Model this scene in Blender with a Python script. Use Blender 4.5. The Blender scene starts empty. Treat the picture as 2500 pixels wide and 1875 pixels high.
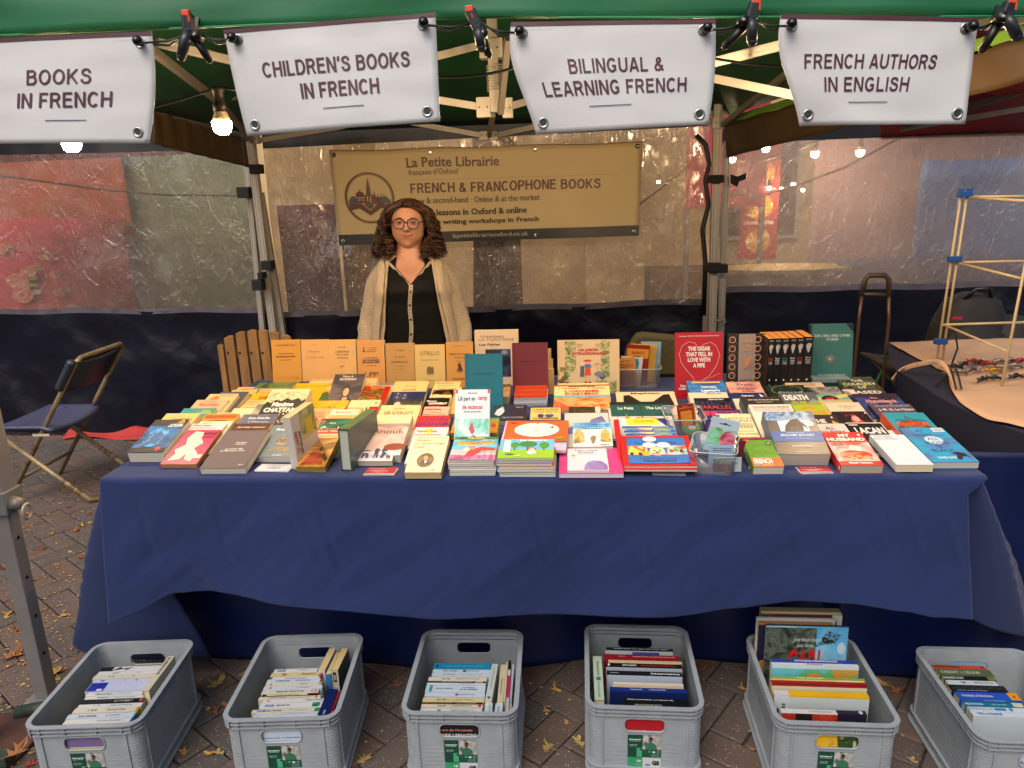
import bpy, bmesh, math, random
from mathutils import Matrix, Vector, noise
random.seed(7)
R=math.radians; PI=math.pi
C=bpy.context.scene.collection
S=bpy.context.scene

# ------------------------------------------------------------------ camera
FPX=1800.; TH=R(14.84); PS=R(4.7); RO=R(1.9); CH=1.51
fw=Vector((-math.sin(PS)*math.cos(TH),math.cos(PS)*math.cos(TH),-math.sin(TH)))
R0=Vector((math.cos(PS),math.sin(PS),0)); U0=R0.cross(fw)
RV=R0*math.cos(RO)-U0*math.sin(RO); UV=R0*math.sin(RO)+U0*math.cos(RO)
cam=bpy.data.cameras.new('camera'); co=bpy.data.objects.new('camera',cam); C.objects.link(co)
M=Matrix((( RV.x,UV.x,-fw.x,0),(RV.y,UV.y,-fw.y,0),(RV.z,UV.z,-fw.z,CH),(0,0,0,1)))
co.matrix_world=M; cam.sensor_width=36; cam.lens=FPX/2500*36; cam.clip_end=300; cam.clip_start=.05
S.camera=co
# ------------------------------------------------------------------ light
SUN_EL,SUN_AZ=R(52),R(200)       # azimuth from +Y clockwise
w=bpy.data.worlds.new('World'); S.world=w; w.use_nodes=True; nt=w.node_tree
sky=nt.nodes.new('ShaderNodeTexSky'); sky.sky_type='NISHITA'; sky.sun_disc=False
sky.sun_elevation=SUN_EL; sky.sun_rotation=SUN_AZ; sky.dust_density=6; sky.air_density=1.0; sky.ozone_density=.6
bg=nt.nodes['Background']; bg.inputs[1].default_value=.13; nt.links.new(sky.outputs[0],bg.inputs[0])
sl=bpy.data.lights.new('sun','SUN'); sl.energy=1.1; sl.angle=R(35); sl.color=(1,.96,.9)
so=bpy.data.objects.new('sun',sl); C.objects.link(so)
sd=Vector((math.sin(SUN_AZ)*math.cos(SUN_EL),math.cos(SUN_AZ)*math.cos(SUN_EL),math.sin(SUN_EL)))
so.rotation_euler=sd.to_track_quat('Z','Y').to_euler(); so.location=(0,-5,8)
BULB=500.
S.view_settings.view_transform='Standard'; S.view_settings.look='None'; S.view_settings.exposure=.25
S.view_settings.gamma=1; S.view_settings.use_curve_mapping=False
S.cycles.max_bounces=6; S.cycles.transparent_max_bounces=12; S.cycles.caustics_reflective=False; S.cycles.caustics_refractive=False
S.cycles.sample_clamp_indirect=4; S.cycles.use_denoising=True

# ------------------------------------------------------------------ sight lines -> points in the place
def ray(x,y): return fw+RV*((x-1250)/FPX)+UV*((937.5-y)/FPX)
CP=Vector((0,0,CH))
def PZ(x,y,z): d=ray(x,y); return CP+d*((z-CH)/d.z)
def PY(x,y,Y): d=ray(x,y); return CP+d*(Y/d.y)
def PX(x,y,X): d=ray(x,y); return CP+d*(X/d.x)
def proj(p):
    q=p-CP; z=q.dot(fw); return 1250+FPX*q.dot(RV)/z, 937.5-FPX*q.dot(UV)/z
ZN={0:(0,0,1),1:(300,800,4.367),2:(700,800,4.367),3:(1050,790,4.253),4:(1400,790,4.253),5:(1750,780,4.254),6:(2000,880,5.267),
    'c1':(60,1600,5.267),'c2':(540,1560,6.144),'c3':(1000,1590,5.82),'c4':(1400,1540,4.953),'c5':(1800,1470,4.0975),'c6':(2200,1540,4.953)}
def Z(zn,x,y=0): a=ZN[zn]; return a[0]+x/a[2], a[1]+y/a[2]

# ------------------------------------------------------------------ materials
def lin(h):
    if not isinstance(h,str): return tuple(h)
    h=h.lstrip('#'); f=lambda c:(c/12.92 if c<=.04045 else ((c+.055)/1.055)**2.4)
    return tuple(f(int(h[i:i+2],16)/255) for i in (0,2,4))
_M={}
def mat(name,col,rough=.6,metal=0,bump=0,bscale=60,var=0,vscale=6,spec=.5,coord='Object',sheen=0,det=4,stretch=None,dist=0):
    if name in _M: return _M[name]
    m=bpy.data.materials.new(name); _M[name]=m; m.use_nodes=True; n=m.node_tree; N=n.nodes; Lk=n.links
    p=N['Principled BSDF']; c=lin(col); p.inputs['Base Color'].default_value=(*c,1)
    p.inputs['Roughness'].default_value=rough; p.inputs['Metallic'].default_value=metal
    p.inputs['Specular IOR Level'].default_value=spec
    if sheen: p.inputs['Sheen Weight'].default_value=sheen
    tc=N.new('ShaderNodeTexCoord'); v=tc.outputs[coord]
    if stretch:
        mp=N.new('ShaderNodeMapping'); mp.inputs['Scale'].default_value=stretch; Lk.new(v,mp.inputs[0]); v=mp.outputs[0]
    if var:
        t=N.new('ShaderNodeTexNoise'); t.inputs['Scale'].default_value=vscale; t.inputs['Detail'].default_value=det; Lk.new(v,t.inputs['Vector'])
        r=N.new('ShaderNodeMapRange'); r.inputs['From Min'].default_value=.3; r.inputs['From Max'].default_value=.7
        r.inputs['To Min'].default_value=1-var; r.inputs['To Max'].default_value=1+var; Lk.new(t.outputs[0],r.inputs[0])
        x=N.new('ShaderNodeVectorMath'); x.operation='SCALE'; x.inputs[0].default_value=c; Lk.new(r.outputs[0],x.inputs['Scale']); Lk.new(x.outputs[0],p.inputs['Base Color'])
    if bump:
        t=N.new('ShaderNodeTexNoise'); t.inputs['Scale'].default_value=bscale; t.inputs['Detail'].default_value=det; t.inputs['Distortion'].default_value=dist; Lk.new(v,t.inputs['Vector'])
        b=N.new('ShaderNodeBump'); b.inputs['Strength'].default_value=bump; b.inputs['Distance'].default_value=.01; Lk.new(t.outputs[0],b.inputs['Height']); Lk.new(b.outputs[0],p.inputs['Normal'])
    return m
def ink(h,rough=.42):
    if isinstance(h,tuple): return art(*h)
    return mat('print_'+h.lstrip('#')+('' if rough==.42 else str(rough)),h,rough)
_art=0
def art(c1,c2,c3,scale=14,c4=None,rough=.38,detail=3,dist=1.2):
    k='artwork_'+'_'.join(str(c) for c in (c1,c2,c3,c4,scale))
    if k in _M: return _M[k]
    m=bpy.data.materials.new(k[:60]); _M[k]=m; m.use_nodes=True; n=m.node_tree; N=n.nodes; Lk=n.links
    p=N['Principled BSDF']; p.inputs['Roughness'].default_value=rough
    tc=N.new('ShaderNodeTexCoord'); t=N.new('ShaderNodeTexNoise'); t.inputs['Scale'].default_value=scale; t.inputs['Detail'].default_value=detail; t.inputs['Distortion'].default_value=dist
    Lk.new(tc.outputs['Object'],t.inputs['Vector']); cr=N.new('ShaderNodeValToRGB'); e=cr.color_ramp.elements
    cs=[c for c in (c1,c2,c3,c4) if c]; ps=[.38,.47,.56,.64][:len(cs)]
    e[0].position=ps[0]; e[0].color=(*lin(cs[0]),1); e[1].position=ps[1]; e[1].color=(*lin(cs[1]),1)
    for q,cc in list(zip(ps,cs))[2:]:
        el=e.new(q); el.color=(*lin(cc),1)
    Lk.new(t.outputs[0],cr.inputs[0]); Lk.new(cr.outputs[0],p.inputs['Base Color']); return m

# ------------------------------------------------------------------ mesh builder
class MB:
    def __init__(s): s.v=[]; s.f=[]; s.m=[]; s.mats=[]
    def mi(s,m):
        if m is None: return 0
        if m not in s.mats: s.mats.append(m)
        return s.mats.index(m)
    def add(s,vs,fs,m=None,T=None):
        o=len(s.v); i=s.mi(m)
        s.v+=[tuple(T@Vector(v)) if T is not None else tuple(v) for v in vs]
        s.f+=[tuple(o+k for k in f) for f in fs]; s.m+=[i]*len(fs)
    def box(s,x0,y0,z0,x1,y1,z1,m=None,T=None):
        vs=[(x,y,z) for z in (z0,z1) for y in (y0,y1) for x in (x0,x1)]
        s.add(vs,[(0,2,3,1),(4,5,7,6),(0,1,5,4),(2,6,7,3),(0,4,6,2),(1,3,7,5)],m,T)
    def bar(s,p,q,w,h,m=None,up=(0,0,1)):
        p=Vector(p); q=Vector(q); d=q-p; L=d.length; y=d.normalized(); x=y.cross(Vector(up)); 
        if x.length<1e-4: x=y.cross(Vector((0,1,0)))
        x.normalize(); z=x.cross(y)
        T=Matrix(((x.x,y.x,z.x,p.x),(x.y,y.y,z.y,p.y),(x.z,y.z,z.z,p.z),(0,0,0,1)))
        s.box(-w/2,0,-h/2,w/2,L,h/2,m,T)
    def tube(s,pts,r,n=8,m=None,cap=True):
        pts=[Vector(p) for p in pts]; o=[];
        rr=r if isinstance(r,(list,tuple)) else [r]*len(pts)
        t0=(pts[1]-pts[0]).normalized(); a=t0.orthogonal().normalized(); vs=[]
        for i,p in enumerate(pts):
            t=(pts[min(i+1,len(pts)-1)]-pts[max(i-1,0)]).normalized()
            a=(a-t*a.dot(t)); a=a.normalized() if a.length>1e-6 else t.orthogonal().normalized()
            b=t.cross(a)
            for k in range(n):
                g=2*PI*k/n; vs.append(p+(a*math.cos(g)+b*math.sin(g))*rr[i])
        fs=[(i*n+k,i*n+(k+1)%n,(i+1)*n+(k+1)%n,(i+1)*n+k) for i in range(len(pts)-1) for k in range(n)]
        if cap: fs+=[tuple(range(n-1,-1,-1)),tuple((len(pts)-1)*n+k for k in range(n))]
        s.add(vs,fs,m)
    def loft(s,rings,m=None,cap=True,closed=True,T=None):
        n=len(rings[0]); vs=[p for r in rings for p in r]
        fs=[(i*n+k,i*n+(k+1)%n,(i+1)*n+(k+1)%n,(i+1)*n+k) for i in range(len(rings)-1) for k in range(n if closed else n-1)]
        if cap: fs+=[tuple(range(n-1,-1,-1)),tuple((len(rings)-1)*n+k for k in range(n))]
        s.add(vs,fs,m,T)
    def grid(s,fn,nu,nv,m=None,T=None):
        vs=[fn(i/nu,j/nv) for j in range(nv+1) for i in range(nu+1)]
        fs=[(j*(nu+1)+i,j*(nu+1)+i+1,(j+1)*(nu+1)+i+1,(j+1)*(nu+1)+i) for j in range(nv) for i in range(nu)]
        s.add(vs,fs,m,T)
    def sphere(s,c,r,m=None,nu=16,nv=10,T=None):
        rx,ry,rz=r if isinstance(r,(tuple,list)) else (r,r,r)
        rings=[[(c[0]+rx*math.sin(PI*j/nv)*math.cos(2*PI*i/nu),c[1]+ry*math.sin(PI*j/nv)*math.sin(2*PI*i/nu),c[2]+rz*math.cos(PI*j/nv)) for i in range(nu)] for j in range(nv,-1,-1)]
        rings[0]=[(c[0]+1e-5*math.cos(2*PI*i/nu),c[1]+1e-5*math.sin(2*PI*i/nu),c[2]-rz) for i in range(nu)]
        rings[-1]=[(c[0]+1e-5*math.cos(2*PI*i/nu),c[1]+1e-5*math.sin(2*PI*i/nu),c[2]+rz) for i in range(nu)]
        s.loft(rings,m,True,True,T)
    def build(s,name,parent=None,smooth=False,m=None,inv=None,kind=None,label=None,bevel=0):
        me=bpy.data.meshes.new(name)
        vs=s.v if inv is None else [tuple(inv@Vector(v)) for v in s.v]
        me.from_pydata(vs,[],s.f)
        ms=s.mats or [m]
        if m is not None and s.mats==[]: ms=[m]
        for x in ms:
            if x: me.materials.append(x)
        if len(ms)>1: me.polygons.foreach_set('material_index',s.m)
        if smooth: me.polygons.foreach_set('use_smooth',[True]*len(me.polygons))
        me.validate(); me.update()
        o=bpy.data.objects.new(name,me); C.objects.link(o)
        if parent: o.parent=parent
        if kind: o['kind']=kind
        if label: o['label']=label
        if bevel:
            b=o.modifiers.new('bevel','BEVEL'); b.width=bevel; b.segments=2; b.limit_method='ANGLE'
        return o
def tag(o,label,cat,group=None):
    o['label']=label; o['category']=cat
    if group: o['group']=group
    return o
def thing(name,label,cat,Mx=None,group=None,loc=None):
    o=bpy.data.objects.new(name,None); C.objects.link(o); o.empty_display_size=.05
    if loc is not None: Mx=Matrix.Translation(loc)
    if Mx is not None: o.matrix_world=Mx
    o['_']=0; del o['_']
    return tag(o,label,cat,group)
def struct(o): o['kind']='structure'; return o
def copy_tree(o,parent=None):
    c=o.copy(); C.objects.link(c); c.parent=parent
    for ch in [k for k in o.children]: copy_tree(ch,c)
    return c

# ------------------------------------------------------------------ flat print
_TX={}
def textmesh(s,bold=0):
    k=(s,bold)
    if k in _TX: return _TX[k]
    cu=bpy.data.curves.new('t','FONT'); cu.body=s; cu.size=1; cu.resolution_u=2; cu.offset=bold; cu.space_line=1.0; cu.align_x='CENTER'
    o=bpy.data.objects.new('t',cu); C.objects.link(o)
    dg=bpy.context.evaluated_depsgraph_get(); me=bpy.data.meshes.new_from_object(o.evaluated_get(dg))
    vs=[(v.co.x,v.co.y) for v in me.vertices]; fs=[tuple(p.vertices) for p in me.polygons]
    bpy.data.objects.remove(o); bpy.data.curves.remove(cu); bpy.data.meshes.remove(me)
    if vs:
        x0=min(a for a,b in vs); x1=max(a for a,b in vs); y0=min(b for a,b in vs); y1=max(b for a,b in vs)
        vs=[((a-x0)/max(x1-x0,1e-6)-.5,(b-y0)/max(y1-y0,1e-6)-.5) for a,b in vs]
    _TX[k]=(vs,fs); return _TX[k]
def _arc(cx,cy,rx,ry,a0,a1,n=14): return [(cx+rx*math.cos(R(a0+(a1-a0)*i/n)),cy+ry*math.sin(R(a0+(a1-a0)*i/n))) for i in range(n+1)]
_v=[(.085,0),(.085,1)]; _b=lambda y,x:[(.085,y),(x,y)]
GL={'A':(.74,[[(.075,0),(.345,1)],[(.395,1),(.665,0)],[(.16,.29),(.58,.29)]]),'B':(.68,[_v,[(.085,.928)]+_arc(.36,.74,.19,.188,90,-90)+[(.085,.552)],[(.36,.552)]+_arc(.38,.31,.22,.242,90,-90)+[(.085,.068)]]),
'C':(.72,[_arc(.37,.5,.295,.43,42,318,24)]),'D':(.72,[_v,[(.085,.928)]+_arc(.32,.5,.32,.428,90,-90,18)+[(.085,.072)]]),'E':(.64,[_v,_b(.93,.6),_b(.53,.56),_b(.07,.62)]),'F':(.6,[_v,_b(.93,.58),_b(.5,.5)]),
'G':(.77,[_arc(.38,.5,.3,.43,42,325,24),[(.4,.44),(.69,.44)],[(.62,.44),(.62,.12)]]),'H':(.71,[_v,[(.625,0),(.625,1)],[(.085,.53),(.625,.53)]]),'I':(.17,[_v]),'K':(.72,[_v,[(.63,1),(.13,.42)],[(.27,.58),(.63,0)]]),'L':(.6,[_v,_b(.07,.58)]),
'N':(.71,[_v,[(.625,0),(.625,1)],[(.11,1),(.6,0)]]),'O':(.77,[_arc(.385,.5,.305,.43,0,360,32)]),'P':(.66,[_v,[(.085,.928)]+_arc(.36,.69,.22,.238,90,-90)+[(.085,.452)]]),'R':(.71,[_v,[(.085,.928)]+_arc(.38,.71,.2,.218,90,-90)+[(.085,.492)],[(.4,.49),(.62,0)]]),
'S':(.67,[[(.56,.70),(.53,.83),(.44,.915),(.32,.93),(.19,.9),(.115,.81),(.12,.69),(.19,.6),(.33,.545),(.47,.49),(.56,.41),(.58,.27),(.52,.14),(.42,.08),(.31,.068),(.18,.1),(.1,.19),(.075,.31)]]),'T':(.62,[[(.31,0),(.31,.9)],[(.0,.93),(.62,.93)]]),
'U':(.7,[[(.085,1),(.085,.34)]+_arc(.35,.34,.265,.27,180,360,16)+[(.615,1)]]),'\u2019':(.18,[[(.1,1),(.1,.84),(.05,.7)]]),'&':(.76,[[(.68,.02),(.24,.62),(.19,.74),(.22,.86),(.33,.93),(.45,.86),(.46,.74),(.38,.62),(.18,.46),(.09,.33),(.09,.2),(.17,.1),(.3,.065),(.44,.12),(.56,.26),(.62,.42)]]),' ':(.24,[])}
def strokes(s,th):
    x=0; out=[]
    for ch in s:
        w_,ss=GL[ch]
        for st in ss: out.append([(x+a,b) for a,b in st])
        x+=w_+.115
    return x-.115,out
def prints(el,W,H,mb=None,T=None,warp=None,z0=.0003,dz=.00008):
    """el in unit coords (0..1 across W, 0..1 up H), laid on the plane z=0, x in [-W/2,W/2], y in [0,H]"""
    mb=mb or MB(); z=z0
    for e in el:
        k=e[0]; z+=dz
        def P(u,v): 
            p=((u-.5)*W,v*H,z)
            return warp(p) if warp else p
        if k=='t' or k=='i':
            _,s,cx,cy,w,h,col=e[:7]; vs,fs=textmesh(s,e[7] if len(e)>7 else .018)
            sh=.22*h*H/W if k=='i' else 0; ro=e[8] if len(e)>8 else 0
            if ro:
                c_,s_=math.cos(ro),math.sin(ro); pts=[]
                for a,b in vs:
                    X=a*w*W; Y=b*h*H; pts.append(P(cx+(X*c_-Y*s_)/W,cy+(X*s_+Y*c_)/H))
            else: pts=[P(cx+a*w+b*sh,cy+b*h) for a,b in vs]
            mb.add(pts,fs,ink(col),T)
        elif k=='k':
            _,s,cx,cy,w,h,col,th,ital=e; tw,ss=strokes(s,th); sx=w*W/tw; sy_=h*H
            for st in ss:
                z+=.00001; vs=[]
                for i,q in enumerate(st):
                    a=st[max(i-1,0)]; b=st[min(i+1,len(st)-1)]; dx=(b[0]-a[0])*sx; dy=(b[1]-a[1])*sy_; l_=math.hypot(dx,dy) or 1; nx,ny=-dy/l_*th*sy_/2,dx/l_*th*sy_/2
                    for g in (1,-1):
                        X=q[0]*sx+g*nx-w*W/2; Y=min(max(q[1]*sy_+g*ny,0),sy_)-sy_/2; X+=ital*Y; vs.append(P(cx+X/W,cy+Y/H))
                mb.add(vs,[(2*i,2*i+1,2*i+3,2*i+2) for i in range(len(st)-1)],ink(col),T)
        elif k=='r':
            n=30 if (warp and abs(e[3]-e[1])>.9) else (4 if warp else 1)
            x0,y0,x1,y1=e[1:5]
            mb.grid(lambda a,b:P(x0+(x1-x0)*a,y0+(y1-y0)*b),n,min(n,8),ink(e[5]),T)
        elif k=='n': 
            x0,y0,x1,y1=e[1:5]; mb.add([P(x0,y0),P(x1,y0),P(x1,y1),P(x0,y1)],[(0,1,2,3)],art(*e[5]),T)
        elif k=='e':
            cx,cy,rx,ry=e[1:5]; n=24; col=e[5] if isinstance(e[5],str) else None
            mb.add([P(cx+rx*math.cos(2*PI*i/n),cy+ry*math.sin(2*PI*i/n)) for i in range(n)],[tuple(range(n))],ink(col) if col else art(*e[5]),T)
        elif k=='p': mb.add([P(*q) for q in e[1]],[tuple(range(len(e[1])))],ink(e[2]) if isinstance(e[2],str) else art(*e[2]),T)
        elif k=='o':
            cx,cy,rx,ry,wd=e[1:6]; n=40
            a=[P(cx+rx*math.cos(2*PI*i/n),cy+ry*math.sin(2*PI*i/n)) for i in range(n)]
            b=[P(cx+(rx-wd)*math.cos(2*PI*i/n),cy+(ry-wd*W/H)*math.sin(2*PI*i/n)) for i in range(n)]
            mb.add(a+b,[(i,(i+1)%n,n+(i+1)%n,n+i) for i in range(n)],ink(e[6]),T)
        elif k=='l':
            pts,wd,col=e[1:4]; vs=[]
            for i,q in enumerate(pts):
                a=pts[max(i-1,0)]; b=pts[min(i+1,len(pts)-1)]; dx=(b[0]-a[0])*W; dy=(b[1]-a[1])*H; L=math.hypot(dx,dy) or 1
                nx,ny=-dy/L*wd/2,dx/L*wd/2; vs+=[P(q[0]+nx,q[1]+ny*W/H),P(q[0]-nx,q[1]-ny*W/H)]
            mb.add(vs,[(2*i,2*i+1,2*i+3,2*i+2) for i in range(len(pts)-1)],ink(col),T)
        elif k=='d':
            x0,y0,x1,y1,n,sz,col=e[1:8]; rn=random.Random(n+int(x0*99))
            vs=[];fs=[]
            for i in range(n):
                cx=rn.uniform(x0,x1); cy=rn.uniform(y0,y1); a0=rn.random()*6; r=sz*rn.uniform(.5,1.4); o=len(vs)
                for q in range(5): 
                    g=a0+2*PI*q/5; vs.append(P(cx+r*math.cos(g),cy+r*math.sin(g)*W/H))
                fs.append(tuple(range(o,o+5)))
            mb.add(vs,fs,ink(col),T)
        elif k=='s':   # lines of tiny unreadable text
            x0,y0,x1,y1,n,col=e[1:7]; rn=random.Random(n)
            for i in range(n):
                yy=y1-(y1-y0)*(i+.5)/n; hh=(y1-y0)/n*.22; x=x0+rn.uniform(0,.08)*(x1-x0)
                while x<x1-.04*(x1-x0):
                    ln=rn.uniform(.05,.16)*(x1-x0); xe=min(x+ln,x1); mb.add([P(x,yy-hh),P(xe,yy-hh),P(xe,yy+hh),P(x,yy+hh)],[(0,1,2,3)],ink(col),T); x=xe+.025*(x1-x0)
    return mb

# ================================================================== GROUND
m_pav=mat('paver_brown','#564b46',.85,0,.35,90,.22,3.1,det=8)
def speckle(m,dens=170,amt=.5,col='#a79b92'):
    n=m.node_tree; N=n.nodes; L=n.links; p=N['Principled BSDF']; src=p.inputs['Base Color'].links[0].from_socket
    g=N.new('ShaderNodeNewGeometry'); v=N.new('ShaderNodeTexVoronoi'); v.inputs['Scale'].default_value=dens; L.new(g.outputs['Position'],v.inputs['Vector'])
    q=N.new('ShaderNodeMath'); q.operation='LESS_THAN'; q.inputs[1].default_value=.2
    L.new(v.outputs['Distance'],q.inputs[0]); w_=N.new('ShaderNodeMath'); w_.operation='GREATER_THAN'; w_.inputs[1].default_value=1-amt
    sp=N.new('ShaderNodeSeparateColor'); L.new(v.outputs['Color'],sp.inputs[0]); L.new(sp.outputs[0],w_.inputs[0])
    a=N.new('ShaderNodeMath'); a.operation='MULTIPLY'; L.new(q.outputs[0],a.inputs[0]); L.new(w_.outputs[0],a.inputs[1])
    mx=N.new('ShaderNodeMix'); mx.data_type='RGBA'; L.new(a.outputs[0],mx.inputs[0]); L.new(src,mx.inputs[6]); mx.inputs[7].default_value=(*lin(col),1); L.new(mx.outputs[2],p.inputs['Base Color'])
speckle(m_pav,120,.33)
m_pav2=mat('paver_dark','#4d4744',.85,0,.35,90,.2,3.3,det=8); speckle(m_pav2,110,.4)
m_pav3=mat('paver_red','#5a4a42',.85,0,.35,90,.2,3.7,det=8); speckle(m_pav3,130,.25)
m_soil=mat('joint_soil','#302925',.95,0,.5,120,.4,40)
mb=MB(); mb.box(-40,-30,-.3,40,60,-.014,m_soil); g=mb.build('ground'); struct(g)
pv=bpy.data.objects.new('brick_pavement',None); C.objects.link(pv); struct(pv)
mb=MB(); mb.box(-9,-6,-.0135,9,9,-.009,m_soil); mb.build('sand_bed',pv)
def brick_mesh(name,Lx,Ly,seed,m):
    rn=random.Random(seed); gap=.0026; b=.004; hx=Lx/2-gap; hy=Ly/2-gap
    j=lambda: rn.uniform(-.0016,.0016)
    base=[(-hx+j(),-hy+j()),(hx+j(),-hy+j()),(hx+j(),hy+j()),(-hx+j(),hy+j())]
    mb=MB(); z1=0; lo=[(x,y,-.012) for x,y in base]; md=[(x,y,-b) for x,y in base]
    tp=[(x-b*(1 if x>0 else -1),y-b*(1 if y>0 else -1),0) for x,y in base]
    mb.loft([lo,md,tp],m); me=mb.build(name); d=me.data; bpy.data.objects.remove(me); return d
bm_=[brick_mesh('brick',.2,.1,i,[m_pav,m_pav2,m_pav3,m_pav][i%4]) for i in range(8)]
PA=R(-35); ca,sa=math.cos(PA),math.sin(PA)
def vis(p):
    q=p-CP; z=q.dot(fw)
    if z<.3: return False
    x=1250+FPX*q.dot(RV)/z; y=937.5-FPX*q.dot(UV)/z
    return -60<x<2560 and -60<y<1935
cand=[]
for i in range(-70,71):
    for j in range(-70,71):
        k=(i-j)%4
        if k==0: c=(i+1,j+.5); ro=0
        elif k==3: c=(i+.5,j+1); ro=PI/2
        else: continue
        X=c[0]*.1; Y=c[1]*.1; wx=X*ca-Y*sa-.5+.021; wy=X*sa+Y*ca+3.+.03
        if -6<wx<4 and .8<wy<6.5: cand.append((wx,wy,ro+PA))
def hidden(x,y): return (-1.27<x<1.05 and 2.15<y<5.3) or (x>1.05 and y>2.6) or y>4.6 or y<1.55
cand.sort(key=lambda c:(0 if vis(Vector((c[0],c[1],0))) and not hidden(c[0],c[1]) else 1, c[1]))
far=MB()
for n,(x,y,a) in enumerate(cand):
    rn=random.Random(n*7+1)
    if n<298:
        o=bpy.data.objects.new('brick',bm_[rn.randrange(8)]); C.objects.link(o); o.parent=pv
        o.location=(x,y,rn.uniform(-.0022,.0012)); o.rotation_euler=(rn.uniform(-.008,.008),rn.uniform(-.008,.008),a+PI*rn.randrange(2))
    else:
        me=bm_[rn.randrange(8)]; T=Matrix.Translation((x,y,rn.uniform(-.002,.001)))@Matrix.Rotation(a,4,'Z')
        far.add([v.co for v in me.vertices],[tuple(p.vertices) for p in me.polygons],[m_pav,m_pav2,m_pav3,m_pav][rn.randrange(4)],T)
far.build('brick',pv,kind='stuff')

# ---- fallen leaves
def leafmat(i,c): return mat('dry_leaf_%d'%i,c,.7,0,.4,150,.3,30)
LM=[leafmat(0,'#94643a'),leafmat(1,'#b08a45'),leafmat(2,'#8f5a30'),leafmat(3,'#a08a52'),leafmat(4,'#9c4038')]
def leaf_mesh(seed,m):
    rn=random.Random(seed); pts=[]; lobes=5; n=lobes*4
    amp=0; curl=rn.uniform(.15,.75)
    for i in range(n):
        a=-PI/2+2*PI*i/n; ph=(i%4)
        r={0:1.,1:.76,2:.5,3:.78}[ph]*rn.uniform(.5,1.15)
        if i==0: r=.3
        r*= (1-.25*(1-math.cos(a+PI/2)) *0)
        pts.append((r*math.cos(a),r*math.sin(a)*rn.uniform(.9,1.1)))
    mb=MB(); ax=rn.random()*3
    def zz(x,y): return .02+curl*abs(x*math.cos(ax)+y*math.sin(ax))**1.5+rn.uniform(0,.06)
    vs=[(0,0,.05)]+[(x,y,zz(x,y)) for x,y in pts]+[(x*.5,y*.5,.04+rn.uniform(0,.08)) for x,y in pts]
    fs=[]
    for i in range(n): 
        j=(i+1)%n; fs+=[(1+i,1+j,1+n+j,1+n+i),(1+n+i,1+n+j,0)]
    mb.add(vs,fs,m); mb.tube([(0,-.25,.05),(.05,-.8,.03),(.12,-1.25,.06)],.025,4,m)
    o=mb.build('leaf'); d=o.data; bpy.data.objects.remove(o); return d
leafmeshes=[leaf_mesh(i,LM[i%5]) for i in range(10)]
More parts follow.
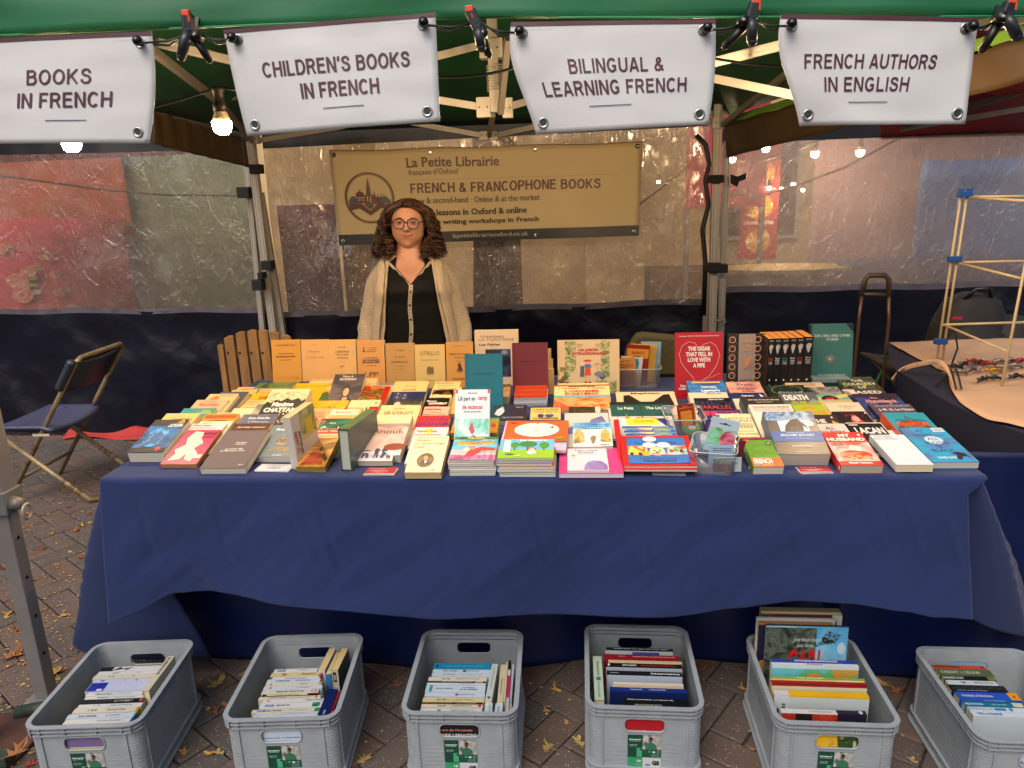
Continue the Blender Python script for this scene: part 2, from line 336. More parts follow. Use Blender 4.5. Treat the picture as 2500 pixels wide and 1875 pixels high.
# (px,py, size in m, mesh, label)
LV=[(66,1256,.075,0,'curled orange leaf just right of the front tent pole collar'),(128,1303,.04,1,'pale leaf flat on bricks below the folding chair'),
(104,1341,.055,2,'orange leaf on bricks near the pole hole'),(200,1284,.045,1,'star-shaped tan leaf near tablecloth left side'),(197,1363,.045,2,'brown star leaf lying left of the tablecloth fold'),
(187,1295,.05,0,'brown leaf pair beside the blue cloth, mid height'),(160,1503,.06,1,'yellow torn leaf between pole and cloth bottom'),(85,1417,.05,2,'brown curled leaf right of the front pole'),
(36,1605,.085,0,'large orange pointed leaf between the two aluminium legs'),(135,1645,.075,1,'tan crumpled leaf beside the leftmost crate'),(10,1390,.05,0,'orange leaf at the left picture edge'),
(172,1585,.03,0,'small orange leaf above leftmost crate'),(232,1590,.03,2,'tiny brown leaf at leftmost crate rim'),(40,1840,.075,0,'orange leaf lying on the green metal weight'),
(527,1672,.075,3,'yellow-green leaf under the cloth between first two crates'),(590,1648,.05,3,'pale yellow leaf by the second crate rear corner'),(548,1723,.05,0,'orange leaf beside the second crate left wall'),
(536,1840,.045,3,'bright yellow leaf in front of the second crate'),(449,1838,.055,1,'long curled tan leaf near first crate base'),(514,1842,.04,1,'ragged tan leaf between the first and second crates'),
(525,1740,.04,2,'torn red-brown leaf between first and second crates'),(890,1855,.06,3,'pale curled leaf left of third crate base'),(973,1673,.035,2,'small brown leaf behind third crate left side'),
(1357,1687,.05,1,'folded tan leaf in the middle gap behind the crates'),(1338,1825,.055,3,'cream lobed leaf between third and fourth crates'),(1413,1815,.065,3,'big pale maple leaf against the fourth crate'),
(1383,1764,.03,1,'small leaf on the joint between middle crates'),(1334,1737,.03,1,'small twiggy leaf left of the middle gap joint'),(1722,1629,.05,2,'dark brown leaf in shade behind fourth crate'),
(1812,1683,.04,1,'tan leaf squeezed beside the fifth crate left wall'),(2190,1688,.06,2,'brown leaf heap piece between fifth and sixth crates'),(2155,1672,.05,1,'curled tan leaf behind fifth crate right wall'),
(2318,1586,.06,1,'pale leaf seen through the sixth crate handle'),(2230,1860,.04,3,'cream leaf scrap in front between last two crates'),(175,1175,.04,2,'orange leaf under the folding chair crossbar'),
(128,1222,.03,0,'small leaf in front of folding chair foot'),(254,1211,.035,0,'orange leaf between folding chair foot and cloth'),(150,1230,.03,1,'pale scrap leaf under the folding chair'),(60,1620,.04,1,'tan leaf on bricks beside second aluminium leg'),
(170,1238,.05,4,'dull red leaf in front of the folding chair'),(235,1330,.035,1,'thin tan leaf beside cloth fold, halfway down'),(22,1500,.05,1,'tan leaf at left edge below the pole'),(40,1540,.045,0,'orange leaf near left edge by the aluminium leg'),
(70,1433,.03,4,'small red leaf right of pole lower hole'),(215,1255,.04,2,'brown leaf close to the folding chair foot'),(140,1380,.03,1,'yellow crumb leaf on joint left of cloth'),(260,1640,.03,1,'leaf scrap behind leftmost crate corner'),(100,1700,.03,0,'orange scrap at foot of the front pole'),
(8,1860,.05,4,'red leaf under the metal weight at corner'),(75,1868,.05,4,'pinkish red leaf under weight beside crate'),(1250,1640,.03,1,'tiny leaf under the skirt behind third crate'),(1480,1560,.02,1,'tiny leaf fragment by dark skirt')]
for i,(px,py,s,k,lb) in enumerate(LV):
    p=PZ(px,py,.002); rn=random.Random(i); o=bpy.data.objects.new('fallen_leaf',leafmeshes[(k+5*(i%2))%10 if k<5 else k]); C.objects.link(o)
    zz=.052 if 'lying on the green' in lb else .001
    p=PZ(px,py,zz)
    o.location=p; o.rotation_euler=(rn.uniform(-.1,.1),rn.uniform(-.1,.1),rn.random()*6.28); o.scale=(s*.52,s*(.24+.2*rn.random()),s*.6)
    tag(o,lb,'leaf','dry leaves fallen on the pavement')
# crumbs: uncountable litter in joints
mb=MB(); rn=random.Random(5)
for i in range(1500):
    if rn.random()<.86: px,py=rn.uniform(-20,420),rn.uniform(1120,1875)
    else: px,py=rn.uniform(0,2500),rn.uniform(1600,1875)
    p=PZ(px,py,.001)
    s=rn.uniform(.002,.008)*(1 if rn.random()<.85 else 1.8); a=rn.random()*6.3
    vs=[(p.x+s*rn.uniform(.5,1.3)*math.cos(a+q*PI/2),p.y+s*rn.uniform(.3,.9)*math.sin(a+q*PI/2),.0015+rn.uniform(0,.004)) for q in range(4)]
    mb.add(vs,[(0,1,2,3)],LM[rn.choice([0,1,3,3,2])])
o=mb.build('leaf_litter',kind='stuff'); o['label']='crumbs of dry leaves scattered over the paving'; o['category']='leaf litter'

# ================================================================== BACKDROP beyond the tarps
m_stone=mat('sandstone','#c2a578',.9,0,.3,12,.25,1.5); m_glassd=mat('window_dark','#20242a',.15); m_frame=mat('window_frame_white','#b9b2a4',.5)
def building(x0,x1,Y,h,wins,lb):
    t=thing('stone_building',lb,'building',loc=(x0,Y,0)); mb=MB(); mb.box(0,0,0,x1-x0,3,h,m_stone); mb.build('wall',t)
    for (a,b,z0,z1) in wins:
        f=MB(); f.box(a-.05,-.06,z0-.05,b+.05,.0,z1+.05,m_frame); fo=f.build('window',t); g_=MB(); g_.box(a,-.075,z0,(a+b)/2-.02,-.062,z1,m_glassd); g_.box((a+b)/2+.02,-.075,z0,b,-.062,z1,m_glassd); g_.build('pane',fo)
building(-7,.3,9.5,6,[(1.5,2.4,.8,2.4),(4.0,4.5,2.6,3.4)],'warm sandstone building far behind the middle clear tarp')
building(.2,3.9,9.0,5,[(1.5,2.4,.9,2.1)],'sandstone shopfront seen through the right clear tarp')
m_bark=mat('bark','#4c3722',.95,0,1.,40,.85,22,stretch=(1,1,.18))
t=thing('tree','rough brown tree trunk standing right behind the middle clear tarp','tree',loc=(-.5,4.95,0))
mb=MB(); rings=[]
for j in range(13):
    z=j*.4; r=.185-.010*j+ (.08 if j==0 else 0)
    rings.append([((r*(1+.07*math.sin(5*k/24*2*PI+j*.3)+.04*math.sin(11*k/24*2*PI)))*math.cos(2*PI*k/24)+.02*j*.3,r*math.sin(2*PI*k/24),z) for k in range(24)])
mb.loft(rings,m_bark); mb.build('trunk',t,True)
mb=MB()
for a,(dx,dy) in enumerate([(.9,.3),(-.8,.4),(.2,-.6)]): mb.tube([(.06,0,4.4),(dx*.5,dy*.5,5.2),(dx,dy,6.2)],[.13,.09,.05],8,m_bark)
mb.build('limb',t,True)
mb=MB(); rn=random.Random(3); m_fol=mat('autumn_foliage','#6f6a22',.8,var=.5,vscale=2)
for i in range(2500):
    d=Vector((rn.gauss(0,1),rn.gauss(0,1),rn.gauss(0,.6))); c=Vector((.1,0,6.3))+d*.7; s=.08; a=rn.random()*6; e=rn.uniform(-1,1)
    mb.add([c+Vector((s*math.cos(a),s*math.sin(a),e*s)),c+Vector((-s*math.sin(a),s*math.cos(a),0)),c-Vector((s*math.cos(a),s*math.sin(a),e*s)),c+Vector((s*math.sin(a),-s*math.cos(a),s*.4))],[(0,1,2,3)],m_fol)
mb.build('crown',t)
def drape(name,lb,cat,x0,x1,Y,z0,z1,m,amp=.03,fr=9,extra=None):
    t=thing(name,lb,cat,loc=((x0+x1)/2,Y,z0)); mb=MB(); W=(x1-x0); 
    mb.grid(lambda a,b:((a-.5)*W,amp*math.sin(a*fr*W)+amp*.5*math.sin(a*fr*2.3*W+b*3)-.0,b*(z1-z0)),int(W*16)+4,6,m); o=mb.build('cloth_panel',t,True)
    sm=o.modifiers.new('thick','SOLIDIFY'); sm.thickness=.004
    if extra: 
        e=prints(extra,W,z1-z0,T=Matrix.Translation((0,-amp*1.8-.004,0))@Matrix.Rotation(PI/2,4,'X')); e.build('printed_flowers',t)
    return t
m_pink=mat('pink_cloth','#c4404e',.8,var=.2,vscale=3); m_sage=mat('sage_cloth','#7c8a68',.8,var=.12,vscale=2.5); m_or=mat('coral_cloth','#c2603e',.8,var=.15)
fl=[]
rn=random.Random(11)
for i in range(26):
    x,y=rn.uniform(.03,.97),rn.uniform(.08,.92); s=rn.uniform(.02,.06)
    fl.append(('e',x,y,s,s*1.1,('#c04452','#cf7a6c','#d08a70',30))); fl.append(('e',x+s*1.3,y+s*.4,s*.5,s*.3,'#8a9a4c'))
drape('fabric_drape','pink flowered cloth hanging behind the left clear tarp','drape',-4.6,-3.08,5.0,.45,1.42,m_pink,.01,extra=fl)
drape('fabric_drape','plain coral cloth hanging above the pink flowered one','drape',-4.7,-3.09,5.12,1.2,2.3,m_or,.015)
drape('tarpaulin','sage green tarpaulin behind the left clear tarp','tarpaulin',-3.22,-2.2,5.2,.4,2.4,m_sage,.02,4)
drape('fabric_drape','dark red patterned cloth behind the left edge of the middle tarp','drape',-1.95,-1.55,4.95,.5,1.45,mat('wine_cloth','#5e2430',.8,var=.4,vscale=20),.01)
drape('fabric_drape','tan cloth strip hanging beside the dark red patterned cloth','drape',-1.56,-1.28,5.05,.5,2.1,mat('tan_cloth','#a5824c',.8,var=.2),.01)
m_bluet=mat('blue_tarp','#2a5f96',.5,0,.3,5,.15,2); m_lil=mat('lilac_sheet','#7c6a72',.6,0,.2,4,.2,1.5)
drape('tarpaulin','bright blue tarpaulin behind the wire rack','tarpaulin',2.35,3.6,5.3,.75,1.6,m_bluet,.03,5)
drape('tarpaulin','greyish lilac sheet behind the right clear tarp','tarpaulin',1.75,3.9,5.6,.4,2.5,m_lil,.03,3)
drape('tarpaulin','dark blue low cover below the lilac sheet','tarpaulin',1.8,3.4,5.15,.1,.98,mat('navy_cover','#1c2c55',.6,var=.2),.02,6)
t=thing('banner','tall red banner with yellow pictures behind the right clear tarp','banner',loc=(1.62,6.6,.85))
mb=MB(); mb.box(-.16,-.01,0,.16,.01,1.05,mat('red_banner','#a3232b',.6)); mb.build('banner_sheet',t)
e=prints([('e',.5,.15,.33,.1,('#e0b030','#c9662a','#e8d9a0',12)),('e',.5,.42,.36,.1,('#e0b030','#b05a2a','#e8d070',12)),('e',.5,.68,.36,.1,('#d9882a','#c9662a','#e8b060',12)),('r',.3,.9,.98,.96,'#d8d4d8'),('r',.1,.28,.9,.31,'#cfc0c0'),('r',.1,.55,.9,.57,'#cfc0c0')],.32,1.05,T=Matrix.Translation((0,-.011,0))@Matrix.Rotation(PI/2,4,'X')); e.build('pictures',t)
t=thing('round_table','round table with brown skirt behind the right clear tarp','table',loc=(1.45,5.2,0))
mb=MB(); mb.loft([[(r*math.cos(2*PI*k/32),r*math.sin(2*PI*k/32)*.5,z) for k in range(32)] for r,z in ((.46,.02),(.44,.9),(.44,.905))],mat('brown_skirt','#3a2722',.8)); mb.build('skirt',t,True)
mb=MB(); mb.loft([[(r*math.cos(2*PI*k/32),r*math.sin(2*PI*k/32)*.5,z) for k in range(32)] for r,z in ((.47,.907),(.47,.935))],mat('olive_top','#8a8050',.5)); mb.build('table_top',t)
t=thing('market_stall','crimson market stall awning behind the right tent poles','stall',loc=(1.32,6.4,0))
mb=MB(); m_crim=mat('crimson','#8c1238',.6); mb.box(-.35,0,1.3,.3,.04,2.3,m_crim); mb.build('awning',t); mb=MB()
for x in (-.33,.28): mb.box(x-.02,0,0,x+.02,.04,1.3,mat('post_grey','#6a6a6a',.5))
mb.build('post',t)
mb=MB(); mb.box(-.6,.2,0,.8,.8,.75,mat('counter','#5a4a40',.7)); mb.build('counter',t)

# ================================================================== TENT
m_alu=mat('aluminium','#a39f96',.42,.3,.05,40,.08,8); m_alud=mat('aluminium_dull','#7a766e',.5,.3,var=.15); m_blk=mat('black_plastic','#0d0e10',.4); m_velcro=mat('black_strap','#0b0b0c',.8)
m_green=mat('green_canvas','#0f5f3c',.55,0,.12,500,.1,3,spec=.4); m_greenshade=mat('green_canvas_shaded','#0a4224',.7,0,.15,6,.15,3)  # roof panels: same canvas, shade under the canopy painted in as darker green
m_navy=mat('navy_pvc','#05081a',.3,0,.8,5.5,.25,2,det=3,dist=.6); m_navyb=mat('navy_band','#07080f',.5,0,.4,8)
m_brown=mat('brown_valance','#3a2a12',.6,0,.35,7,.2,4,det=3)
m_bolt=mat('bolt','#3b3a38',.4,.8)
m_leg=mat('painted_leg','#8f8c8a',.42,.35,.05,30,.1,5)
canopy=thing('gazebo','green canvas pop-up gazebo on aluminium scissor frame over the stall','gazebo',loc=(-.3,3.1,2.0))
inv=Matrix.Translation((.3,-3.1,-2.0))
FL=Vector((-1.98,1.84,1.99)); FR=Vector((1.5,1.84,1.99)); BR=Vector((.9,4.40,1.865)); BL=Vector((-1.85,4.40,1.865)); AP=Vector((-.3,3.1,2.72))
def roofpanel(a,b,c,sag=.05):
    mb=MB(); 
    def f(u,v):
        p=a.lerp(b,u).lerp(c,v); p=p+Vector((0,0,-sag*math.sin(PI*v)*math.sin(PI*u))); return p
    mb.grid(f,16,10,m_greenshade); o=mb.build('roof_panel',canopy,True,inv=inv); s_=o.modifiers.new('s','SOLIDIFY'); s_.thickness=.0015
for a,b in ((FL,FR),(FR,BR),(BR,BL),(BL,FL)): roofpanel(a,b,AP)
# front valance following the photographed hem line
hem=[(-250,100),(0,86),(350,72),(700,58),(1062,46),(1250,42),(1700,42),(2100,40),(2500,40),(2700,42)]
hp=[PY(x,y,1.84) for x,y in hem]
def hemz(x):
    for a,b in zip(hp,hp[1:]):
        if a.x<=x<=b.x: return a.z+(b.z-a.z)*(x-a.x)/(b.x-a.x)
    return hp[0].z if x<hp[0].x else hp[-1].z
mb=MB(); X0,X1=-1.98,1.5
def vf(u,v):
    x=X0+(X1-X0)*u; z0=hemz(x); z=z0+(2.2-z0)*v
    y=1.84+.012*math.sin(x*7+v*2)+.006*noise.noise(Vector((x*4,v*5,0)))*2+.02*v+.008*noise.noise(Vector((x*1.5+v*2,v*9,3)))
    return (x,y,z)
mb.grid(vf,120,16,m_green); o=mb.build('front_valance',canopy,True,inv=inv); o.modifiers.new('s','SOLIDIFY').thickness=.0015
mb=MB(); mb.tube([(x,1.839,hemz(x)) for x in [X0+(X1-X0)*i/60 for i in range(61)]],.0022,6,mat('hem_green','#177a50',.5)); mb.build('hem',canopy,True,inv=inv)
mb=MB(); mb.add([FL+Vector((0,0,.21)),FR+Vector((0,0,.21)),FR,FL],[(0,1,2,3)],m_green); mb.build('front_flap',canopy,inv=inv)
# brown side valances
def strip(name,pts,m,parent,inv_,amp=.006):
    mb=MB()
    (a,b,c,d)=[Vector(p) for p in pts]
    mb.grid(lambda u,v:(lambda p:(p.x+amp*math.sin(u*45+v*2),p.y+amp*math.sin(u*31),p.z-.0))((d.lerp(c,u)).lerp(a.lerp(b,u),v)),60,6,m)
    o=mb.build(name,parent,True,inv=inv_); o.modifiers.new('s','SOLIDIFY').thickness=.0015; return o
L0=PX(616,335,-1.87); 
strip('side_valance',[PX(373,262,-1.9),PX(616,335,-1.87),PX(614,410,-1.87),PX(373,352,-1.9)],m_brown,canopy,inv)
a0=PY(1765,305,4.3); a1=PY(1774,385,4.3)
rtop=PY(2620,55,2.25); rbot=PY(2620,170,2.25)
strip('side_valance',[a0,rtop,rbot,a1],m_brown,canopy,inv)
rl=PY(2620,20,2.25)
strip('green_edge',[a0+Vector((0,0,.03)),rl,rtop,a0],mat('lime_edge','#4f7a20',.6),canopy,inv,.002)
# frame
frame=canopy; finv=inv
def rail(p,q,w=.012,h=.027,m=m_alu,name='scissor_bar'):
    mb=MB(); mb.bar(p,q,w,h,m); p=Vector(p);q=Vector(q); d=(q-p).normalized(); sd_=d.cross(Vector((0,0,1))).normalized()
    up=sd_.cross(d)
    for s in (-1,1):
        for k in (-1,1): mb.bar(p+up*(h*.28*k)+sd_*(s*(w/2+.0006)),q+up*(h*.28*k)+sd_*(s*(w/2+.0006)),.0016,h*.2,m)
    return mb.build(name,frame,inv=finv)
def joint(p,w=.03,h=.04,d=.03):
    mb=MB(); mb.box(p.x-w/2,p.y-d/2,p.z-h/2,p.x+w/2,p.y+d/2,p.z+h/2,m_alu); 
    for s in (-1,1): mb.tube([(p.x+s*w*.28,p.y-d/2-.001,p.z),(p.x+s*w*.28,p.y-d/2-.003,p.z)],.0035,8,m_bolt)
    mb.build('joint_bracket',frame,inv=finv,bevel=.003)
H0=PY(1209,262,3.1); Htop=PY(1212,45,3.1)
rail(PY(384,104,2.4),PY(700,180,3.0)); rail(PY(363,272,4.1),PY(582,235,3.8)); rail(PY(582,235,3.8),PY(960,170,3.3)); joint(PY(405,268,4.06),.05,.04)
rail(PY(374,125,2.6),PY(528,243,3.5),.02,.03,m_alud); rail(PY(528,243,3.5),PY(618,345,4.33),.02,.03,m_alud)
rail(PY(940,170,2.8),PY(1200,103,3.1)); rail(PY(800,200,3.0),H0-Vector((.04,0,0))); rail(PY(950,290,4.38),PY(1181,331,4.38)); rail(PY(1205,331,4.38),PY(1420,285,4.38))
rail(H0+Vector((.05,0,.0)),PY(1330,235,3.2)); rail(PY(1330,235,3.2),PY(1600,170,3.6)); rail(PY(1100,235,4.2),PY(1172,222,4.3)); rail(PY(1225,222,4.3),PY(1420,262,4.2)); joint(PY(1190,222,4.28),.04,.035)
rail(PY(1690,166,2.6),PY(1925,106,2.3)); rail(PY(1690,180,2.9),PY(1990,243,2.5)); rail(PY(1764,305,4.25),PY(1930,172,3.4),.02,.025,m_alud); rail(PY(2370,60,2.1),PY(2560,38,2.0),.012,.02)
rail(PY(620,345,4.4),PY(950,290,4.38)); rail(PY(1420,285,4.38),PY(1750,300,4.4)); rail(PY(1580,250,4.3),PY(1740,300,4.35),.01,.02)
joint(PY(1182,331,4.36),.05,.045); joint(PY(1205,331,4.36),.05,.045); joint(H0+Vector((-.045,0,0)),.055,.075,.05); joint(H0+Vector((.05,0,-.005)),.04,.075,.04); joint(PY(1200,120,3.1),.09,.07,.06)
mb=MB(); mb.box(H0.x-.02,H0.y-.02,H0.z-.02,H0.x+.018,H0.y+.02,Htop.z+.15,m_alu); mb.build('centre_post',frame,inv=finv,bevel=.002)
mb=MB(); zb=PY(1210,225,3.1).z; zt=PY(1212,158,3.1).z; mb.tube([(H0.x+.028*math.cos(2*PI*i/14),H0.y+.028*math.sin(2*PI*i/14),zb+(zt-zb)*i/140) for i in range(141)],.0028,6,m_alu); mb.build('spring',frame,True,inv=finv)
rail(PY(1240,95,2.85),PY(1222,275,3.02),.02,.03,m_alud,'strut'); rail(PY(1203,278,3.3),PY(1194,330,4.33),.02,.028,m_alud,'strut')
def pole(name,top,bot,w,m=m_alu):
    mb=MB(); mb.bar(bot,top,w,w,m,up=(0,1,0)); d=(Vector(top)-Vector(bot)).normalized(); sx=Vector((1,0,0))
    for k in (-.26,.26): mb.bar(Vector(bot)+Vector((k*w,-w/2-.0006,0)),Vector(top)+Vector((k*w,-w/2-.0006,0)),.0025,.0016,m_alud,up=(0,1,0))
    return mb
for (x1,y1,x2,y2,Y) in ((613,345,668,805,4.36),(636,470,690,805,4.40),(1753,215,1738,800,4.34),(1775,345,1760,800,4.40)):
    tp=PY(x1,y1,Y); bt=PY(x2,y2,Y); d=(bt-tp); foot=tp+d*(tp.z/(tp.z-bt.z)); o=pole('leg_pole',tp,foot,.042 if Y<4.38 else .034).build('leg_pole',frame,inv=finv)
tp=PY(598,345,4.42); bt=PY(640,790,4.42)
o=pole('x',tp,tp+(bt-tp)*(tp.z/(tp.z-bt.z)),.03).build('leg_pole',frame,inv=finv)
joint(PY(1752,300,4.31),.06,.06,.05); joint(PY(622,340,4.33),.05,.05,.05)
mb=MB()
for (x,y,w,h,Y) in ((598,470,30,26,4.36),(627,413,28,22,4.32),(655,647,26,22,4.32),(640,672,14,16,4.3),(632,695,26,26,4.3),(1746,437,36,18,4.3),(1752,655,44,20,4.3),(1742,652,34,20,4.29)):
    p=PY(x,y,Y); s=Y/FPX*1.0; mb=MB(); mb.box(p.x-w*s/2,p.y-.035,p.z-h*s/2,p.x+w*s/2,p.y+.03,p.z+h*s/2,m_velcro); mb.build('velcro_strap',frame,inv=finv,bevel=.004)
mb=MB(); p=PY(1800,438,4.32); mb.add([p+Vector(q) for q in ((-.04,0,.03),(0,-.01,.015),(.05,0,.035),(.045,0,-.0),(.01,-.01,-.01),(0,0,-.04),(-.035,0,-.02))],[(0,1,2,3,4,5,6)],m_velcro); mb.build('velcro_strap',frame,inv=finv).modifiers.new('s','SOLIDIFY').thickness=.004
mb=MB(); p=PY(1762,783,4.3); mb.tube([(p.x+.022*math.cos(a/12*2*PI),p.y,p.z+.022*math.sin(a/12*2*PI)) for a in range(13)],.004,6,m_alud); mb.tube([(p.x-.03,p.y,p.z),(p.x+.01,p.y,p.z)],.009,8,m_alud); mb.build('pull_pin',frame,True,inv=finv)
# front legs of the tent (left one in view)
def frontleg(x,y0,yaw,lb,full=True):
    t=thing('gazebo_post',lb,'tent post',loc=(x,y0,0)); a=.0225
    mb=MB(); mb.box(-a*1.35,-a*1.35,.70,a*1.35,a*1.35,1.99,m_leg); mb.build('outer_tube',t,bevel=.003)
    mb=MB(); mb.box(-a,-a,0.02,a,a,.76,m_leg); mb.box(-.045,-.045,0,.045,.045,.02,m_leg); mb.build('inner_tube',t,bevel=.003)
    mb=MB(); mb.box(-a*1.65,-a*1.65,.645,a*1.65,a*1.65,.715,mat('grey_collar','#6d7070',.5)); mb.build('collar',t,bevel=.004)
    mb=MB(); mb.tube([(a*1.65,-.01,.675),(a*1.65+.032,-.01,.675)],[.022,.016],12,m_alud); mb.build('pin_housing',t,True)
    mb=MB(); mb.tube([(a*1.65+.04+.0*k,-.01+.018*math.sin(2*PI*k/16),.662+.022*math.cos(2*PI*k/16)-.012) for k in range(17)],.0045,8,m_alu); mb.build('pull_ring',t,True)
    mb=MB()
    for z in (.56,.43,.3,.17): mb.tube([(a-.001,-.0,z),(a+.0006,-.0,z)],.0058,10,m_blk)
    mb.build('adjustment_hole',t)
    return t
frontleg(-1.655,1.875,0,'front left square aluminium tent leg with collar and pull pin')
frontleg(-1.72,1.66,0,'second aluminium leg of the neighbouring tent at the left edge')
frontleg(1.33,1.86,0,'front right square aluminium tent leg just past the table')
t=thing('cast_weight','green and rusty metal tent weight plate under the left tent legs','tent weight',loc=(-1.72,1.69,0))
m_rust=mat('rusty_green','#2f3a30',.55,.3,.4,25,.5,12); m_rust2=mat('rust_brown','#4a3028',.8,.1,.4,40,.3,10)
mb=MB(); mb.box(-.16,-.09,.0,.16,.11,.012,m_rust2); mb.box(-.16,-.11,.012,.16,-.07,.045,m_rust); mb.build('plate',t,bevel=.004)
mb=MB(); mb.tube([(-.3,-.13,.025),(.12,-.11,.03)],.014,10,m_rust); mb.tube([(-.3,-.19,.02),(.1,-.17,.022)],.014,10,m_rust); mb.tube([(.03,.1,.02),(.16,.13,.03)],.02,10,m_rust); mb.build('tube_handle',t,True)

# ---- rear tarps
def plastic(name,tint,haze,alpha=.55,bsc=7,shine=1.1,rgh=.2):
    m=bpy.data.materials.new(name); m.use_nodes=True; n=m.node_tree; N=n.nodes; L=n.links; N.clear()
    out=N.new('ShaderNodeOutputMaterial'); tr=N.new('ShaderNodeBsdfTransparent'); tr.inputs[0].default_value=(*lin(tint),1)
    gl=N.new('ShaderNodeBsdfGlossy'); gl.inputs['Roughness'].default_value=rgh; gl.inputs[0].default_value=(.9,.9,.9,1)
    df=N.new('ShaderNodeBsdfDiffuse'); df.inputs[0].default_value=(*lin(haze),1); tl=N.new('ShaderNodeBsdfTranslucent'); tl.inputs[0].default_value=(*lin(haze),1)
    tc=N.new('ShaderNodeTexCoord')
    # creases: ridged distorted noise at two scales + long folds
    def ridge(sc,stretch,rot,det,dist,cut=.045):
        mp=N.new('ShaderNodeMapping'); mp.inputs['Rotation'].default_value=(0,rot,0); mp.inputs['Scale'].default_value=stretch; L.new(tc.outputs['Object'],mp.inputs[0])
        t=N.new('ShaderNodeTexNoise'); t.inputs['Scale'].default_value=sc; t.inputs['Detail'].default_value=det; t.inputs['Distortion'].default_value=dist; L.new(mp.outputs[0],t.inputs[0])
        a=N.new('ShaderNodeMath'); a.operation='SUBTRACT'; a.inputs[1].default_value=.5; L.new(t.outputs[0],a.inputs[0]); b=N.new('ShaderNodeMath'); b.operation='ABSOLUTE'; L.new(a.outputs[0],b.inputs[0])
        b2=N.new('ShaderNodeMath'); b2.operation='MINIMUM'; b2.inputs[1].default_value=cut; L.new(b.outputs[0],b2.inputs[0]); c=N.new('ShaderNodeMath'); c.operation='MULTIPLY'; c.inputs[1].default_value=-1; L.new(b2.outputs[0],c.inputs[0]); return c.outputs[0]
    r1=ridge(bsc,(1,1,.45),.6,4,.8); r2=ridge(bsc*2.6,(1,1,.6),-.7,3,1.5); r3=ridge(bsc*.5,(1,1,.3),.9,2,.4,.02)
    s1=N.new('ShaderNodeMath'); s1.operation='MULTIPLY_ADD'; L.new(r2,s1.inputs[0]); s1.inputs[1].default_value=.24; L.new(r1,s1.inputs[2])
    s2=N.new('ShaderNodeMath'); s2.operation='MULTIPLY_ADD'; L.new(r3,s2.inputs[0]); s2.inputs[1].default_value=1.4; L.new(s1.outputs[0],s2.inputs[2])
    bp=N.new('ShaderNodeBump'); bp.inputs['Strength'].default_value=.95; bp.inputs['Distance'].default_value=.09; L.new(s2.outputs[0],bp.inputs['Height']); L.new(bp.outputs[0],gl.inputs['Normal']); pass
    m1=N.new('ShaderNodeMixShader'); m1.inputs[0].default_value=.45; L.new(df.outputs[0],m1.inputs[1]); L.new(tl.outputs[0],m1.inputs[2])
    # patchy cloudiness
    t=N.new('ShaderNodeTexNoise'); t.inputs['Scale'].default_value=5; t.inputs['Detail'].default_value=8; t.inputs['Roughness'].default_value=.7; L.new(tc.outputs['Object'],t.inputs[0])
    mr=N.new('ShaderNodeMapRange'); mr.inputs['From Min'].default_value=.3; mr.inputs['From Max'].default_value=.7; mr.inputs['To Min'].default_value=1-alpha-.1; mr.inputs['To Max'].default_value=1-alpha+.14; L.new(t.outputs[0],mr.inputs[0])
    m2=N.new('ShaderNodeMixShader'); L.new(mr.outputs[0],m2.inputs[0]); L.new(tr.outputs[0],m2.inputs[1]); L.new(m1.outputs[0],m2.inputs[2])
    lw=N.new('ShaderNodeFresnel'); lw.inputs[0].default_value=1.5; L.new(bp.outputs[0],lw.inputs['Normal'])
    ml=N.new('ShaderNodeMath'); ml.operation='MULTIPLY_ADD'; ml.inputs[1].default_value=shine; ml.inputs[2].default_value=.03; ml.use_clamp=True; L.new(lw.outputs[0],ml.inputs[0])
    m3=N.new('ShaderNodeMixShader'); L.new(ml.outputs[0],m3.inputs[0]); L.new(m2.outputs[0],m3.inputs[1]); L.new(gl.outputs[0],m3.inputs[2]); L.new(m3.outputs[0],out.inputs[0]); return m
m_clear=plastic('cloudy_plastic','#efe6da','#9a9088',.56,10,1.9,.13)
m_clearR=plastic('cloudy_plastic_right','#e4ddd8','#9a9290',.5,8)
m_clearL=plastic('cloudy_plastic_left','#e8ddd4','#938a80',.6,7)
def tarp(lb,x0,x1,Y,zb,z0,z1,zt,m,seed,zsl=0,wr=.02):
    t=thing('side_tarp',lb,'tarp',loc=((x0+x1)/2,Y,0)); W=x1-x0
    def wv(x,z,k=1): return wr*k*(noise.noise(Vector((x*2.2+seed,z*1.7,seed)))*1.6+noise.noise(Vector((x*6+seed,z*5,1)))*.5+noise.noise(Vector((x*14,z*11,seed)))*.16)
    def part(name,za,zc,m_,nz,k=1,zz=0,off=0):
        mb=MB(); mb.grid(lambda a,b:((a-.5)*W,wv((a-.5)*W,za+(zc-za)*b,k)+off,za+(zc-za)*b+zsl*(a-.5)+.008*math.sin(a*W*5+seed)*(1 if zz else 0)),int(W*45),nz,m_)
        return mb.build(name,t,True)
    part('navy_skirt',zb,z0,m_navy,40,1.3); part('clear_window',z0+.001,z1,m,46,.8,0,-.001); part('top_band',z1,zt,m_navyb,6,1,0,-.002)
    mb=MB(); mb.grid(lambda a,b:((a-.5)*W,wv((a-.5)*W,z0,1)-.004,z0-.012+.035*b+zsl*(a-.5)+.004*math.sin(a*W*9)),int(W*30),1,plastic_edge); mb.build('weld_seam',t,True)
    return t
plastic_edge=mat('cloudy_edge','#55505a',.35,0,.3,20,.3,8)
tarp('left rear tarp, clear window over navy, pink cloth showing through',-3.95,-1.90,4.46,.02,.835,1.80,1.96,m_clearL,3,-.03)
tarp('middle rear tarp behind the bookseller, clear window over wrinkled navy',-1.80,.80,4.46,.02,.80,1.80,1.90,m_clear,9,.03)
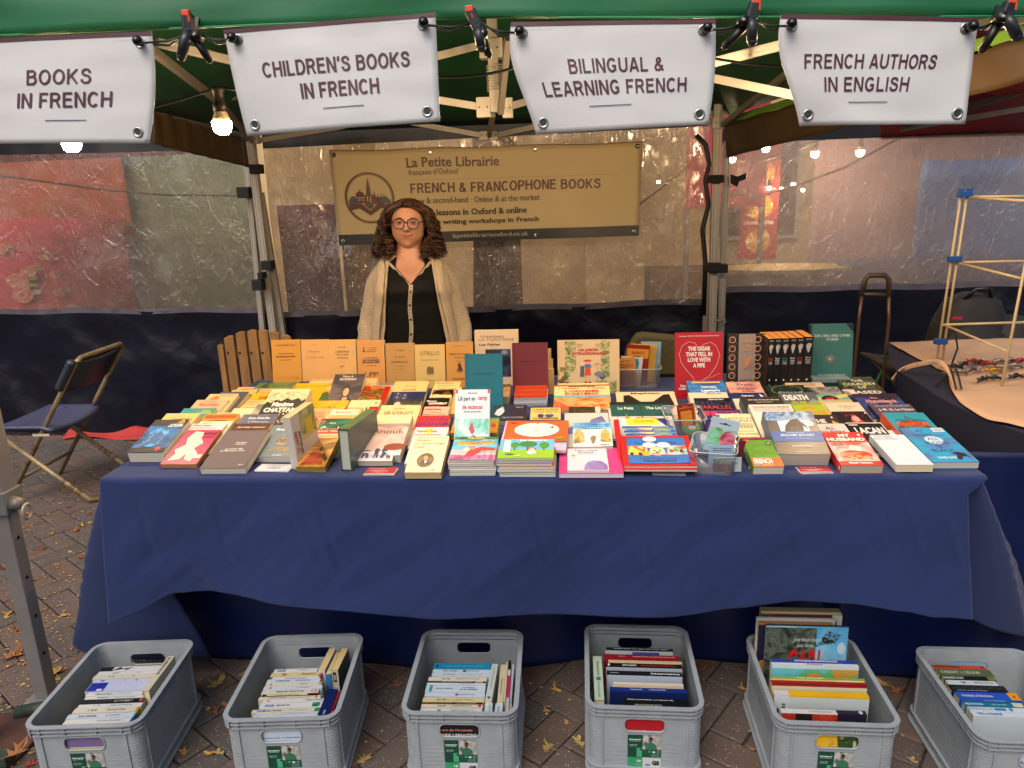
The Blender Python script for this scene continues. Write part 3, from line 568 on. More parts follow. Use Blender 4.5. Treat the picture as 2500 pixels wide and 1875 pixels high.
tarp('right rear tarp behind the wire rack, clear window over navy',.88,3.1,4.5,.02,.875,1.72,1.80,m_clearR,15,0,.012)
# dark cord edge of middle tarp, seen at the right pole
mb=MB(); mb.tube([PY(x,y,4.42) for x,y in((1700,330),(1722,352),(1733,400),(1722,440),(1730,500),(1715,560),(1722,640),(1718,770))],.014,6,m_navyb); o=mb.build('tarp_edge_fold',None,True); tag(o,'dark folded tarp edge hanging beside the right tent poles','tarp edge')
t=thing('groundsheet','red cloth strip on the paving behind the folding chair','cloth strip',loc=(-2.9,4.35,0))
mb=MB(); mb.grid(lambda a,b:(-.45+1.15*a,.02+.11*b+.03*math.sin(a*9),.012+.008*math.sin(a*14+b*3)+.05*b*b),30,5,mat('red_cloth','#a5302c',.8,var=.15)); mb.build('cloth',t,True).modifiers.new('s','SOLIDIFY').thickness=.004
# neighbouring red canopies
for lb,pts in (('crimson neighbouring tent roof at the upper right',[(2150,105,3.6),(2520,60,3.2),(2520,330,4.55),(2150,340,4.55)]),('dark red roof edge of the tent behind, left',[(-60,330,4.6),(560,325,4.6),(560,372,4.62),(-60,400,4.62)])):
    P_=[PY(a,b,c) for a,b,c in pts]; t=thing('red_canopy',lb,'canopy',loc=P_[0]); mb=MB(); mb.add([p-P_[0] for p in P_],[(0,1,2,3)],mat('red_canvas','#8f0f1c',.6,0,.2,6,.15,3)); mb.build('roof_panel',t).modifiers.new('s','SOLIDIFY').thickness=.002
    if 'upper' in lb:
        mb=MB(); mb.bar(PY(2200,310,4.4)-P_[0],PY(2520,215,3.9)-P_[0],.015,.03,m_alud); mb.bar(PY(2200,315,4.4)-P_[0],PY(2520,262,4.0)-P_[0],.012,.025,m_alu); mb.bar(PY(2380,218,4.0)-P_[0],PY(2520,240,4.0)-P_[0],.012,.02,m_alud); mb.build('canopy_bar',t)

# ---- bulbs on a cable
m_bulb=bpy.data.materials.new('lit_bulb'); m_bulb.use_nodes=True; n=m_bulb.node_tree; n.nodes.clear(); em=n.nodes.new('ShaderNodeEmission'); em.inputs[0].default_value=(1,.66,.36,1); em.inputs[1].default_value=BULB; ou=n.nodes.new('ShaderNodeOutputMaterial'); n.links.new(em.outputs[0],ou.inputs[0])
m_sock=mat('bulb_socket','#2a2018',.5); m_neck=mat('bulb_neck','#c9b596',.35)
def bulb_proto():
    t=thing('light_bulb','x','light bulb',loc=(0,0,0)); L=lambda rs,m_,nm:(lambda mb:(mb.loft([[(r*math.cos(2*PI*k/18),r*math.sin(2*PI*k/18),z) for k in range(18)] for r,z in rs],m_),mb.build(nm,t,True)))(MB())
    L([(.001,-.092),(.014,-.09),(.024,-.082),(.0285,-.07),(.030,-.058),(.0285,-.05)],m_bulb,'globe'); L([(.0285,-.05),(.024,-.038),(.018,-.022),(.016,-.016)],m_neck,'neck'); L([(.017,-.024),(.021,-.02),(.021,.002),(.016,.006),(.016,.034),(.019,.038),(.019,.05),(.001,.052)],m_sock,'socket'); return t
bp=bulb_proto(); B1=PY(175,355,2.4); B2=PY(543,312,2.4); dB=B2-B1
blabels=['lit bulb peeping below the leftmost white sign','lit bulb hanging between the two left white signs','lit bulb on the string hidden behind the second sign','lit bulb on the string behind the third sign','lit bulb on the string behind gap of third and fourth signs','lit bulb on the string behind the fourth sign']
bpos=[]
for i,lb in enumerate(blabels):
    o=bp if i==0 else copy_tree(bp); q=B1+dB*i; q.z=[B1.z,B2.z,B2.z+.03,B2.z+.035,B2.z+.03,B2.z+.01][i]; 
    if i==4: q.x-=.06
    o.location=q+Vector((0,0,.07)); o['label']=lb; o['group']='warm bulbs strung under the canopy'; bpos.append(q+Vector((0,0,.12)))
mb=MB(); pts=[]
pp=[bpos[0]-dB]+bpos+[bpos[-1]+dB*.6]
for a,b in zip(pp,pp[1:]):
    for k in range(8): u=k/8; p=a.lerp(b,u); p.z-=.035*math.sin(PI*u); pts.append(p)
mb.tube(pts,.004,6,m_blk); o=mb.build('light_cable',None,True); tag(o,'black cable carrying the warm bulbs under the canopy','cable')
# bulbs and cables seen through the right tarp
bp2=None
for i,(x,y,Y,s) in enumerate([(1870,362,5.2,.8),(1990,374,5.2,.9),(2100,371,5.2,.9),(1877,458,6.4,.6),(1908,460,6.6,.5),(1937,450,6.4,.6),(1960,463,6.6,.5),(1608,443,6.6,.5),(1788,388,5.0,.7),(1745,330,5.4,.01)][:9]):
    o=copy_tree(bp); o.location=PY(x,y,Y)+Vector((0,0,.06*s)); o.scale=(s,)*3; o['group']='small lit bulbs beyond the clear tarps'
    o['label']=['first bulb from the left in the bright trio past the right tarp','middle bulb of the bright trio past the right tarp','rightmost bulb of the bright trio past the right tarp','dim bulb lower left beyond the right tarp','faint small bulb between two dim lower bulbs','brighter dim bulb under the bright trio','faint bulb lowest right of the dim cluster','small bulb glowing beyond the middle tarp right side','bulb glowing against the right tent pole beyond the tarp'][i]
for lb,pts,Y in (('black cable crossing behind the right clear tarp rising right',[(1760,470),(1860,478),(1950,450),(2060,410),(2200,335)],5.0),('upper thin cable behind the right clear tarp',[(1780,400),(1870,385),(1960,355),(2050,330)],5.1),('second thin cable behind the right clear tarp',[(1790,420),(1900,385),(2000,345)],5.15),('sagging grey rope seen through the left clear tarp',[(-30,425),(120,445),(260,465),(400,476),(600,478)],4.9),('thin cables behind the middle tarp right end',[(1560,500),(1620,455),(1680,410)],5.2)):
    mb=MB(); mb.tube([PY(x,y,Y) for x,y in pts],.007,6,mat('cable_grey','#2a2624',.7)); o=mb.build('hanging_cable',None,True); tag(o,lb,'cable')

# ================================================================== TABLE
TZ=.78
m_cloth=mat('blue_cotton','#1c2b57',.88,0,.2,600,.09,3.5,sheen=.1,spec=.25); m_skirt=mat('navy_vinyl','#0d1a46',.3,0,.35,2.2,.2,2,det=2)
m_tab=mat('table_plastic','#b9b6ae',.6)
tb=thing('trestle_table','long folding trestle table hidden under the blue cloth','table',loc=(-.12,2.33,0)); tinv=Matrix.Translation((.12,-2.33,0))
mb=MB(); mb.box(-1.27,1.815,.735,1.02,2.84,TZ-.006,m_tab); mb.build('tabletop',tb,inv=tinv)
for x in (-1.1,.85):
    for y in (2.2,2.7):
        mb=MB(); mb.tube([(x,y,.0),(x,y,.735)],.014,8,m_alud); mb.build('leg',tb,inv=tinv)
tc_=thing('tablecloth','blue cotton cloth over the book table, hanging in front','tablecloth',loc=(-.12,1.84,TZ)); ci=Matrix.Translation((.12,-1.84,-TZ))
hemf=[(-1.31,.335),(-1.24,.36),(-1.128,.415),(-1.0,.425),(-.689,.393),(-.341,.368),(0,.362),(.25,.378),(.44,.403),(.6,.427),(.72,.430),(.85,.41),(.93,.392),(1.04,.378)]
def lerpt(T,x):
    if x<=T[0][0]: return T[0][1]
    for a,b in zip(T,T[1:]):
        if x<=b[0]:
            u=(x-a[0])/(b[0]-a[0]); u=u*u*(3-2*u)*.5+u*.5; return a[1]+(b[1]-a[1])*u
    return T[-1][1]
def xr(v): return .985+.0*v+.04*v**2
_r=random.Random(12); CREASE=[(_r.uniform(-1.2,.95),_r.uniform(.1,.5),_r.uniform(.006,.016),_r.uniform(.002,.005)*_r.choice((-1,1)),_r.uniform(0,.1),_r.uniform(.2,.42)) for _ in range(34)]
def clothf(u,v):
    # v 0..1 : first part on the table top, then over the edge and down
    top=.26
    xl=-1.285-.035*max(0,v-top); 
    if v<top:
        t=v/top; x=-1.285+(1.03+1.285)*u; y=2.86-(2.86-1.803)*t; return (x,y,TZ+.0015*math.sin(x*9+y*5)+.0006*noise.noise(Vector((x*20,y*20,0))))
    t=(v-top)/(1-top)
    x0=-1.285-.03*t; x1=1.03 if t<.03 else 1.03-.05*min(1,(t-.03)*9)+.045*t; x=x0+(x1-x0)*u
    hz=lerpt(hemf,x)+.012; 
    s=t*(TZ-hz); rad=.014
    if s<rad*1.57: a=s/rad; y=1.803-rad*math.sin(a); z=TZ-rad*(1-math.cos(a))
    else: y=1.803-rad; z=TZ-rad-(s-rad*1.57)
    k=max(0,s-.02)
    y+=-.03*k/.4 + k*(.045*math.sin(x*5.1+1)+.03*math.sin(x*12+s*4)+.07*noise.noise(Vector((x*2.6+s*2.5,s*2.4,4)))) +.005*noise.noise(Vector((x*8+s*9,s*7,2)))*min(1,s*6)+.0018*noise.noise(Vector((x*26+s*22,s*14,2)))*min(1,s*8)
    for (xc,sl,w_,am,s0,s1_) in CREASE:
        dd=(x-xc-sl*s)/w_
        if abs(dd)<3 and s0<s<s1_: y-=am*math.exp(-dd*dd)*math.sin(PI*(s-s0)/(s1_-s0))
    # diagonal drag folds from the corner
    d=(x+1.25)*.75-(TZ-z)*.55; y-=.004*math.exp(-((d-.02)/.02)**2)+.003*math.exp(-((d-.12)/.018)**2)*min(1,k*5)
    return (x,y,z)
mb=MB(); mb.grid(clothf,420,120,m_cloth); o=mb.build('front_and_top',tc_,True,inv=ci); o.modifiers.new('s','SOLIDIFY').thickness=.0012
def curve(P,t):
    n=len(P)-1; f=min(max(t*n,0),n-1e-6); i=int(f); u=f-i; a=Vector(P[max(i-1,0)]);b=Vector(P[i]);c=Vector(P[i+1]);d=Vector(P[min(i+2,n)])
    return .5*((2*b)+(c-a)*u+(2*a-5*b+4*c-d)*u*u+(3*b-a-3*c+d)*u**3)
def sidecloth(top,bot,name,sg):
    mb=MB()
    def f(u,v):
        a=curve(top,u); b=curve(bot,u); p=a.lerp(b,v); 
        bul=math.sin(PI*min(1,v*1.2))*.012
        p.x+=sg*(-bul+.004*math.sin(v*70+u*6)*math.sin(PI*v)*(.4+.6*noise.noise(Vector((u*4,v*3,1))))+.012*v*math.sin(u*24)); 
        return p
    mb.grid(f,70,70,m_cloth); o=mb.build(name,tc_,True,inv=ci); o.modifiers.new('s','SOLIDIFY').thickness=.0012
sidecloth([(-1.285,2.86,TZ),(-1.287,2.5,TZ),(-1.287,2.1,TZ-.001),(-1.288,1.86,TZ-.002),(-1.285,1.808,TZ-.02),(-1.24,1.815,TZ-.05)],
          [(-1.42,2.86,.22),(-1.46,2.5,.20),(-1.55,2.15,.20),(-1.59,1.97,.195),(-1.50,1.93,.12),(-1.16,2.0,.075)],'left_drape',1)
sidecloth([(1.03,2.86,TZ),(1.032,2.5,TZ),(1.032,2.1,TZ-.001),(1.032,1.86,TZ-.002),(1.02,1.808,TZ-.02),(.97,1.815,TZ-.05)],
          [(1.55,2.86,.33),(1.52,2.5,.3),(1.45,2.2,.25),(1.36,2.02,.20),(1.23,1.95,.24),(1.0,1.92,.37)],'right_drape',-1)
t=thing('under_table_tarp','dark navy vinyl sheet closing the space under the table','tarp',loc=(0,2.08,0))
mb=MB()
def sk(u,v):
    x=-1.36+2.76*u; y=.0+.03*math.sin(x*3)+.02*math.sin(x*7+1)*(1-v)+.06*noise.noise(Vector((x*1.5,v*2,3)))*(1-v); 
    return (x,y-.03*(1-v)+ (0.05 if x<.8 else 0),.003+.74*v)
mb.grid(sk,150,40,m_skirt); mb.build('vinyl_sheet',t,True).modifiers.new('s','SOLIDIFY').thickness=.0015

# ================================================================== SIGNS, CLAMPS, CORDS
m_vinyl=mat('white_vinyl','#bfc0c2',.5,0,.3,8,.03,5); m_back=mat('vinyl_back','#6a5a50',.6); m_seam='#a9aab4'; MAR='#431024'
m_grom=mat('steel_eyelet','#a9abad',.25,.9)
def sign(lb,TL,TR,BR,BL,bow,lines,rule,Y,italic=False,bowr=0):
    A,B,C_,D=[PY(x,y,Y) for x,y in (TL,TR,BR,BL)]
    ctr=(A+B)/2; t=thing('hanging_sign',lb,'sign',loc=ctr)
    def Wp(u,v,off=0):
        p=D.lerp(C_,u).lerp(A.lerp(B,u),v)-ctr
        p.x+= -bow*math.sin(PI*v**1.6)*(1-u)**3 + bowr*math.sin(PI*v)*u**4
        p.y+=-.012*math.sin(PI*u)*(.3+.7*(1-v))-.02*(1-v)+.003*noise.noise(Vector((u*4,v*4,TL[0])))-off+.018*(1-v)**3*(1-u)**4
        return p
    mb=MB(); mb.grid(lambda u,v:Wp(u,v),32,20,m_vinyl); o=mb.build('vinyl_sheet',t,True); o.modifiers.new('s','SOLIDIFY').thickness=.001
    W,H=.51,.26
    wp=lambda p:Wp(p[0]/W+.5,p[1]/H,p[2])
    el=[('r',0,.962,1,1,MAR),('l',[(.025,.93),(.025,.05),(.975,.05),(.975,.93),(.025,.93)],.0009,m_seam)]
    for s,u0,u1,vc,h in lines: el.append(('k',s,(u0+u1)/2,vc,u1-u0,h*.98,MAR,.155,.22 if italic else 0))
    el.append(('r',rule[0],rule[2]-.004,rule[1],rule[2]+.004,'#3a3f66'))
    prints(el,W,H,warp=wp,z0=.0012).build('printed_lettering',t)
    for u,v,ball in ((.06,.9,1),(.94,.9,1),(.06,.1,0),(.94,.1,0)):
        c=Wp(u,v,.0015); mb=MB(); n=20
        for r,(z,rr) in enumerate([]): pass
        ring=[[(c.x+rr*math.cos(2*PI*k/n),c.y-z,c.z+rr*math.sin(2*PI*k/n)) for k in range(n)] for rr,z in ((.0125,0),(.0118,.002),(.0095,.0022),(.0072,.0008))]
        mb.loft(ring,m_grom,False); mb.build('eyelet',t,True)
        if not ball: mb=MB(); mb.add([(c.x+.0073*math.cos(2*PI*k/n),c.y-.0004,c.z+.0073*math.sin(2*PI*k/n)) for k in range(n)],[tuple(range(n))],ink('#2a3028')); mb.build('eyelet_hole',t)
        else:
            mb=MB(); d=Vector((-.004 if u<.5 else .004,-.014,.001))*1.3; mb.sphere(c+d,(.0115,.012,.0115),m_ball,14,10); mb.tube([c,c+d],.006,8,m_ball); mb.build('cord_ball',t,True)
    return [Wp(.06,.9)+ctr,Wp(.94,.9)+ctr]
m_ball=mat('black_ball','#07080b',.18)
sy=1.80
s1=sign('leftmost white sign reading books in French, cut by the frame',(-118,100),(370,76),(375,351),(-100,352),0,[('BOOKS',.39,.71,.62,.145),('IN FRENCH',.345,.81,.405,.145)],(.49,.69,.215),sy,bowr=.012)
s2=sign("white sign reading children's books in French",(545,73),(1063,31),(1078,298),(605,333),.0,[('CHILDREN\u2019S BOOKS',.155,.87,.60,.145),('IN FRENCH',.33,.715,.375,.145)],(.43,.635,.2),sy)
s3=sign('white sign reading bilingual and learning French',(1248,54),(1747,48),(1726,305),(1309,329),.018,[('BILINGUAL &',.265,.745,.595,.135),('LEARNING FRENCH',.115,.86,.395,.135)],(.335,.565,.225),sy,bowr=.006)
s4=sign('rightmost white sign reading French authors in English in italics',(1907,35),(2389,44),(2345,305),(1951,308),.018,[('FRENCH AUTHORS',.11,.80,.585,.135),('IN ENGLISH',.185,.645,.375,.135)],(.3,.52,.21),sy,True)
m_cl=mat('clamp_grey','#22262b',.35); m_clo=mat('clamp_orange','#d9481c',.4)
def clamp(lb,top,piv,h1,h2,j2):
    T,P0,A,B,J=[PY(x,y,1.79) for x,y in (top,piv,h1,h2,j2)]
    t=thing('spring_clamp',lb,'clamp',loc=P0); q=lambda v:v-P0
    up=(0,1,0)
    mb=MB(); mb.bar(q(P0),q(T),.024,.024,m_cl,up); d=(T-P0).normalized(); s=Vector((d.z,0,-d.x))
    mb.build('front_jaw',t,bevel=.004)
    mb=MB()
    for k in range(6):
        for a in (-.0035,.0035):
            c=q(P0.lerp(T,.3+.1*k)+s*a); mb.tube([c+Vector((0,-.0112,0)),c+Vector((0,-.0135,0))],.0026,6,m_cl)
    mb.build('grip_studs',t)
    mb=MB(); mb.tube([q(P0)+Vector((0,-.004,0)),q(P0).lerp(q(A),.35)+Vector((0,-.01,0)),q(A)+Vector((0,-.012,0))],[.012,.0125,.011],10,m_cl); mb.sphere(q(A)+Vector((0,-.012,0)),.011,m_cl,10,8); mb.build('front_handle',t,True)
    mb=MB(); mb.tube([q(P0)+Vector((0,.01,0)),q(B)+Vector((0,.008,0))],[.0105,.009],10,m_blk); mb.sphere(q(B)+Vector((0,.008,0)),.0075,m_blk,10,8); mb.build('rear_handle',t,True)
    mb=MB(); mb.bar(q(P0)+Vector((0,.02,0)),q(T)+Vector((0,.045,0)),.014,.008,m_cl,up); mb.build('rear_jaw',t)
    mb=MB(); c=q(T); mb.box(c.x-.009,c.y-.013,c.z-.006,c.x+.009,c.y+.004,c.z+.007,m_clo); mb.box(c.x+.004,c.y-.013,c.z-.02,c.x+.009,c.y+.0,c.z,m_clo); mb.build('orange_pad',t,bevel=.002)
    mb=MB(); c=q(J); mb.tube([c+Vector((0,-.014,0)),c+Vector((0,.014,0))],.011,12,m_blk); mb.tube([c+Vector((0,-.017,0)),c+Vector((0,-.013,0))],.0035,8,m_alu); mb.build('pivot_pin',t,True)
clamp('first spring clamp from the left, between books and children signs',(458,34),(462,80),(449,140),(508,146),(482,88))
clamp('second spring clamp, right of the children sign, leaning right',(1147,24),(1168,72),(1177,118),(1193,133),(1180,82))
clamp('third spring clamp, legs splayed left, between two right signs',(1845,4),(1833,48),(1833,104),(1771,112),(1812,52))
clamp('fourth spring clamp at the top right corner of the canopy',(2467,4),(2452,42),(2476,92),(2402,120),(2440,44))
mb=MB()
def cord(p,q,lb):
    p=Vector(p);q=Vector(q); mb=MB()
    for k in (0,1):
        m_=(p+q)/2+Vector((0,.01*k,-.006-.008*k)); mb.tube([p,m_,q+Vector((0,0,.01*k))],.0024,6,m_blk)
    o=mb.build('bungee_cord',None,True); tag(o,lb,'cord')
K=[PY(x,y,1.80) for x,y in ((470,82),(1165,58),(1838,50),(2450,45))]
cord(s1[1],K[0],'black elastic from first clamp to the leftmost sign'); cord(s2[0],K[0],"black elastic from first clamp to the children's books sign")
cord(s2[1],K[1],"black elastic from second clamp to the children's books sign"); cord(s3[0],K[1],'black elastic from second clamp to the bilingual sign')
cord(s3[1],K[2],'black elastic from third clamp to the bilingual sign'); cord(s4[0],K[2],'black elastic from third clamp to the rightmost sign'); cord(s4[1],K[3],'black elastic from fourth clamp to the rightmost sign')

# banner
BY=4.28
A,B,C_,D=[PY(x,y,BY) for x,y in ((804,367),(1568,345),(1559,575),(830,599))]
bt=thing('banner','wide beige banner for French and francophone books behind the woman','banner',loc=(A+B)/2); cc=(A+B)/2
def Wb(u,v,off=0):
    p=D.lerp(C_,u).lerp(A.lerp(B,u),v)-cc; p.y+=-.012*math.sin(PI*u*3)*(1-v)-off-.01+.004*noise.noise(Vector((u*6,v*3,0))); p.z-=.006*math.sin(PI*u*3)**2*v; return p
m_beige=mat('beige_vinyl','#bba97f',.5,0,.05,300,.04,2)
mb=MB(); mb.grid(Wb,60,16,m_beige); mb.build('banner_sheet',bt,True).modifiers.new('s','SOLIDIFY').thickness=.001
DM='#4a1712'; DK='#2a2420'; LG='#3a3c42'
el=[('r',0,0,1,.115,'#23262c'),('r',0,.99,1,1,DM),('t','La Petite Librairie',.4,.852,.3,.105,DM,.02),('t','fran\u00e7aise d\u2019Oxford',.335,.745,.16,.075,'#3a2a22',.0),('r',.253,.668,.93,.671,'#8a7040'),
('k','FRENCH & FRANCOPHONE BOOKS',.565,.583,.615,.105,DM,.17,0),('t','New & second-hand \u00b7 Online & at the market',.468,.452,.42,.066,DK,.0),('t','French lessons in Oxford & online',.445,.322,.38,.07,DK,.028),('t','Creative writing workshops in French',.465,.212,.42,.07,DK,.028),
('t','lapetitelibrairieoxford.co.uk',.513,.058,.25,.062,'#b8b0a0',.0),
('o',.12,.5,.083,.27,.0045,DM),('o',.12,.5,.077,.25,.0018,DM)]
cx,cy=.12,.5
def pl(pts,c): el.append(('p',[(cx+a*.08,cy+b*.26) for a,b in pts],c))
# open book
pl([(-.85,-.2),(-.45,-.12),(0,-.5),(.45,-.12),(.85,-.2),(.9,-.5),(.45,-.42),(0,-.72),(-.45,-.42),(-.9,-.5)],DM)
pl([(-.8,-.16),(-.4,-.02),(0,-.42),(-.02,-.52),(-.4,-.2),(-.78,-.3)],'#b9995f'); pl([(.8,-.16),(.4,-.02),(0,-.42),(.02,-.52),(.4,-.2),(.78,-.3)],'#b9995f')
for k in range(3):
    el.append(('l',[(cx+.08*a,cy+.26*(b-.07*k)) for a,b in ((-.82,-.22),(-.4,-.1),(-.02,-.47))],.0016,DM)); el.append(('l',[(cx+.08*a,cy+.26*(b-.07*k)) for a,b in ((.82,-.22),(.4,-.1),(.02,-.47))],.0016,DM))
pl([(-.18,-.3),(-.18,.12),(-.12,.12),(-.1,.3),(-.02,.85),(.06,.3),(.08,.12),(.14,.12),(.14,-.3)],DM)
for k in (-.1,.03): pl([(k,-.2),(k,.05),(k+.05,.1),(k+.05,-.2)],'#b9995f')
pl([(-.62,-.2),(-.62,.05),(-.56,.08)]+[(-.38+.18*math.cos(a),.08+.2*math.sin(a)) for a in [PI-PI*i/8 for i in range(9)]]+[(-.16,.05),(-.16,-.2)],DM)
pl([(-.40,.26),(-.38,.42),(-.36,.26)],DM); el.append(('l',[(cx-.62*.08,cy+.02*.26),(cx-.18*.08,cy+.02*.26)],.0025,'#b9995f'))
for k in range(4): pl([(-.55+.1*k,-.12),(-.55+.1*k,-.02),(-.51+.1*k,-.02),(-.51+.1*k,-.12)],'#b9995f')
pl([(.18,-.25),(.18,.05),(.22,.3),(.26,.05),(.34,.02),(.37,.16),(.4,.02),(.48,.02),(.5,.2),(.53,.02),(.6,.02),(.62,.2),(.65,.02),(.72,0),(.72,-.2)],DM)
for a,b,r in ((-.68,-.05,.13),(-.58,-.12,.12),(-.75,-.16,.12),(-.08,-.25,.12),(.02,-.32,.12),(.68,-.08,.12),(.78,-.15,.1),(.58,-.15,.1)): el.append(('e',cx+a*.08,cy+b*.26,r*.08,r*.26,LG))
prints(el,1.9,.6,warp=lambda p:Wb(p[0]/1.9+.5,p[1]/.6,p[2]),z0=.004,dz=.0002).build('printed_lettering',bt)
for u,v,c in ((.015,.95,1),(.985,.95,1),(.33,.95,0),(.665,.95,0),(.015,.045,0),(.985,.045,0),(.35,.04,0),(.665,.04,0)):
    p=Wb(u,v,.002); mb=MB(); n=16; mb.loft([[(p.x+rr*math.cos(2*PI*k/n),p.y-z,p.z+rr*math.sin(2*PI*k/n)) for k in range(n)] for rr,z in ((.013,0),(.011,.003),(.006,.002))],m_ball if c else m_grom,True); mb.build('eyelet',bt,True)

# ================================================================== CHAIRS
m_cb=mat('chair_blue','#3c4260',.42,0,.05,60,.06,5); m_ct=mat('chair_tube','#8a7a5c',.45,.3,.15,60,.3,14); m_rst=mat('rust','#4a2c1c',.9)
ch=thing('folding_chair','blue plastic folding chair with worn beige tubes, left of the stall','chair',loc=(-2.6,3.55,0)); hi=Matrix.Translation((2.6,-3.55,0))
A1=PZ(22,1226,0); B1_=PZ(222,1232,0); ya,yb=A1.y,A1.y+.40
U1=PY(151,956,ya+.02); T1=U1+(U1-A1).normalized()*.175
def tubes(name,pts,r=.0125): mb=MB(); mb.tube(pts,r,10,m_ct); o=mb.build(name,ch,True,inv=hi); return o
dy=Vector((0,.40,0)); dx2=Vector((.0,.0,0))
tubes('leg',[A1,U1,U1+(T1-U1)*.5,T1,T1+Vector((.01,.03,.02)),T1+dy+Vector((.01,-.03,.02)),T1+dy,U1+dy,A1+dy])
sp=PY(4,1066,ya); sp2=sp+Vector((0,0,.0)); Bq=Vector((B1_.x,ya-.02,0.012))
tubes('leg',[sp,sp.lerp(Bq,.97),Bq+Vector((.02,.03,0)),Bq+Vector((.02,.37,0)),sp.lerp(Bq,.97)+dy,sp+dy])
k1=A1.lerp(U1,.22); tubes('cross_rail',[k1,k1+dy],.009)
sc=PY(100,1024,ya+.2); szt=sc.z
mb=MB()
def seatf(u,v):
    x=sp.x-.07+(.37)*u; y=ya-.01+(.42)*v; z=szt+.0+.012*((2*v-1)**2)-.018*max(0,(u-.85)/.15)**2-.03*max(0,(.1-u)/.1)**2-.0*u
    c=(2*v-1); x=x+(.02*(c*c) if u<.5 else -.03*c*c)
    return (x,y,z)
mb.grid(seatf,22,16,m_cb); o=mb.build('seat',ch,True,inv=hi); s_=o.modifiers.new('s','SOLIDIFY'); s_.thickness=.014; s_.offset=1
mb=MB(); d=(T1-U1).normalized()
def backf(u,v):
    p=U1+d*(.01+.175*v)+Vector((0,.02,0))*0; y=ya-.015+.43*u; b=.035*(1-(2*u-1)**2); lo=.05*(1-(2*u-1)**2)*0
    n_=Vector((d.z,0,-d.x)); w_=1-.0*v
    return (p.x+n_.x*b+.0, y, p.z+n_.z*b)
mb.grid(backf,16,10,mat('chair_back_dark','#252b38',.35)); o=mb.build('backrest',ch,True,inv=hi); s_=o.modifiers.new('s','SOLIDIFY'); s_.thickness=.03
rn=random.Random(2); mb=MB()
for a,b in ((A1,U1),(sp,Bq),(A1+dy,U1+dy),(sp+dy,Bq+dy)):
    for k in range(4):
        u=rn.uniform(.05,.5) if a is A1 else rn.uniform(.45,.97); p=a.lerp(b,u); q=a.lerp(b,u+rn.uniform(.02,.06)); mb=MB(); mb.tube([p,q],.0129,8,m_rst); mb.build('rust_patch',ch,True,inv=hi)
mb=MB(); p=PY(101,1062,ya-.02); mb.box(p.x-.045,p.y-.004,p.z-.006,p.x+.045,p.y,p.z+.006,mat('cream_clip','#b0aa94',.5)); mb.build('seat_bracket',ch,inv=hi)

m_wood=mat('weathered_wood','#80603a',.8,0,.5,30,.3,10,stretch=(3,3,.5),det=6)
wc=thing('wooden_chair','weathered wooden garden chair with arched slatted back','chair',loc=(-1.6,3.05,0)); WY=3.0; wi=Matrix.Translation((1.6,-3.05,0))
for (xl,xr_,yt) in ((1003,1060,195),(1073,1170,105),(1197,1295,60),(1320,1418,40),(1440,1537,38),(1563,1655,58),(1685,1780,95)):
    l=PY(*Z(1,xl,yt),WY); r=PY(*Z(1,xr_,yt),WY); mid=(l.x+r.x)/2; hw=(r.x-l.x)/2
    slope=0 if xl==1003 else .3*( (1430-(xl+xr_)/2)/400)
    mb=MB(); n=6; top=[]
    zb=.45
    tz=[(l.z-hw*slope*(1-2*k/n)+.006*math.sin(PI*k/n)) for k in range(n+1)]
    prof=[(mid-hw,zb),(mid+hw,zb)]+[(mid+hw-2*hw*k/n,tz[n-k]) for k in range(n+1)]
    th=.018; vs=[(x,WY,z) for x,z in prof]+[(x,WY+th,z) for x,z in prof]; m_=len(prof)
    mb.add(vs,[tuple(range(m_)),tuple(range(2*m_-1,m_-1,-1))]+[(i,m_+i,m_+(i+1)%m_,(i+1)%m_) for i in range(m_)],m_wood); mb.build('slat',wc,inv=wi,bevel=.002)
    if xl!=1003: 
        mb=MB(); p=PY(*Z(1,(xl+xr_)/2,268),WY-.001); mb.tube([p,p+Vector((0,-.002,0))],.005,8,m_bolt); mb.build('screw',wc,inv=wi)
p=PY(*Z(1,1050,268),WY+.02); q=PY(*Z(1,1700,250),WY+.02)
for dz_ in (0,-.32): 
    mb=MB(); mb.box(p.x,WY+.0185,p.z-.022+dz_,q.x+.06,WY+.045,p.z+.018+dz_,m_wood); mb.build('back_rail',wc,inv=wi)
mb=MB(); 
for k in range(5): mb.box(p.x,WY+.05+.09*k,.42,q.x+.06,WY+.13+.09*k,.44,m_wood)
mb.build('seat',wc,inv=wi)
for x in (p.x+.03,q.x+.0):
    for y in (WY+.06,WY+.46): mb=MB(); mb.box(x-.025,y-.025,0,x+.025,y+.025,.42,m_wood); mb.build('leg',wc,inv=wi)

# ================================================================== RIGHT SIDE
t=thing('neighbour_table','dark cloth covered table of the next stall at the right','table',loc=(2,2.6,0))
ti=Matrix.Translation((-2,-2.6,0)); m_nv=mat('navy_felt','#0a0f28',.9,0,.1,300,.1,3)
edge=[(2188,930,.80),(2190,905,.815),(2225,925,.80),(2290,968,.79),(2370,1010,.785),(2440,1038,.785),(2530,1068,.785)]
ep=[PZ(a,b,c) for a,b,c in edge[1:]]
mb=MB(); n=len(ep); ft=[p.copy() for p in ep]
vs=ep+[Vector((p.x+.04,p.y-.03,.02)) for p in ep]; mb.add(vs,[(i,i+1,n+i+1,n+i) for i in range(n-1)],m_nv); mb.build('side_cloth',t,True,inv=ti)
mb=MB(); vs=ep+[Vector((3.4,2.0,.79)),Vector((3.4,3.4,.79)),Vector((1.4,3.35,.79))]; mb.add([v-Vector((0,0,.004)) for v in vs],[tuple(range(len(vs)))],m_nv); mb.build('tabletop',t,inv=ti)
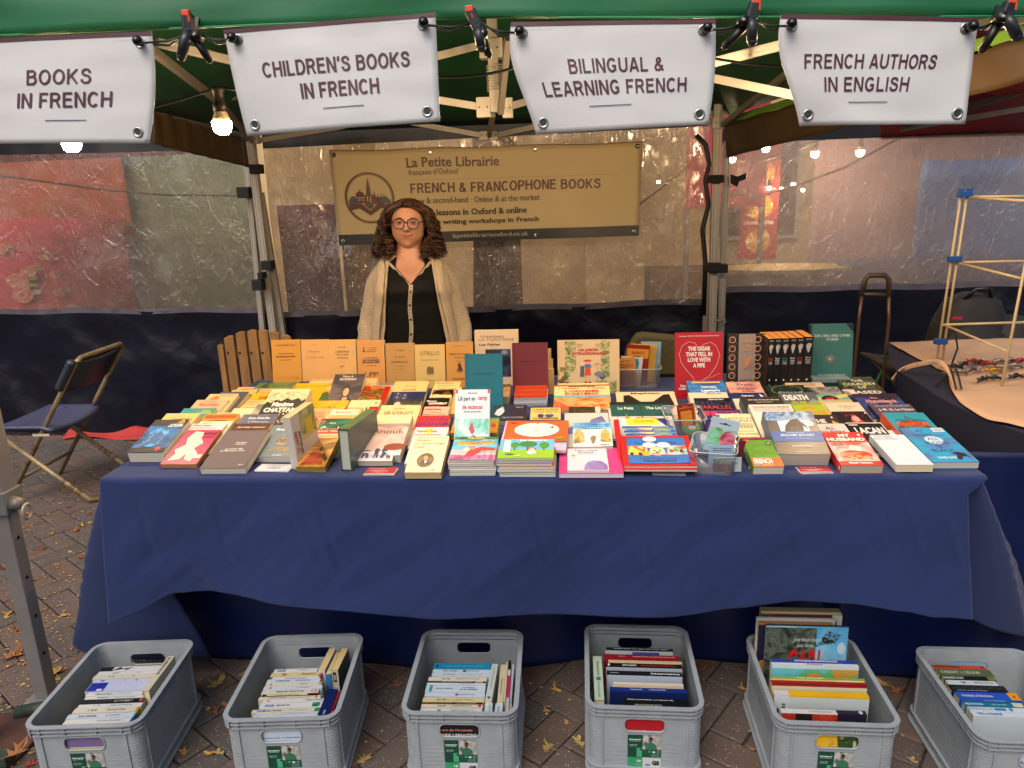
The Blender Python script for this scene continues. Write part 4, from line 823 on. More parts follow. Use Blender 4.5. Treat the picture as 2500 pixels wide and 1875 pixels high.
mb=MB(); mb.box(1.5,2.6,0,1.56,2.66,.77,m_tab); mb.box(2.9,2.3,0,2.96,2.36,.77,m_tab); mb.build('leg',t,inv=ti)
m_cream=mat('cream_cloth','#b08f72',.85,0,.5,9,.08,4)
t=thing('table_runner','creased cream cloth spread over the neighbouring table','cloth',loc=(2,2.6,.8)); ti2=Matrix.Translation((-2,-2.6,-.8))
cl=[(2318,905,.815),(2318,930,.81),(2330,965,.80),(2365,1000,.79),(2410,1024,.79),(2460,1036,.79),(2540,1052,.79)]; cp=[PZ(*q) for q in cl]
far_=[Vector((cp[0].x+.02,3.3,.80))]+[Vector((cp[0].x+.1+.3*i,3.35,.80)) for i in range(1,6)]+[Vector((3.3,2.6,.80))]
mb=MB()
def rf(u,v):
    a=curve(cp,u); b=curve(far_,u); p=a.lerp(b,v); p.z=a.z*(1-min(1,v*6))+.797*min(1,v*6)+.0035*noise.noise(Vector((p.x*14,p.y*14,0)))+.004; return p
mb.grid(rf,60,40,m_cream); mb.build('cloth',t,True,inv=ti2).modifiers.new('s','SOLIDIFY').thickness=.002
mb=MB(); arc=[PZ(2175,925,.79),PZ(2205,895,.82),PZ(2262,880,.86),PZ(2300,880,.865),PZ(2320,905,.84),PZ(2332,950,.81)]
low=[PZ(2190,985,.62),PZ(2190,960,.70),PZ(2225,940,.76),PZ(2265,925,.79),PZ(2295,945,.79),PZ(2330,968,.795)]
mb.grid(lambda u,v:curve(arc,u).lerp(curve(low,min(1,u)),v*.22),30,4,m_cream); mb.build('folded_edge',t,True,inv=ti2).modifiers.new('s','SOLIDIFY').thickness=.004
mb=MB(); 
for o_ in (0,.018): mb.tube([curve(arc,.78+.22*k/10)+Vector((o_,-.004,.003)) for k in range(11)],.0035,6,m_blk)
mb.build('dark_piping',t,True,inv=ti2)

# rack
m_stk=mat('cream_dowel','#b5a27c',.5,0,.1,90,.08,20); m_bcl=mat('blue_clip','#164a8c',.4)
rk=thing('display_rack','tall cream dowel rack with blue clips on the neighbouring table','rack',loc=PZ(2438,995,.79)); ri=Matrix.Translation(-rk.location)
def rod(x1,y1,Y1,x2,y2,Y2,name='dowel',r=.0048): mb=MB(); mb.tube([PY(x1,y1,Y1),PY(x2,y2,Y2)],r,8,m_stk); mb.build(name,rk,True,inv=ri)
Ya,Yb=2.95,2.6
rod(2347,470,Ya,2283,905,Ya,'upright'); rod(2362,472,Ya,2296,905,Ya,'upright'); rod(2520,560,Yb,2436,990,Yb-.05,'upright')
rod(2362,481,Ya,2530,479,2.9); rod(2362,482,Ya,2530,492,2.6); rod(2322,641,Ya,2530,637,2.9); rod(2335,641,Ya,2497,681,Yb); rod(2300,793,Ya,2530,786,2.9); rod(2305,793,Ya,2460,859,Yb)
for x,y in ((2356,473),(2331,632),(2297,833)):
    p=PY(x,y,Ya-.01); mb=MB(); mb.box(p.x-.024,p.y-.01,p.z-.012,p.x+.024,p.y+.012,p.z+.010,m_bcl)
    if y==473: mb.box(p.x-.022,p.y-.008,p.z+.008,p.x-.008,p.y+.01,p.z+.02,m_bcl); mb.box(p.x+.008,p.y-.008,p.z+.008,p.x+.024,p.y+.01,p.z+.02,m_bcl)
    mb.build('blue_clip',rk,inv=ri,bevel=.003)
p=PY(2436,992,Yb-.05); mb=MB(); mb.tube([p+Vector((0,0,-.012)),p+Vector((0,0,.02))],[.011,.007],10,m_bcl); mb.build('foot_cap',rk,True,inv=ri)
mb=MB(); mb.tube([PY(2332,812,2.9),PY(2338,850,2.85),PY(2318,905,2.7),PY(2290,935,2.6),PY(2275,960,2.55)],.0035,6,m_blk); o=mb.build('black_strap',None,True); tag(o,'thin black strap hanging from the dowel rack','strap')
# jewellery clips
rn=random.Random(8); m_wire=mat('silver_wire','#8c8580',.3,.9); m_red=mat('red_enamel','#7a1015',.3); m_gold=mat('gold_metal','#b98a30',.3,.9)
CLP=[(2330,898,m_blk,'black'),(2352,893,m_blk,'black'),(2378,885,m_red,'red'),(2392,888,m_blk,'black'),(2412,891,m_red,'red'),(2425,908,m_gold,'gold'),(2398,930,m_blk,'black'),(2428,926,m_blk,'black'),(2480,922,m_blk,'black'),(2440,885,m_wire,'silver'),(2465,883,m_wire,'silver'),(2493,884,m_red,'red'),(2340,912,m_wire,'silver'),(2370,905,m_wire,'silver'),(2450,900,m_wire,'silver'),(2475,896,m_wire,'silver')]
CW=['nearest the rack uprights','second from the rack uprights','behind the first pair','just right of the first red one','larger, centre of the row','the only gold one, by the long rod','lowest left on the cream cloth','lowest middle on the cream cloth','lowest right on the cream cloth','left of the far pair','right of the far pair','at the right picture edge','lying beside the rack uprights','lying below the first red clip','lying right of the gold clip','lying near the right edge']
for i,(x,y,m_,cn) in enumerate(CLP):
    p=PZ(x,y,.808); t=thing('hair_clip',f'{cn} hair clip {CW[i]}','hair clip',loc=p,group='hair clips and wires on the cream cloth'); a=rn.uniform(-.6,.6); mb=MB(); dxx=Vector((math.cos(a),math.sin(a),0))*.028
    mb.tube([-dxx,Vector((0,0,.012)),dxx],[.003,.007,.004],6,m_); mb.tube([-dxx+Vector((0,0,.012)),-dxx*.2,dxx+Vector((0,0,.01))],.0028,6,m_); mb.build('clip_body',t,True)
    mb=MB(); mb.tube([dxx,dxx*2+Vector((.02,.03,.0)),dxx*3+Vector((.02,.07,.004))],.0016,5,m_wire); mb.tube([-dxx+Vector((.006*k*math.cos(k),.006*math.sin(k*2),0))-dxx*.1*k for k in range(6)],.0014,5,m_wire); mb.build('wire',t,True)
# trolley
t=thing('trolley','folded luggage trolley with brown loop handle behind the books','trolley',loc=PY(2120,950,3.25)); ti=Matrix.Translation(-t.location)
m_hd=mat('brown_handle','#3a2c20',.5); m_tt=mat('bronze_tube','#5c4636',.35,.5); Yt=3.25
mb=MB(); mb.tube([PY(x,y,Yt) for x,y in ((2104,722),(2112,682),(2122,672),(2160,672),(2170,682),(2169,722))],.011,10,m_hd); mb.tube([PY(2104,718,Yt),PY(2170,720,Yt)],.009,8,m_hd); mb.build('handle',t,True,inv=ti)
for a in (((2104,722),(2097,780),(2088,880),(2080,960)),((2170,722),(2170,780),(2160,880),(2154,960))):
    p=[PY(x,y,Yt) for x,y in a]; p.append(Vector((p[-1].x,Yt,.05))); mb=MB(); mb.tube(p,.0075,8,m_tt); mb.build('tube',t,True,inv=ti)
mb=MB(); a=PY(2080,960,Yt).x; b=PY(2154,960,Yt).x; mb.box(a-.05,Yt-.1,.03,b+.05,Yt+.02,.05,m_tt); mb.tube([(a-.05,Yt,.05),(a-.03,Yt,.05)],.05,14,m_blk); mb.tube([(b+.03,Yt,.05),(b+.05,Yt,.05)],.05,14,m_blk); mb.build('base_plate',t,inv=ti)
# backpack on stool
t=thing('stool','small folding stool with dark seat behind the rack','stool',loc=(1.75,3.55,0)); ms=mat('dark_seat','#1d1416',.8)
c=PY(2300,900,3.45); ti=Matrix.Translation((-1.75,-3.55,0)); mb=MB(); mb.grid(lambda u,v:(c.x-.28+.75*u,3.3+.4*v,c.z+.03-.04*math.sin(PI*u)),16,6,ms); mb.build('seat',t,True,inv=ti).modifiers.new('s','SOLIDIFY').thickness=.012
for s in ((c.x-.25,c.x+.4),(c.x+.4,c.x-.25)):
    for y in (3.32,3.68): mb=MB(); mb.tube([(s[0],y,c.z+.02),(s[1],y,0)],.011,8,mat('dull_tube','#4a443a',.5,.4)); mb.build('leg',t,True,inv=ti)
t=thing('backpack','dark brown backpack with red tag behind the dowel rack','backpack',loc=(c.x+.12,3.5,c.z+.03)); m_bp=mat('backpack_fabric','#120d0b',.75,0,.6,14,.3,6)
mb=MB(); rings=[]
for j in range(11):
    v=j/10; w_=.18*(1-.45*v**2.2)*(1 if v<1 else .4); d_=.13*(1-.5*v**2); zz=.0+.31*v
    rings.append([((w_*(abs(math.cos(2*PI*k/28))**.7)*math.copysign(1,math.cos(2*PI*k/28)))*(1+.06*noise.noise(Vector((k*.5,j*.7,0)))),d_*math.sin(2*PI*k/28)*(1+.1*noise.noise(Vector((k*.4,j,5)))),zz) for k in range(28)])
mb.loft(rings,m_bp); mb.build('bag_body',t,True)
mb=MB(); mb.sphere((.17,-.02,.09),(.17,.12,.12),m_bp,18,12); mb.build('side_pocket',t,True)
mb=MB(); mb.sphere((-.02,-.10,.09),(.14,.06,.1),m_bp,18,12); mb.build('front_pocket',t,True)
mb=MB(); mb.tube([(-.06,-.05,.29),(-.03,-.08,.34),(.03,-.08,.345),(.06,-.04,.29)],.009,6,m_blk); mb.build('top_loop',t,True)
mb=MB(); mb.box(-.14,-.13,.215,-.1,-.12,.225,ink('#9a1830')); mb.build('red_tag',t)
mb=MB(); g_=mat('green_strap','#1f5a3c',.6); mb.tube([(.15,-.17,.24),(.19,-.19,.2),(.2,-.19,.12),(.19,-.18,.06)],.008,6,g_); mb.tube([(-.42,-.1,.04),(-.3,-.14,.05),(-.15,-.2,-.0),(0,-.2,-.03)],.008,6,g_); mb.tube([(-.45,-.2,.0),(-.52,-.22,-.15),(-.6,-.22,-.32)],.006,6,g_); mb.build('green_strap',t,True)
# khaki bag behind the book boxes
t=thing('canvas_bag','olive canvas bag standing behind the clear card box','bag',loc=PY(*Z(4,780,500),2.95)); ti=Matrix.Translation(-t.location)
m_ol=mat('olive_canvas','#3a3620',.85,0,.4,20,.15,5)
a=[PY(*Z(4,x,y),2.98) for x,y in ((520,200),(615,42),(1290,85),(1330,300))]
zb=TZ+.005; mb=MB(); prof=[(a[0].x-.02,zb),(a[0].x,a[0].z),(a[1].x,a[1].z),(a[1].x+.03,a[1].z+.005),(a[2].x,a[2].z),(a[3].x,a[3].z),(a[3].x+.02,zb)]
vs=[(x,2.90,z) for x,z in prof]+[(x,2.97,z) for x,z in prof]
vs=[(x,y-2.14+2.05,z) for x,y,z in vs]; n=len(prof)
mb.add(vs,[tuple(range(n)),tuple(range(2*n-1,n-1,-1))]+[(i,n+i,n+(i+1)%n,(i+1)%n) for i in range(n)],m_ol); mb.build('bag_body',t,inv=ti,bevel=.012)

# ================================================================== BOOKS
def pagemat(c):
    k='pages_'+c
    if k in _M: return _M[k]
    m=bpy.data.materials.new(k); _M[k]=m; m.use_nodes=True; n=m.node_tree; N=n.nodes; L=n.links; p=N['Principled BSDF']; p.inputs['Roughness'].default_value=.85
    tc=N.new('ShaderNodeTexCoord'); mp=N.new('ShaderNodeMapping'); mp.inputs['Scale'].default_value=(2,2,700); L.new(tc.outputs['Object'],mp.inputs[0]); t=N.new('ShaderNodeTexNoise'); t.inputs['Scale'].default_value=1; t.inputs['Detail'].default_value=2; L.new(mp.outputs[0],t.inputs[0])
    r=N.new('ShaderNodeMapRange'); r.inputs['From Min'].default_value=.3; r.inputs['From Max'].default_value=.7; r.inputs['To Min'].default_value=.72; r.inputs['To Max'].default_value=1.08; L.new(t.outputs[0],r.inputs[0])
    x=N.new('ShaderNodeVectorMath'); x.operation='SCALE'; x.inputs[0].default_value=lin(c); L.new(r.outputs[0],x.inputs['Scale']); L.new(x.outputs[0],p.inputs['Base Color']); return m
def covermat(c,rough=.35):
    if isinstance(c,tuple): return art(*c)
    return mat('cover_'+c.lstrip('#')+('' if rough==.35 else 'm'),c,rough,0,.06,25,.05,9)
CREAM='#d3c49c'; WHITEP='#c9c3b4'
NB=0
def book(lb,Mx,W,L,t,cover,el=(),pages=CREAM,sp=(),spc=None,hard=False,curl=0,group=None,cat='book',rough=.35,name='book',back=()):
    global NB; NB+=1
    th=thing(name,lb,cat,Mx,group); cm=covermat(cover,rough); ins=.003 if hard else .0006; ct=.002 if hard else .0006
    rn=random.Random(NB); mb=MB(); h=W/2
    mb.box(-h,0,0,h,L,ct,cm); 
    scm=covermat(spc) if spc else cm
    mb.box(-h-.0004,0,.0002,-h+ct,L,t-.0002,scm)
    if curl:
        g=lambda u,v:(-h+W*u,L*v,t+curl*max(0,(u-.3)/.7)**2.5*(1-.5*v)); mb.grid(g,6,2,cm); mb.grid(lambda u,v:(lambda q:(q[0],q[1],q[2]-.0006))(g(1-u,v)),6,2,cm)
    else: mb.box(-h,0,t-ct,h,L,t,cm)
    o=mb.build('cover',th)
    mb=MB(); mb.box(-h+ct,ins,ct,h-ins,L-ins,t-ct,pagemat(pages)); mb.build('page_block',th)
    if el:
        wp=(lambda p:(p[0],p[1],t+p[2]+curl*max(0,((p[0]/W+.5)-.3)/.7)**2.5*(1-.5*p[1]/L)+(.0006 if curl else 0))) if curl else (lambda p:(p[0],p[1],p[2]+t))
        prints(el,W,L,warp=wp).build('cover_print',th)
    if sp:
        T=Matrix(((0,0,-1,-h-.0004),(1,0,0,L/2),(0,-1,0,t),(0,0,0,1)))   # x along the spine (tail->head), y: from front cover down to back
        T=Matrix(((0,0,-1,-h-.0004),(-1,0,0,L/2),(0,1,0,0),(0,0,0,1)))
        prints(sp,L,t,T=T).build('spine_print',th)
    return th
def place(zn,xl,xr,yT,yF=None,t=.018,tilt=13,yaw=0,L=.178,base=TZ+.001):
    tau=R(tilt); ya=R(yaw); ex=Vector((math.cos(ya),math.sin(ya),0)); e0=Vector((-math.sin(ya),math.cos(ya),0))
    px0,py=Z(zn,xl,yT); px1,_=Z(zn,xr,yT); pc=(px0+px1)/2
    ey=e0*math.cos(tau)+Vector((0,0,math.sin(tau))); ez=-e0*math.sin(tau)+Vector((0,0,math.cos(tau)))
    def fit(L):
        z=base+L*math.sin(tau)+t*math.cos(tau); c=PZ(pc,py,z); W=.12
        for _ in range(6):
            a=proj(c-ex*W/2)[0]; b=proj(c+ex*W/2)[0]; W*=(px1-px0)/max(b-a,1); 
            sh=((a+b)/2-pc); c=c-ex*(sh/FPX*2.0)
        O=c-ey*L-ez*t; return c,W,O
    if yF is not None:
        pf=Z(zn,0,yF)[1]; best=None
        for k in range(30,420,3):
            LL=k/1000; c,W,O=fit(LL); f=O+ez*t; d=abs(proj(f)[1]-pf)
            if best is None or d<best[0]: best=(d,LL)
        L=best[1]
    c,W,O=fit(L)
    M=Matrix(((ex.x,ey.x,ez.x,O.x),(ex.y,ey.y,ez.y,O.y),(ex.z,ey.z,ez.z,O.z),(0,0,0,1)))
    return M,W,L
def fb(lb,zn,xl,xr,yT,yF,cover,el=(),t=.018,tilt=13,yaw=0,L=.178,base=TZ+.001,**k):
    M,W,L=place(zn,xl,xr,yT,yF,t,tilt,yaw,L,base); return book(lb,M,W,L,t,cover,el,**k),M,W,L
def T_(s,cx,cy,w,h,c,b=.018): return ('t',s,cx,cy,w,h,c,b)
GR='books laid out on the blue cloth'
# ---------------- left block
fb('dark blue paperback with glowing city cover at the left front corner',1,352,712,982,1335,('#061a2c','#0d3a63','#0a5d96',9),[('r',0,.82,1,1,'#0b0d10'),('r',0,0,1,.13,'#101216'),('e',.45,.45,.3,.3,('#1273ad','#2f9ad0','#0d4f86',20)),('d',.28,.25,.68,.62,60,.008,'#bfe6f2'),('l',[(.28,.2),(.3,.55),(.45,.72),(.62,.55),(.66,.2)],.004,'#a9dcee'),('l',[(.12,.15),(.35,.4)],.006,'#8cc4dc'),('e',.78,.1,.07,.055,'#b8323c'),T_('TOM\nWOLFE',.84,.925,.2,.1,'#c9c24a',.03),T_('LE B\u00dbCHER\nDES VANIT\u00c9S',.76,.81,.42,.1,'#e4e6ea',.03)],t=.034,tilt=15,pages=WHITEP,curl=.002)
fb('magenta paperback with cream sketch of a fencer, second from left in front',1,688,1052,1090,1455,'#a81850',[('p',[(.12,.1),(.2,.3),(.1,.4),(.3,.55),(.2,.75),(.3,.95),(.55,.92),(.6,.75),(.75,.6),(.6,.45),(.8,.3),(.75,.08),(.55,.14),(.5,.3),(.4,.14)],'#dccfae'),('l',[(.2,.78),(.4,.85),(.6,.78),(.4,.72),(.2,.78)],.006,'#2a2020'),('l',[(.4,.72),(.3,.55),(.5,.5),(.35,.3),(.2,.15)],.006,'#332824'),('l',[(.5,.5),(.62,.3),(.7,.14)],.006,'#332824'),('l',[(.3,.6),(.7,.42),(.55,.62)],.005,'#6a3a2a'),('l',[(.25,.5),(.35,.4),(.5,.42),(.6,.55)],.004,'#8a4a3a'),T_('ROSTAND',.78,.88,.36,.08,'#3a0a1c',.02),('s',.55,.74,.95,.8,2,'#3a0a1c'),('r',.78,.16,.97,.26,'#e8dcc8'),T_('Edmond\nROSTAND',.87,.21,.17,.07,'#a81850')],t=.013,tilt=15,pages='#9c7a3c')
fb('plain grey-brown paperback with small white title in the left front row',1,1105,1558,1098,1500,'#554b4d',[('i','Philippe\nClaudel',.55,.64,.24,.075,'#d8d4d2',.01),('i','La petite fille\nde Monsieur Linh',.47,.47,.55,.085,'#d8d4d2',.01),('i','Stock',.86,.08,.12,.03,'#c8c4c2',.01)],t=.019,tilt=15,pages=WHITEP,curl=.003,rough=.6)
fb('slate blue paperback with fingerprint lines, left of the standing white one',1,1612,2045,1037,1380,'#5d6d74',[T_('Fred Vargas',.5,.84,.72,.09,'#e0e2e2',.03)]+[('o',.4,.5,.3-.03*k,.22-.022*k,.004,'#8d9ca2') for k in range(7)]+[('p',[(.3,.42),(.42,.34),(.8,.36),(.85,.6),(.5,.58),(.34,.62)],('#7a6a5a','#3d342c','#a08e78',40)),T_("L\u2019HOMME\n\u00c0 L\u2019ENVERS",.55,.22,.6,.11,'#b98a35',.01),T_('Actes',.5,.05,.2,.03,'#dcdcdc')],t=.02,tilt=15,pages=WHITEP)
fb('white paperback with red author name behind the magenta one',1,748,1112,1022,None,'#c4bdb4',[T_('Alfred Hayes',.32,.93,.55,.07,'#a52330',.03),('i','Une jolie fille comme \u00e7a',.4,.85,.74,.06,'#3a3a3a',.005),('r',0,.2,1,.7,'#a09a90')],t=.02,tilt=14,L=.178)
fb('off-white paperback just behind the white one with red name',1,830,1182,998,None,'#cbbfa6',[('i','Daniel Pennac',.35,.94,.5,.05,'#33302c',.0),('e',.5,.9,.1,.06,'#d8d060')],t=.018,tilt=14)
fb('slate-blue paperback with white serif name left of middle, tilted back',1,1292,1662,922,None,('#40465a','#5d6070','#4a4c5c',5),[T_('Don DeLillo',.52,.88,.6,.06,'#dfe0e4'),T_("L\u2019Homme\nqui tombe",.55,.72,.6,.16,'#a8b4c8',.01)],t=.02,tilt=16,L=.185)
fb('chestnut brown paperback with white capitals below the slate-blue one',1,1192,1585,1022,None,'#4c2c1f',[T_('J\u00c9R\u00d4ME FERRARI',.52,.88,.75,.055,'#d8cfc4',.01),('i','O\u00f9 j\u2019ai laiss\u00e9 mon \u00e2me',.5,.76,.6,.06,'#b03a30',.01)],t=.018,tilt=15)
fb('orange and yellow paperback with gold band behind the white ones',1,888,1250,920,None,'#b9862e',[('r',.04,.84,.96,.97,'#b4541e'),T_('R\u00c9GINE PERNOUD',.5,.905,.84,.06,'#5a2a12'),T_('La femme',.5,.78,.5,.06,'#4a2a18',.01),('r',.04,.7,.96,.72,'#7a3010')],t=.02,tilt=14)
fb('thick cream paperback with red letters at the left edge behind the city one',1,470,830,913,None,'#cfa565',[T_('BOUALEM SANSAL',.6,.8,.6,.06,'#8c2f20',.02)],t=.03,tilt=14)
fb('teal paperback with yellow name at the left edge of the table',1,655,1003,858,None,'#3d8478',[T_('LAURA\nKASISCHKE',.75,.86,.42,.13,'#c8c050',.02)],t=.016,tilt=14)
fb('plain cream paperback partly under the teal one',1,735,1070,846,None,'#cdb687',[],t=.016,tilt=13,L=.16)
fb('pinkish paperback with large red serif name near the left edge',1,795,1130,768,None,'#c49c7c',[T_('Buckley',.52,.8,.62,.14,'#b03a30',.02),('s',.3,.9,.7,.94,1,'#7a3a30')],t=.022,tilt=14)
fb('thick cream paperback with orange bird drawing behind the pinkish one',1,930,1238,706,None,'#cba878',[('p',[(.12,.8),(.3,.93),(.45,.85),(.4,.75),(.2,.7)],'#b86a2c'),('i','Gustave Flaubert',.65,.93,.5,.05,'#4a2a1c',0),('l',[(.3,.75),(.6,.82),(.9,.95)],.003,'#3a2a20'),T_('ZA\nN',.82,.62,.2,.2,'#3a2a20',0)],t=.028,tilt=14)
fb('grey-blue paperback with white italic name in the fourth row left',1,1050,1345,683,None,'#454a55',[('i','J. Courtney',.35,.9,.55,.06,'#c8ccd0',.01)],t=.026,tilt=13)
fb('cream paperback with brown serif author name, third row left',1,1175,1440,662,None,'#cda469',[T_('Andr\u00e9 Gide',.4,.9,.55,.07,'#4a2c1c',.01)],t=.015,tilt=12)
fb('salmon cream paperback at the very back left beside the garden chair',1,1235,1515,632,None,'#cda070',[T_('Graham Swift',.48,.9,.6,.06,'#7a3420',.02)],t=.015,tilt=11)
fb('cream paperback with two-line serif title left of the bird cover',1,1470,1700,655,None,'#cfa873',[T_('Philippe Djian',.35,.92,.6,.05,'#4a2418',.02),T_('Impardonnables',.35,.84,.55,.05,'#4a3424',0)],t=.015,tilt=12)
fb('bright yellow paperback with dark red capitals left of the bird cover',1,1395,1620,697,None,'#cf9a1e',[T_('GA\u00cbL\nFAYE',.66,.76,.5,.24,'#6a2418',.04)],t=.02,tilt=13)
fb('cream paperback titled in small serif below the bright yellow one',1,1330,1570,772,None,'#cda872',[T_('Annie Ernaux',.35,.93,.5,.05,'#3a2a1c',.01),('i','La place',.3,.83,.45,.06,'#3a2a1c',0)],t=.014,tilt=13)
fb('cream paperback with brown script below the small serif one',1,1272,1520,828,None,'#cfae7c',[('i','Conan Doyle',.4,.92,.6,.06,'#5a3820',.01),T_("L\u2019ETRANGE CAS",.45,.8,.6,.05,'#5a3820',0)],t=.014,tilt=13)
fb('thin cream paperback with curved top edge above the orange banded one',1,1190,1440,858,None,'#d2bd90',[],t=.016,tilt=13,L=.16)
fb('white paperback with red print peeking above the orange banded one',1,1010,1300,905,None,'#cdbb9c',[T_('Sophie Kowalski',.4,.95,.5,.04,'#8a2a20')],t=.012,tilt=13,L=.15)
fb('large white paperback with black flock of birds, white block letters',1,1592,2005,655,None,'#cbb78c',[('p',[(0,0),(0,.62),(.06,.7),(.15,.66),(.25,.74),(.4,.7),(.52,.78),(.66,.72),(.8,.78),(.92,.7),(1,.75),(1,.2),(.9,.1),(.8,0)],'#100d0c'),('d',.05,.66,.97,.92,150,.013,'#15110f'),T_('Maxime\nCHATTAM',.48,.56,.8,.24,'#e0d6c4',.04),('d',.5,.05,.95,.5,60,.02,'#cbb78c')],t=.04,tilt=20,L=.225)
fb('grey landscape-photo paperback below the bird flock cover',1,1440,1868,812,None,('#8a8468','#a29a80','#6f7368',6),[('r',0,0,1,.62,'#bda888'),T_('Anna Enquist\nQuatuor',.6,.42,.5,.14,'#7a5a40',0),('r',0,.62,1,.64,'#6a6450')],t=.026,tilt=15,L=.2)
fb('green landscape-format book lying flat at the very back left',1,1462,1860,583,None,('#3d5a30','#5c7440','#2e4426',12),[('r',0,.5,1,.6,'#8a8470')],t=.012,tilt=5,L=.16,base=TZ+.03)
fb('dark red paperback with faded capitals at the back left',1,1520,1800,625,None,'#6a1a1a',[T_('ET DE SALON',.55,.82,.6,.07,'#a86a4a',0)],t=.012,tilt=10,L=.14,base=TZ+.012)
fb('red paperback lying between slate-blue and green covers',1,1745,2080,965,None,'#a81420',[T_('Andre\u00ef Makine',.72,.72,.3,.04,'#e0c0b0',.01)],t=.014,tilt=15,L=.18)
# ---------------- middle block (zone 2)
fb('navy paperback under the yellow one at the back, left of the portrait',2,140,430,572,None,'#1e2236',[],t=.012,tilt=9,L=.14,base=TZ+.012)
fb('white paperback with orange capitals at the back, left of the portrait',2,270,505,548,None,'#c9a878',[T_('#EINVENTER',.5,.93,.9,.07,'#b8481e',.03)],t=.014,tilt=9,L=.15,base=TZ+.014)
fb('sunflower yellow paperback left of the dark portrait cover',2,112,480,592,None,'#d09a1c',[('r',0,.86,1,.88,'#8a6414')],t=.016,tilt=12)
fb('dark paperback with a woman portrait standing up from the back rows',2,520,842,494,None,('#2a2430','#4a3c40','#1c1a24',8),[('p',[(.2,0),(.28,.28),(.42,.36),(.4,.6),(.5,.72),(.62,.66),(.66,.36),(.82,.26),(.9,0)],'#0e0c10'),('e',.52,.5,.09,.11,'#b98a64'),('p',[(.42,.2),(.62,.2),(.6,.36),(.46,.36)],'#a87a5a'),('r',.45,.0,.7,.18,'#a8a090'),T_('Tatiana de',.45,.93,.35,.05,'#c8b8a0',.01),T_('DE ROSNAY',.48,.85,.55,.06,'#c8c0b8',.02)],t=.022,tilt=30,L=.18)
fb('beige paperback with brown clouds right of the dark portrait cover',2,800,975,540,None,('#b98a5a','#cfa878','#a87848',8),[],t=.025,tilt=18,L=.17)
fb('cream paperback with serif name under the dark portrait cover',2,445,770,622,None,'#cda268',[('i','Catherine\nCl\u00e9ment',.72,.84,.4,.16,'#3a2a20',.01),('e',.45,.78,.05,.05,'#3a3028')],t=.014,tilt=12)
fb('green and orange mountain landscape paperback in the middle rows',2,398,788,668,None,('#4a5a2c','#5f6a30','#3b4f28',7),[('r',0,.72,1,1,'#b98430'),('p',[(0,.6),(0,.9),(.12,.95),(.3,.72),(.5,.62),(.7,.82),(.9,.97),(1,.85),(1,.5),(0,.5)],'#3f5c2c'),('p',[(.3,.66),(.5,.8),(.7,.66)],'#a8842c'),T_('UN LONG\nVOYAGE',.5,.62,.4,.14,'#d8b870',.02)],t=.016,tilt=14)
fb('yellow paperback with orange stripe and black number under the landscape',2,335,668,778,None,'#cf9c2c',[('l',[(-.0,.55),(.3,.7),(.7,.92)],.018,'#b8501c'),T_('35',.55,.68,.28,.2,'#2a2418',.0),('l',[(.5,.6),(.95,.95)],.003,'#2a2418')],t=.016,tilt=14)
fb('salmon paperback with thin red capitals beside the yellow one',2,262,560,862,None,'#cf9466',[T_('R\u00c9GINE\nDETAMBEL',.33,.82,.64,.2,'#7a2c1c',0),('i','\u00c9crire juste\npour soi',.4,.6,.5,.15,'#7a2c1c',0)],t=.02,tilt=15,L=.19)
fb('orange cream paperback with white name box and red dot',2,490,815,850,None,'#c9955a',[('r',.03,.74,.93,.93,'#cfc0a0'),T_('Michael Ende',.45,.84,.5,.06,'#4a3a30',.01),('e',.45,.96,.05,.035,'#a02820')],t=.03,tilt=15)
fb('white paperback with dark picture under the red-dot name box',2,445,792,925,None,'#ccc4b8',[('r',.1,.35,.9,.85,('#b87a2c','#2a2420','#c0a070',10))],t=.02,tilt=14)
fb('white paperback with small red dot near its upper right corner',2,690,1010,770,None,'#cfb488',[('e',.87,.88,.04,.03,'#a82820'),('i','Jules Romains',.5,.72,.4,.05,'#8a3a28',0)],t=.026,tilt=14)
fb('cream paperback showing a black triangle mark, middle of the table',2,700,885,838,None,'#cdb98c',[('p',[(.78,.9),(.93,.9),(.86,.99)],'#1c1a18')],t=.026,tilt=14)
fb('scarlet paperback under the red-dot one, right of the triangle mark',2,800,985,842,None,'#a81a1c',[],t=.02,tilt=14,L=.19)
fb('red paperback with tangled olive branches and black ring',2,818,1112,626,None,'#9a1c14',[('r',.02,.05,.8,.9,('#9a1c14','#4a3a14','#8a7a30',26,'#1e1810')),T_('KINGSOLVER',.55,.94,.5,.05,'#c8a850',.01),('o',.3,.3,.25,.12,.02,'#1a1410')],t=.024,tilt=15,L=.18)
fb('grey paperback corner at the back right of the beige cloud cover',2,965,1150,588,None,'#6a6a62',[],t=.015,tilt=9,L=.13)
fb('pale pink paperback with small brown capitals behind the red branches',2,915,1140,618,None,'#c9a884',[T_('Isabel Allende',.55,.92,.5,.045,'#8a3a28',.01)],t=.016,tilt=11,L=.15)
fb('cream paperback with double line frame behind the serif name',2,1162,1520,572,None,'#cfae74',[('l',[(.05,.6),(.05,.94),(.93,.94),(.93,.6)],.0015,'#8a5a30'),('l',[(.09,.6),(.09,.9),(.89,.9),(.89,.6)],.0008,'#8a5a30'),T_('ALBERT CAMUS',.5,.78,.35,.04,'#6a4a2c')],t=.014,tilt=12)
fb('cream paperback with large brown serif name, above the navy lettered one',2,1135,1495,646,None,'#cfac72',[T_('OLIVIER\nROLIN',.5,.87,.42,.2,'#3a2a28',.0)],t=.014,tilt=13)
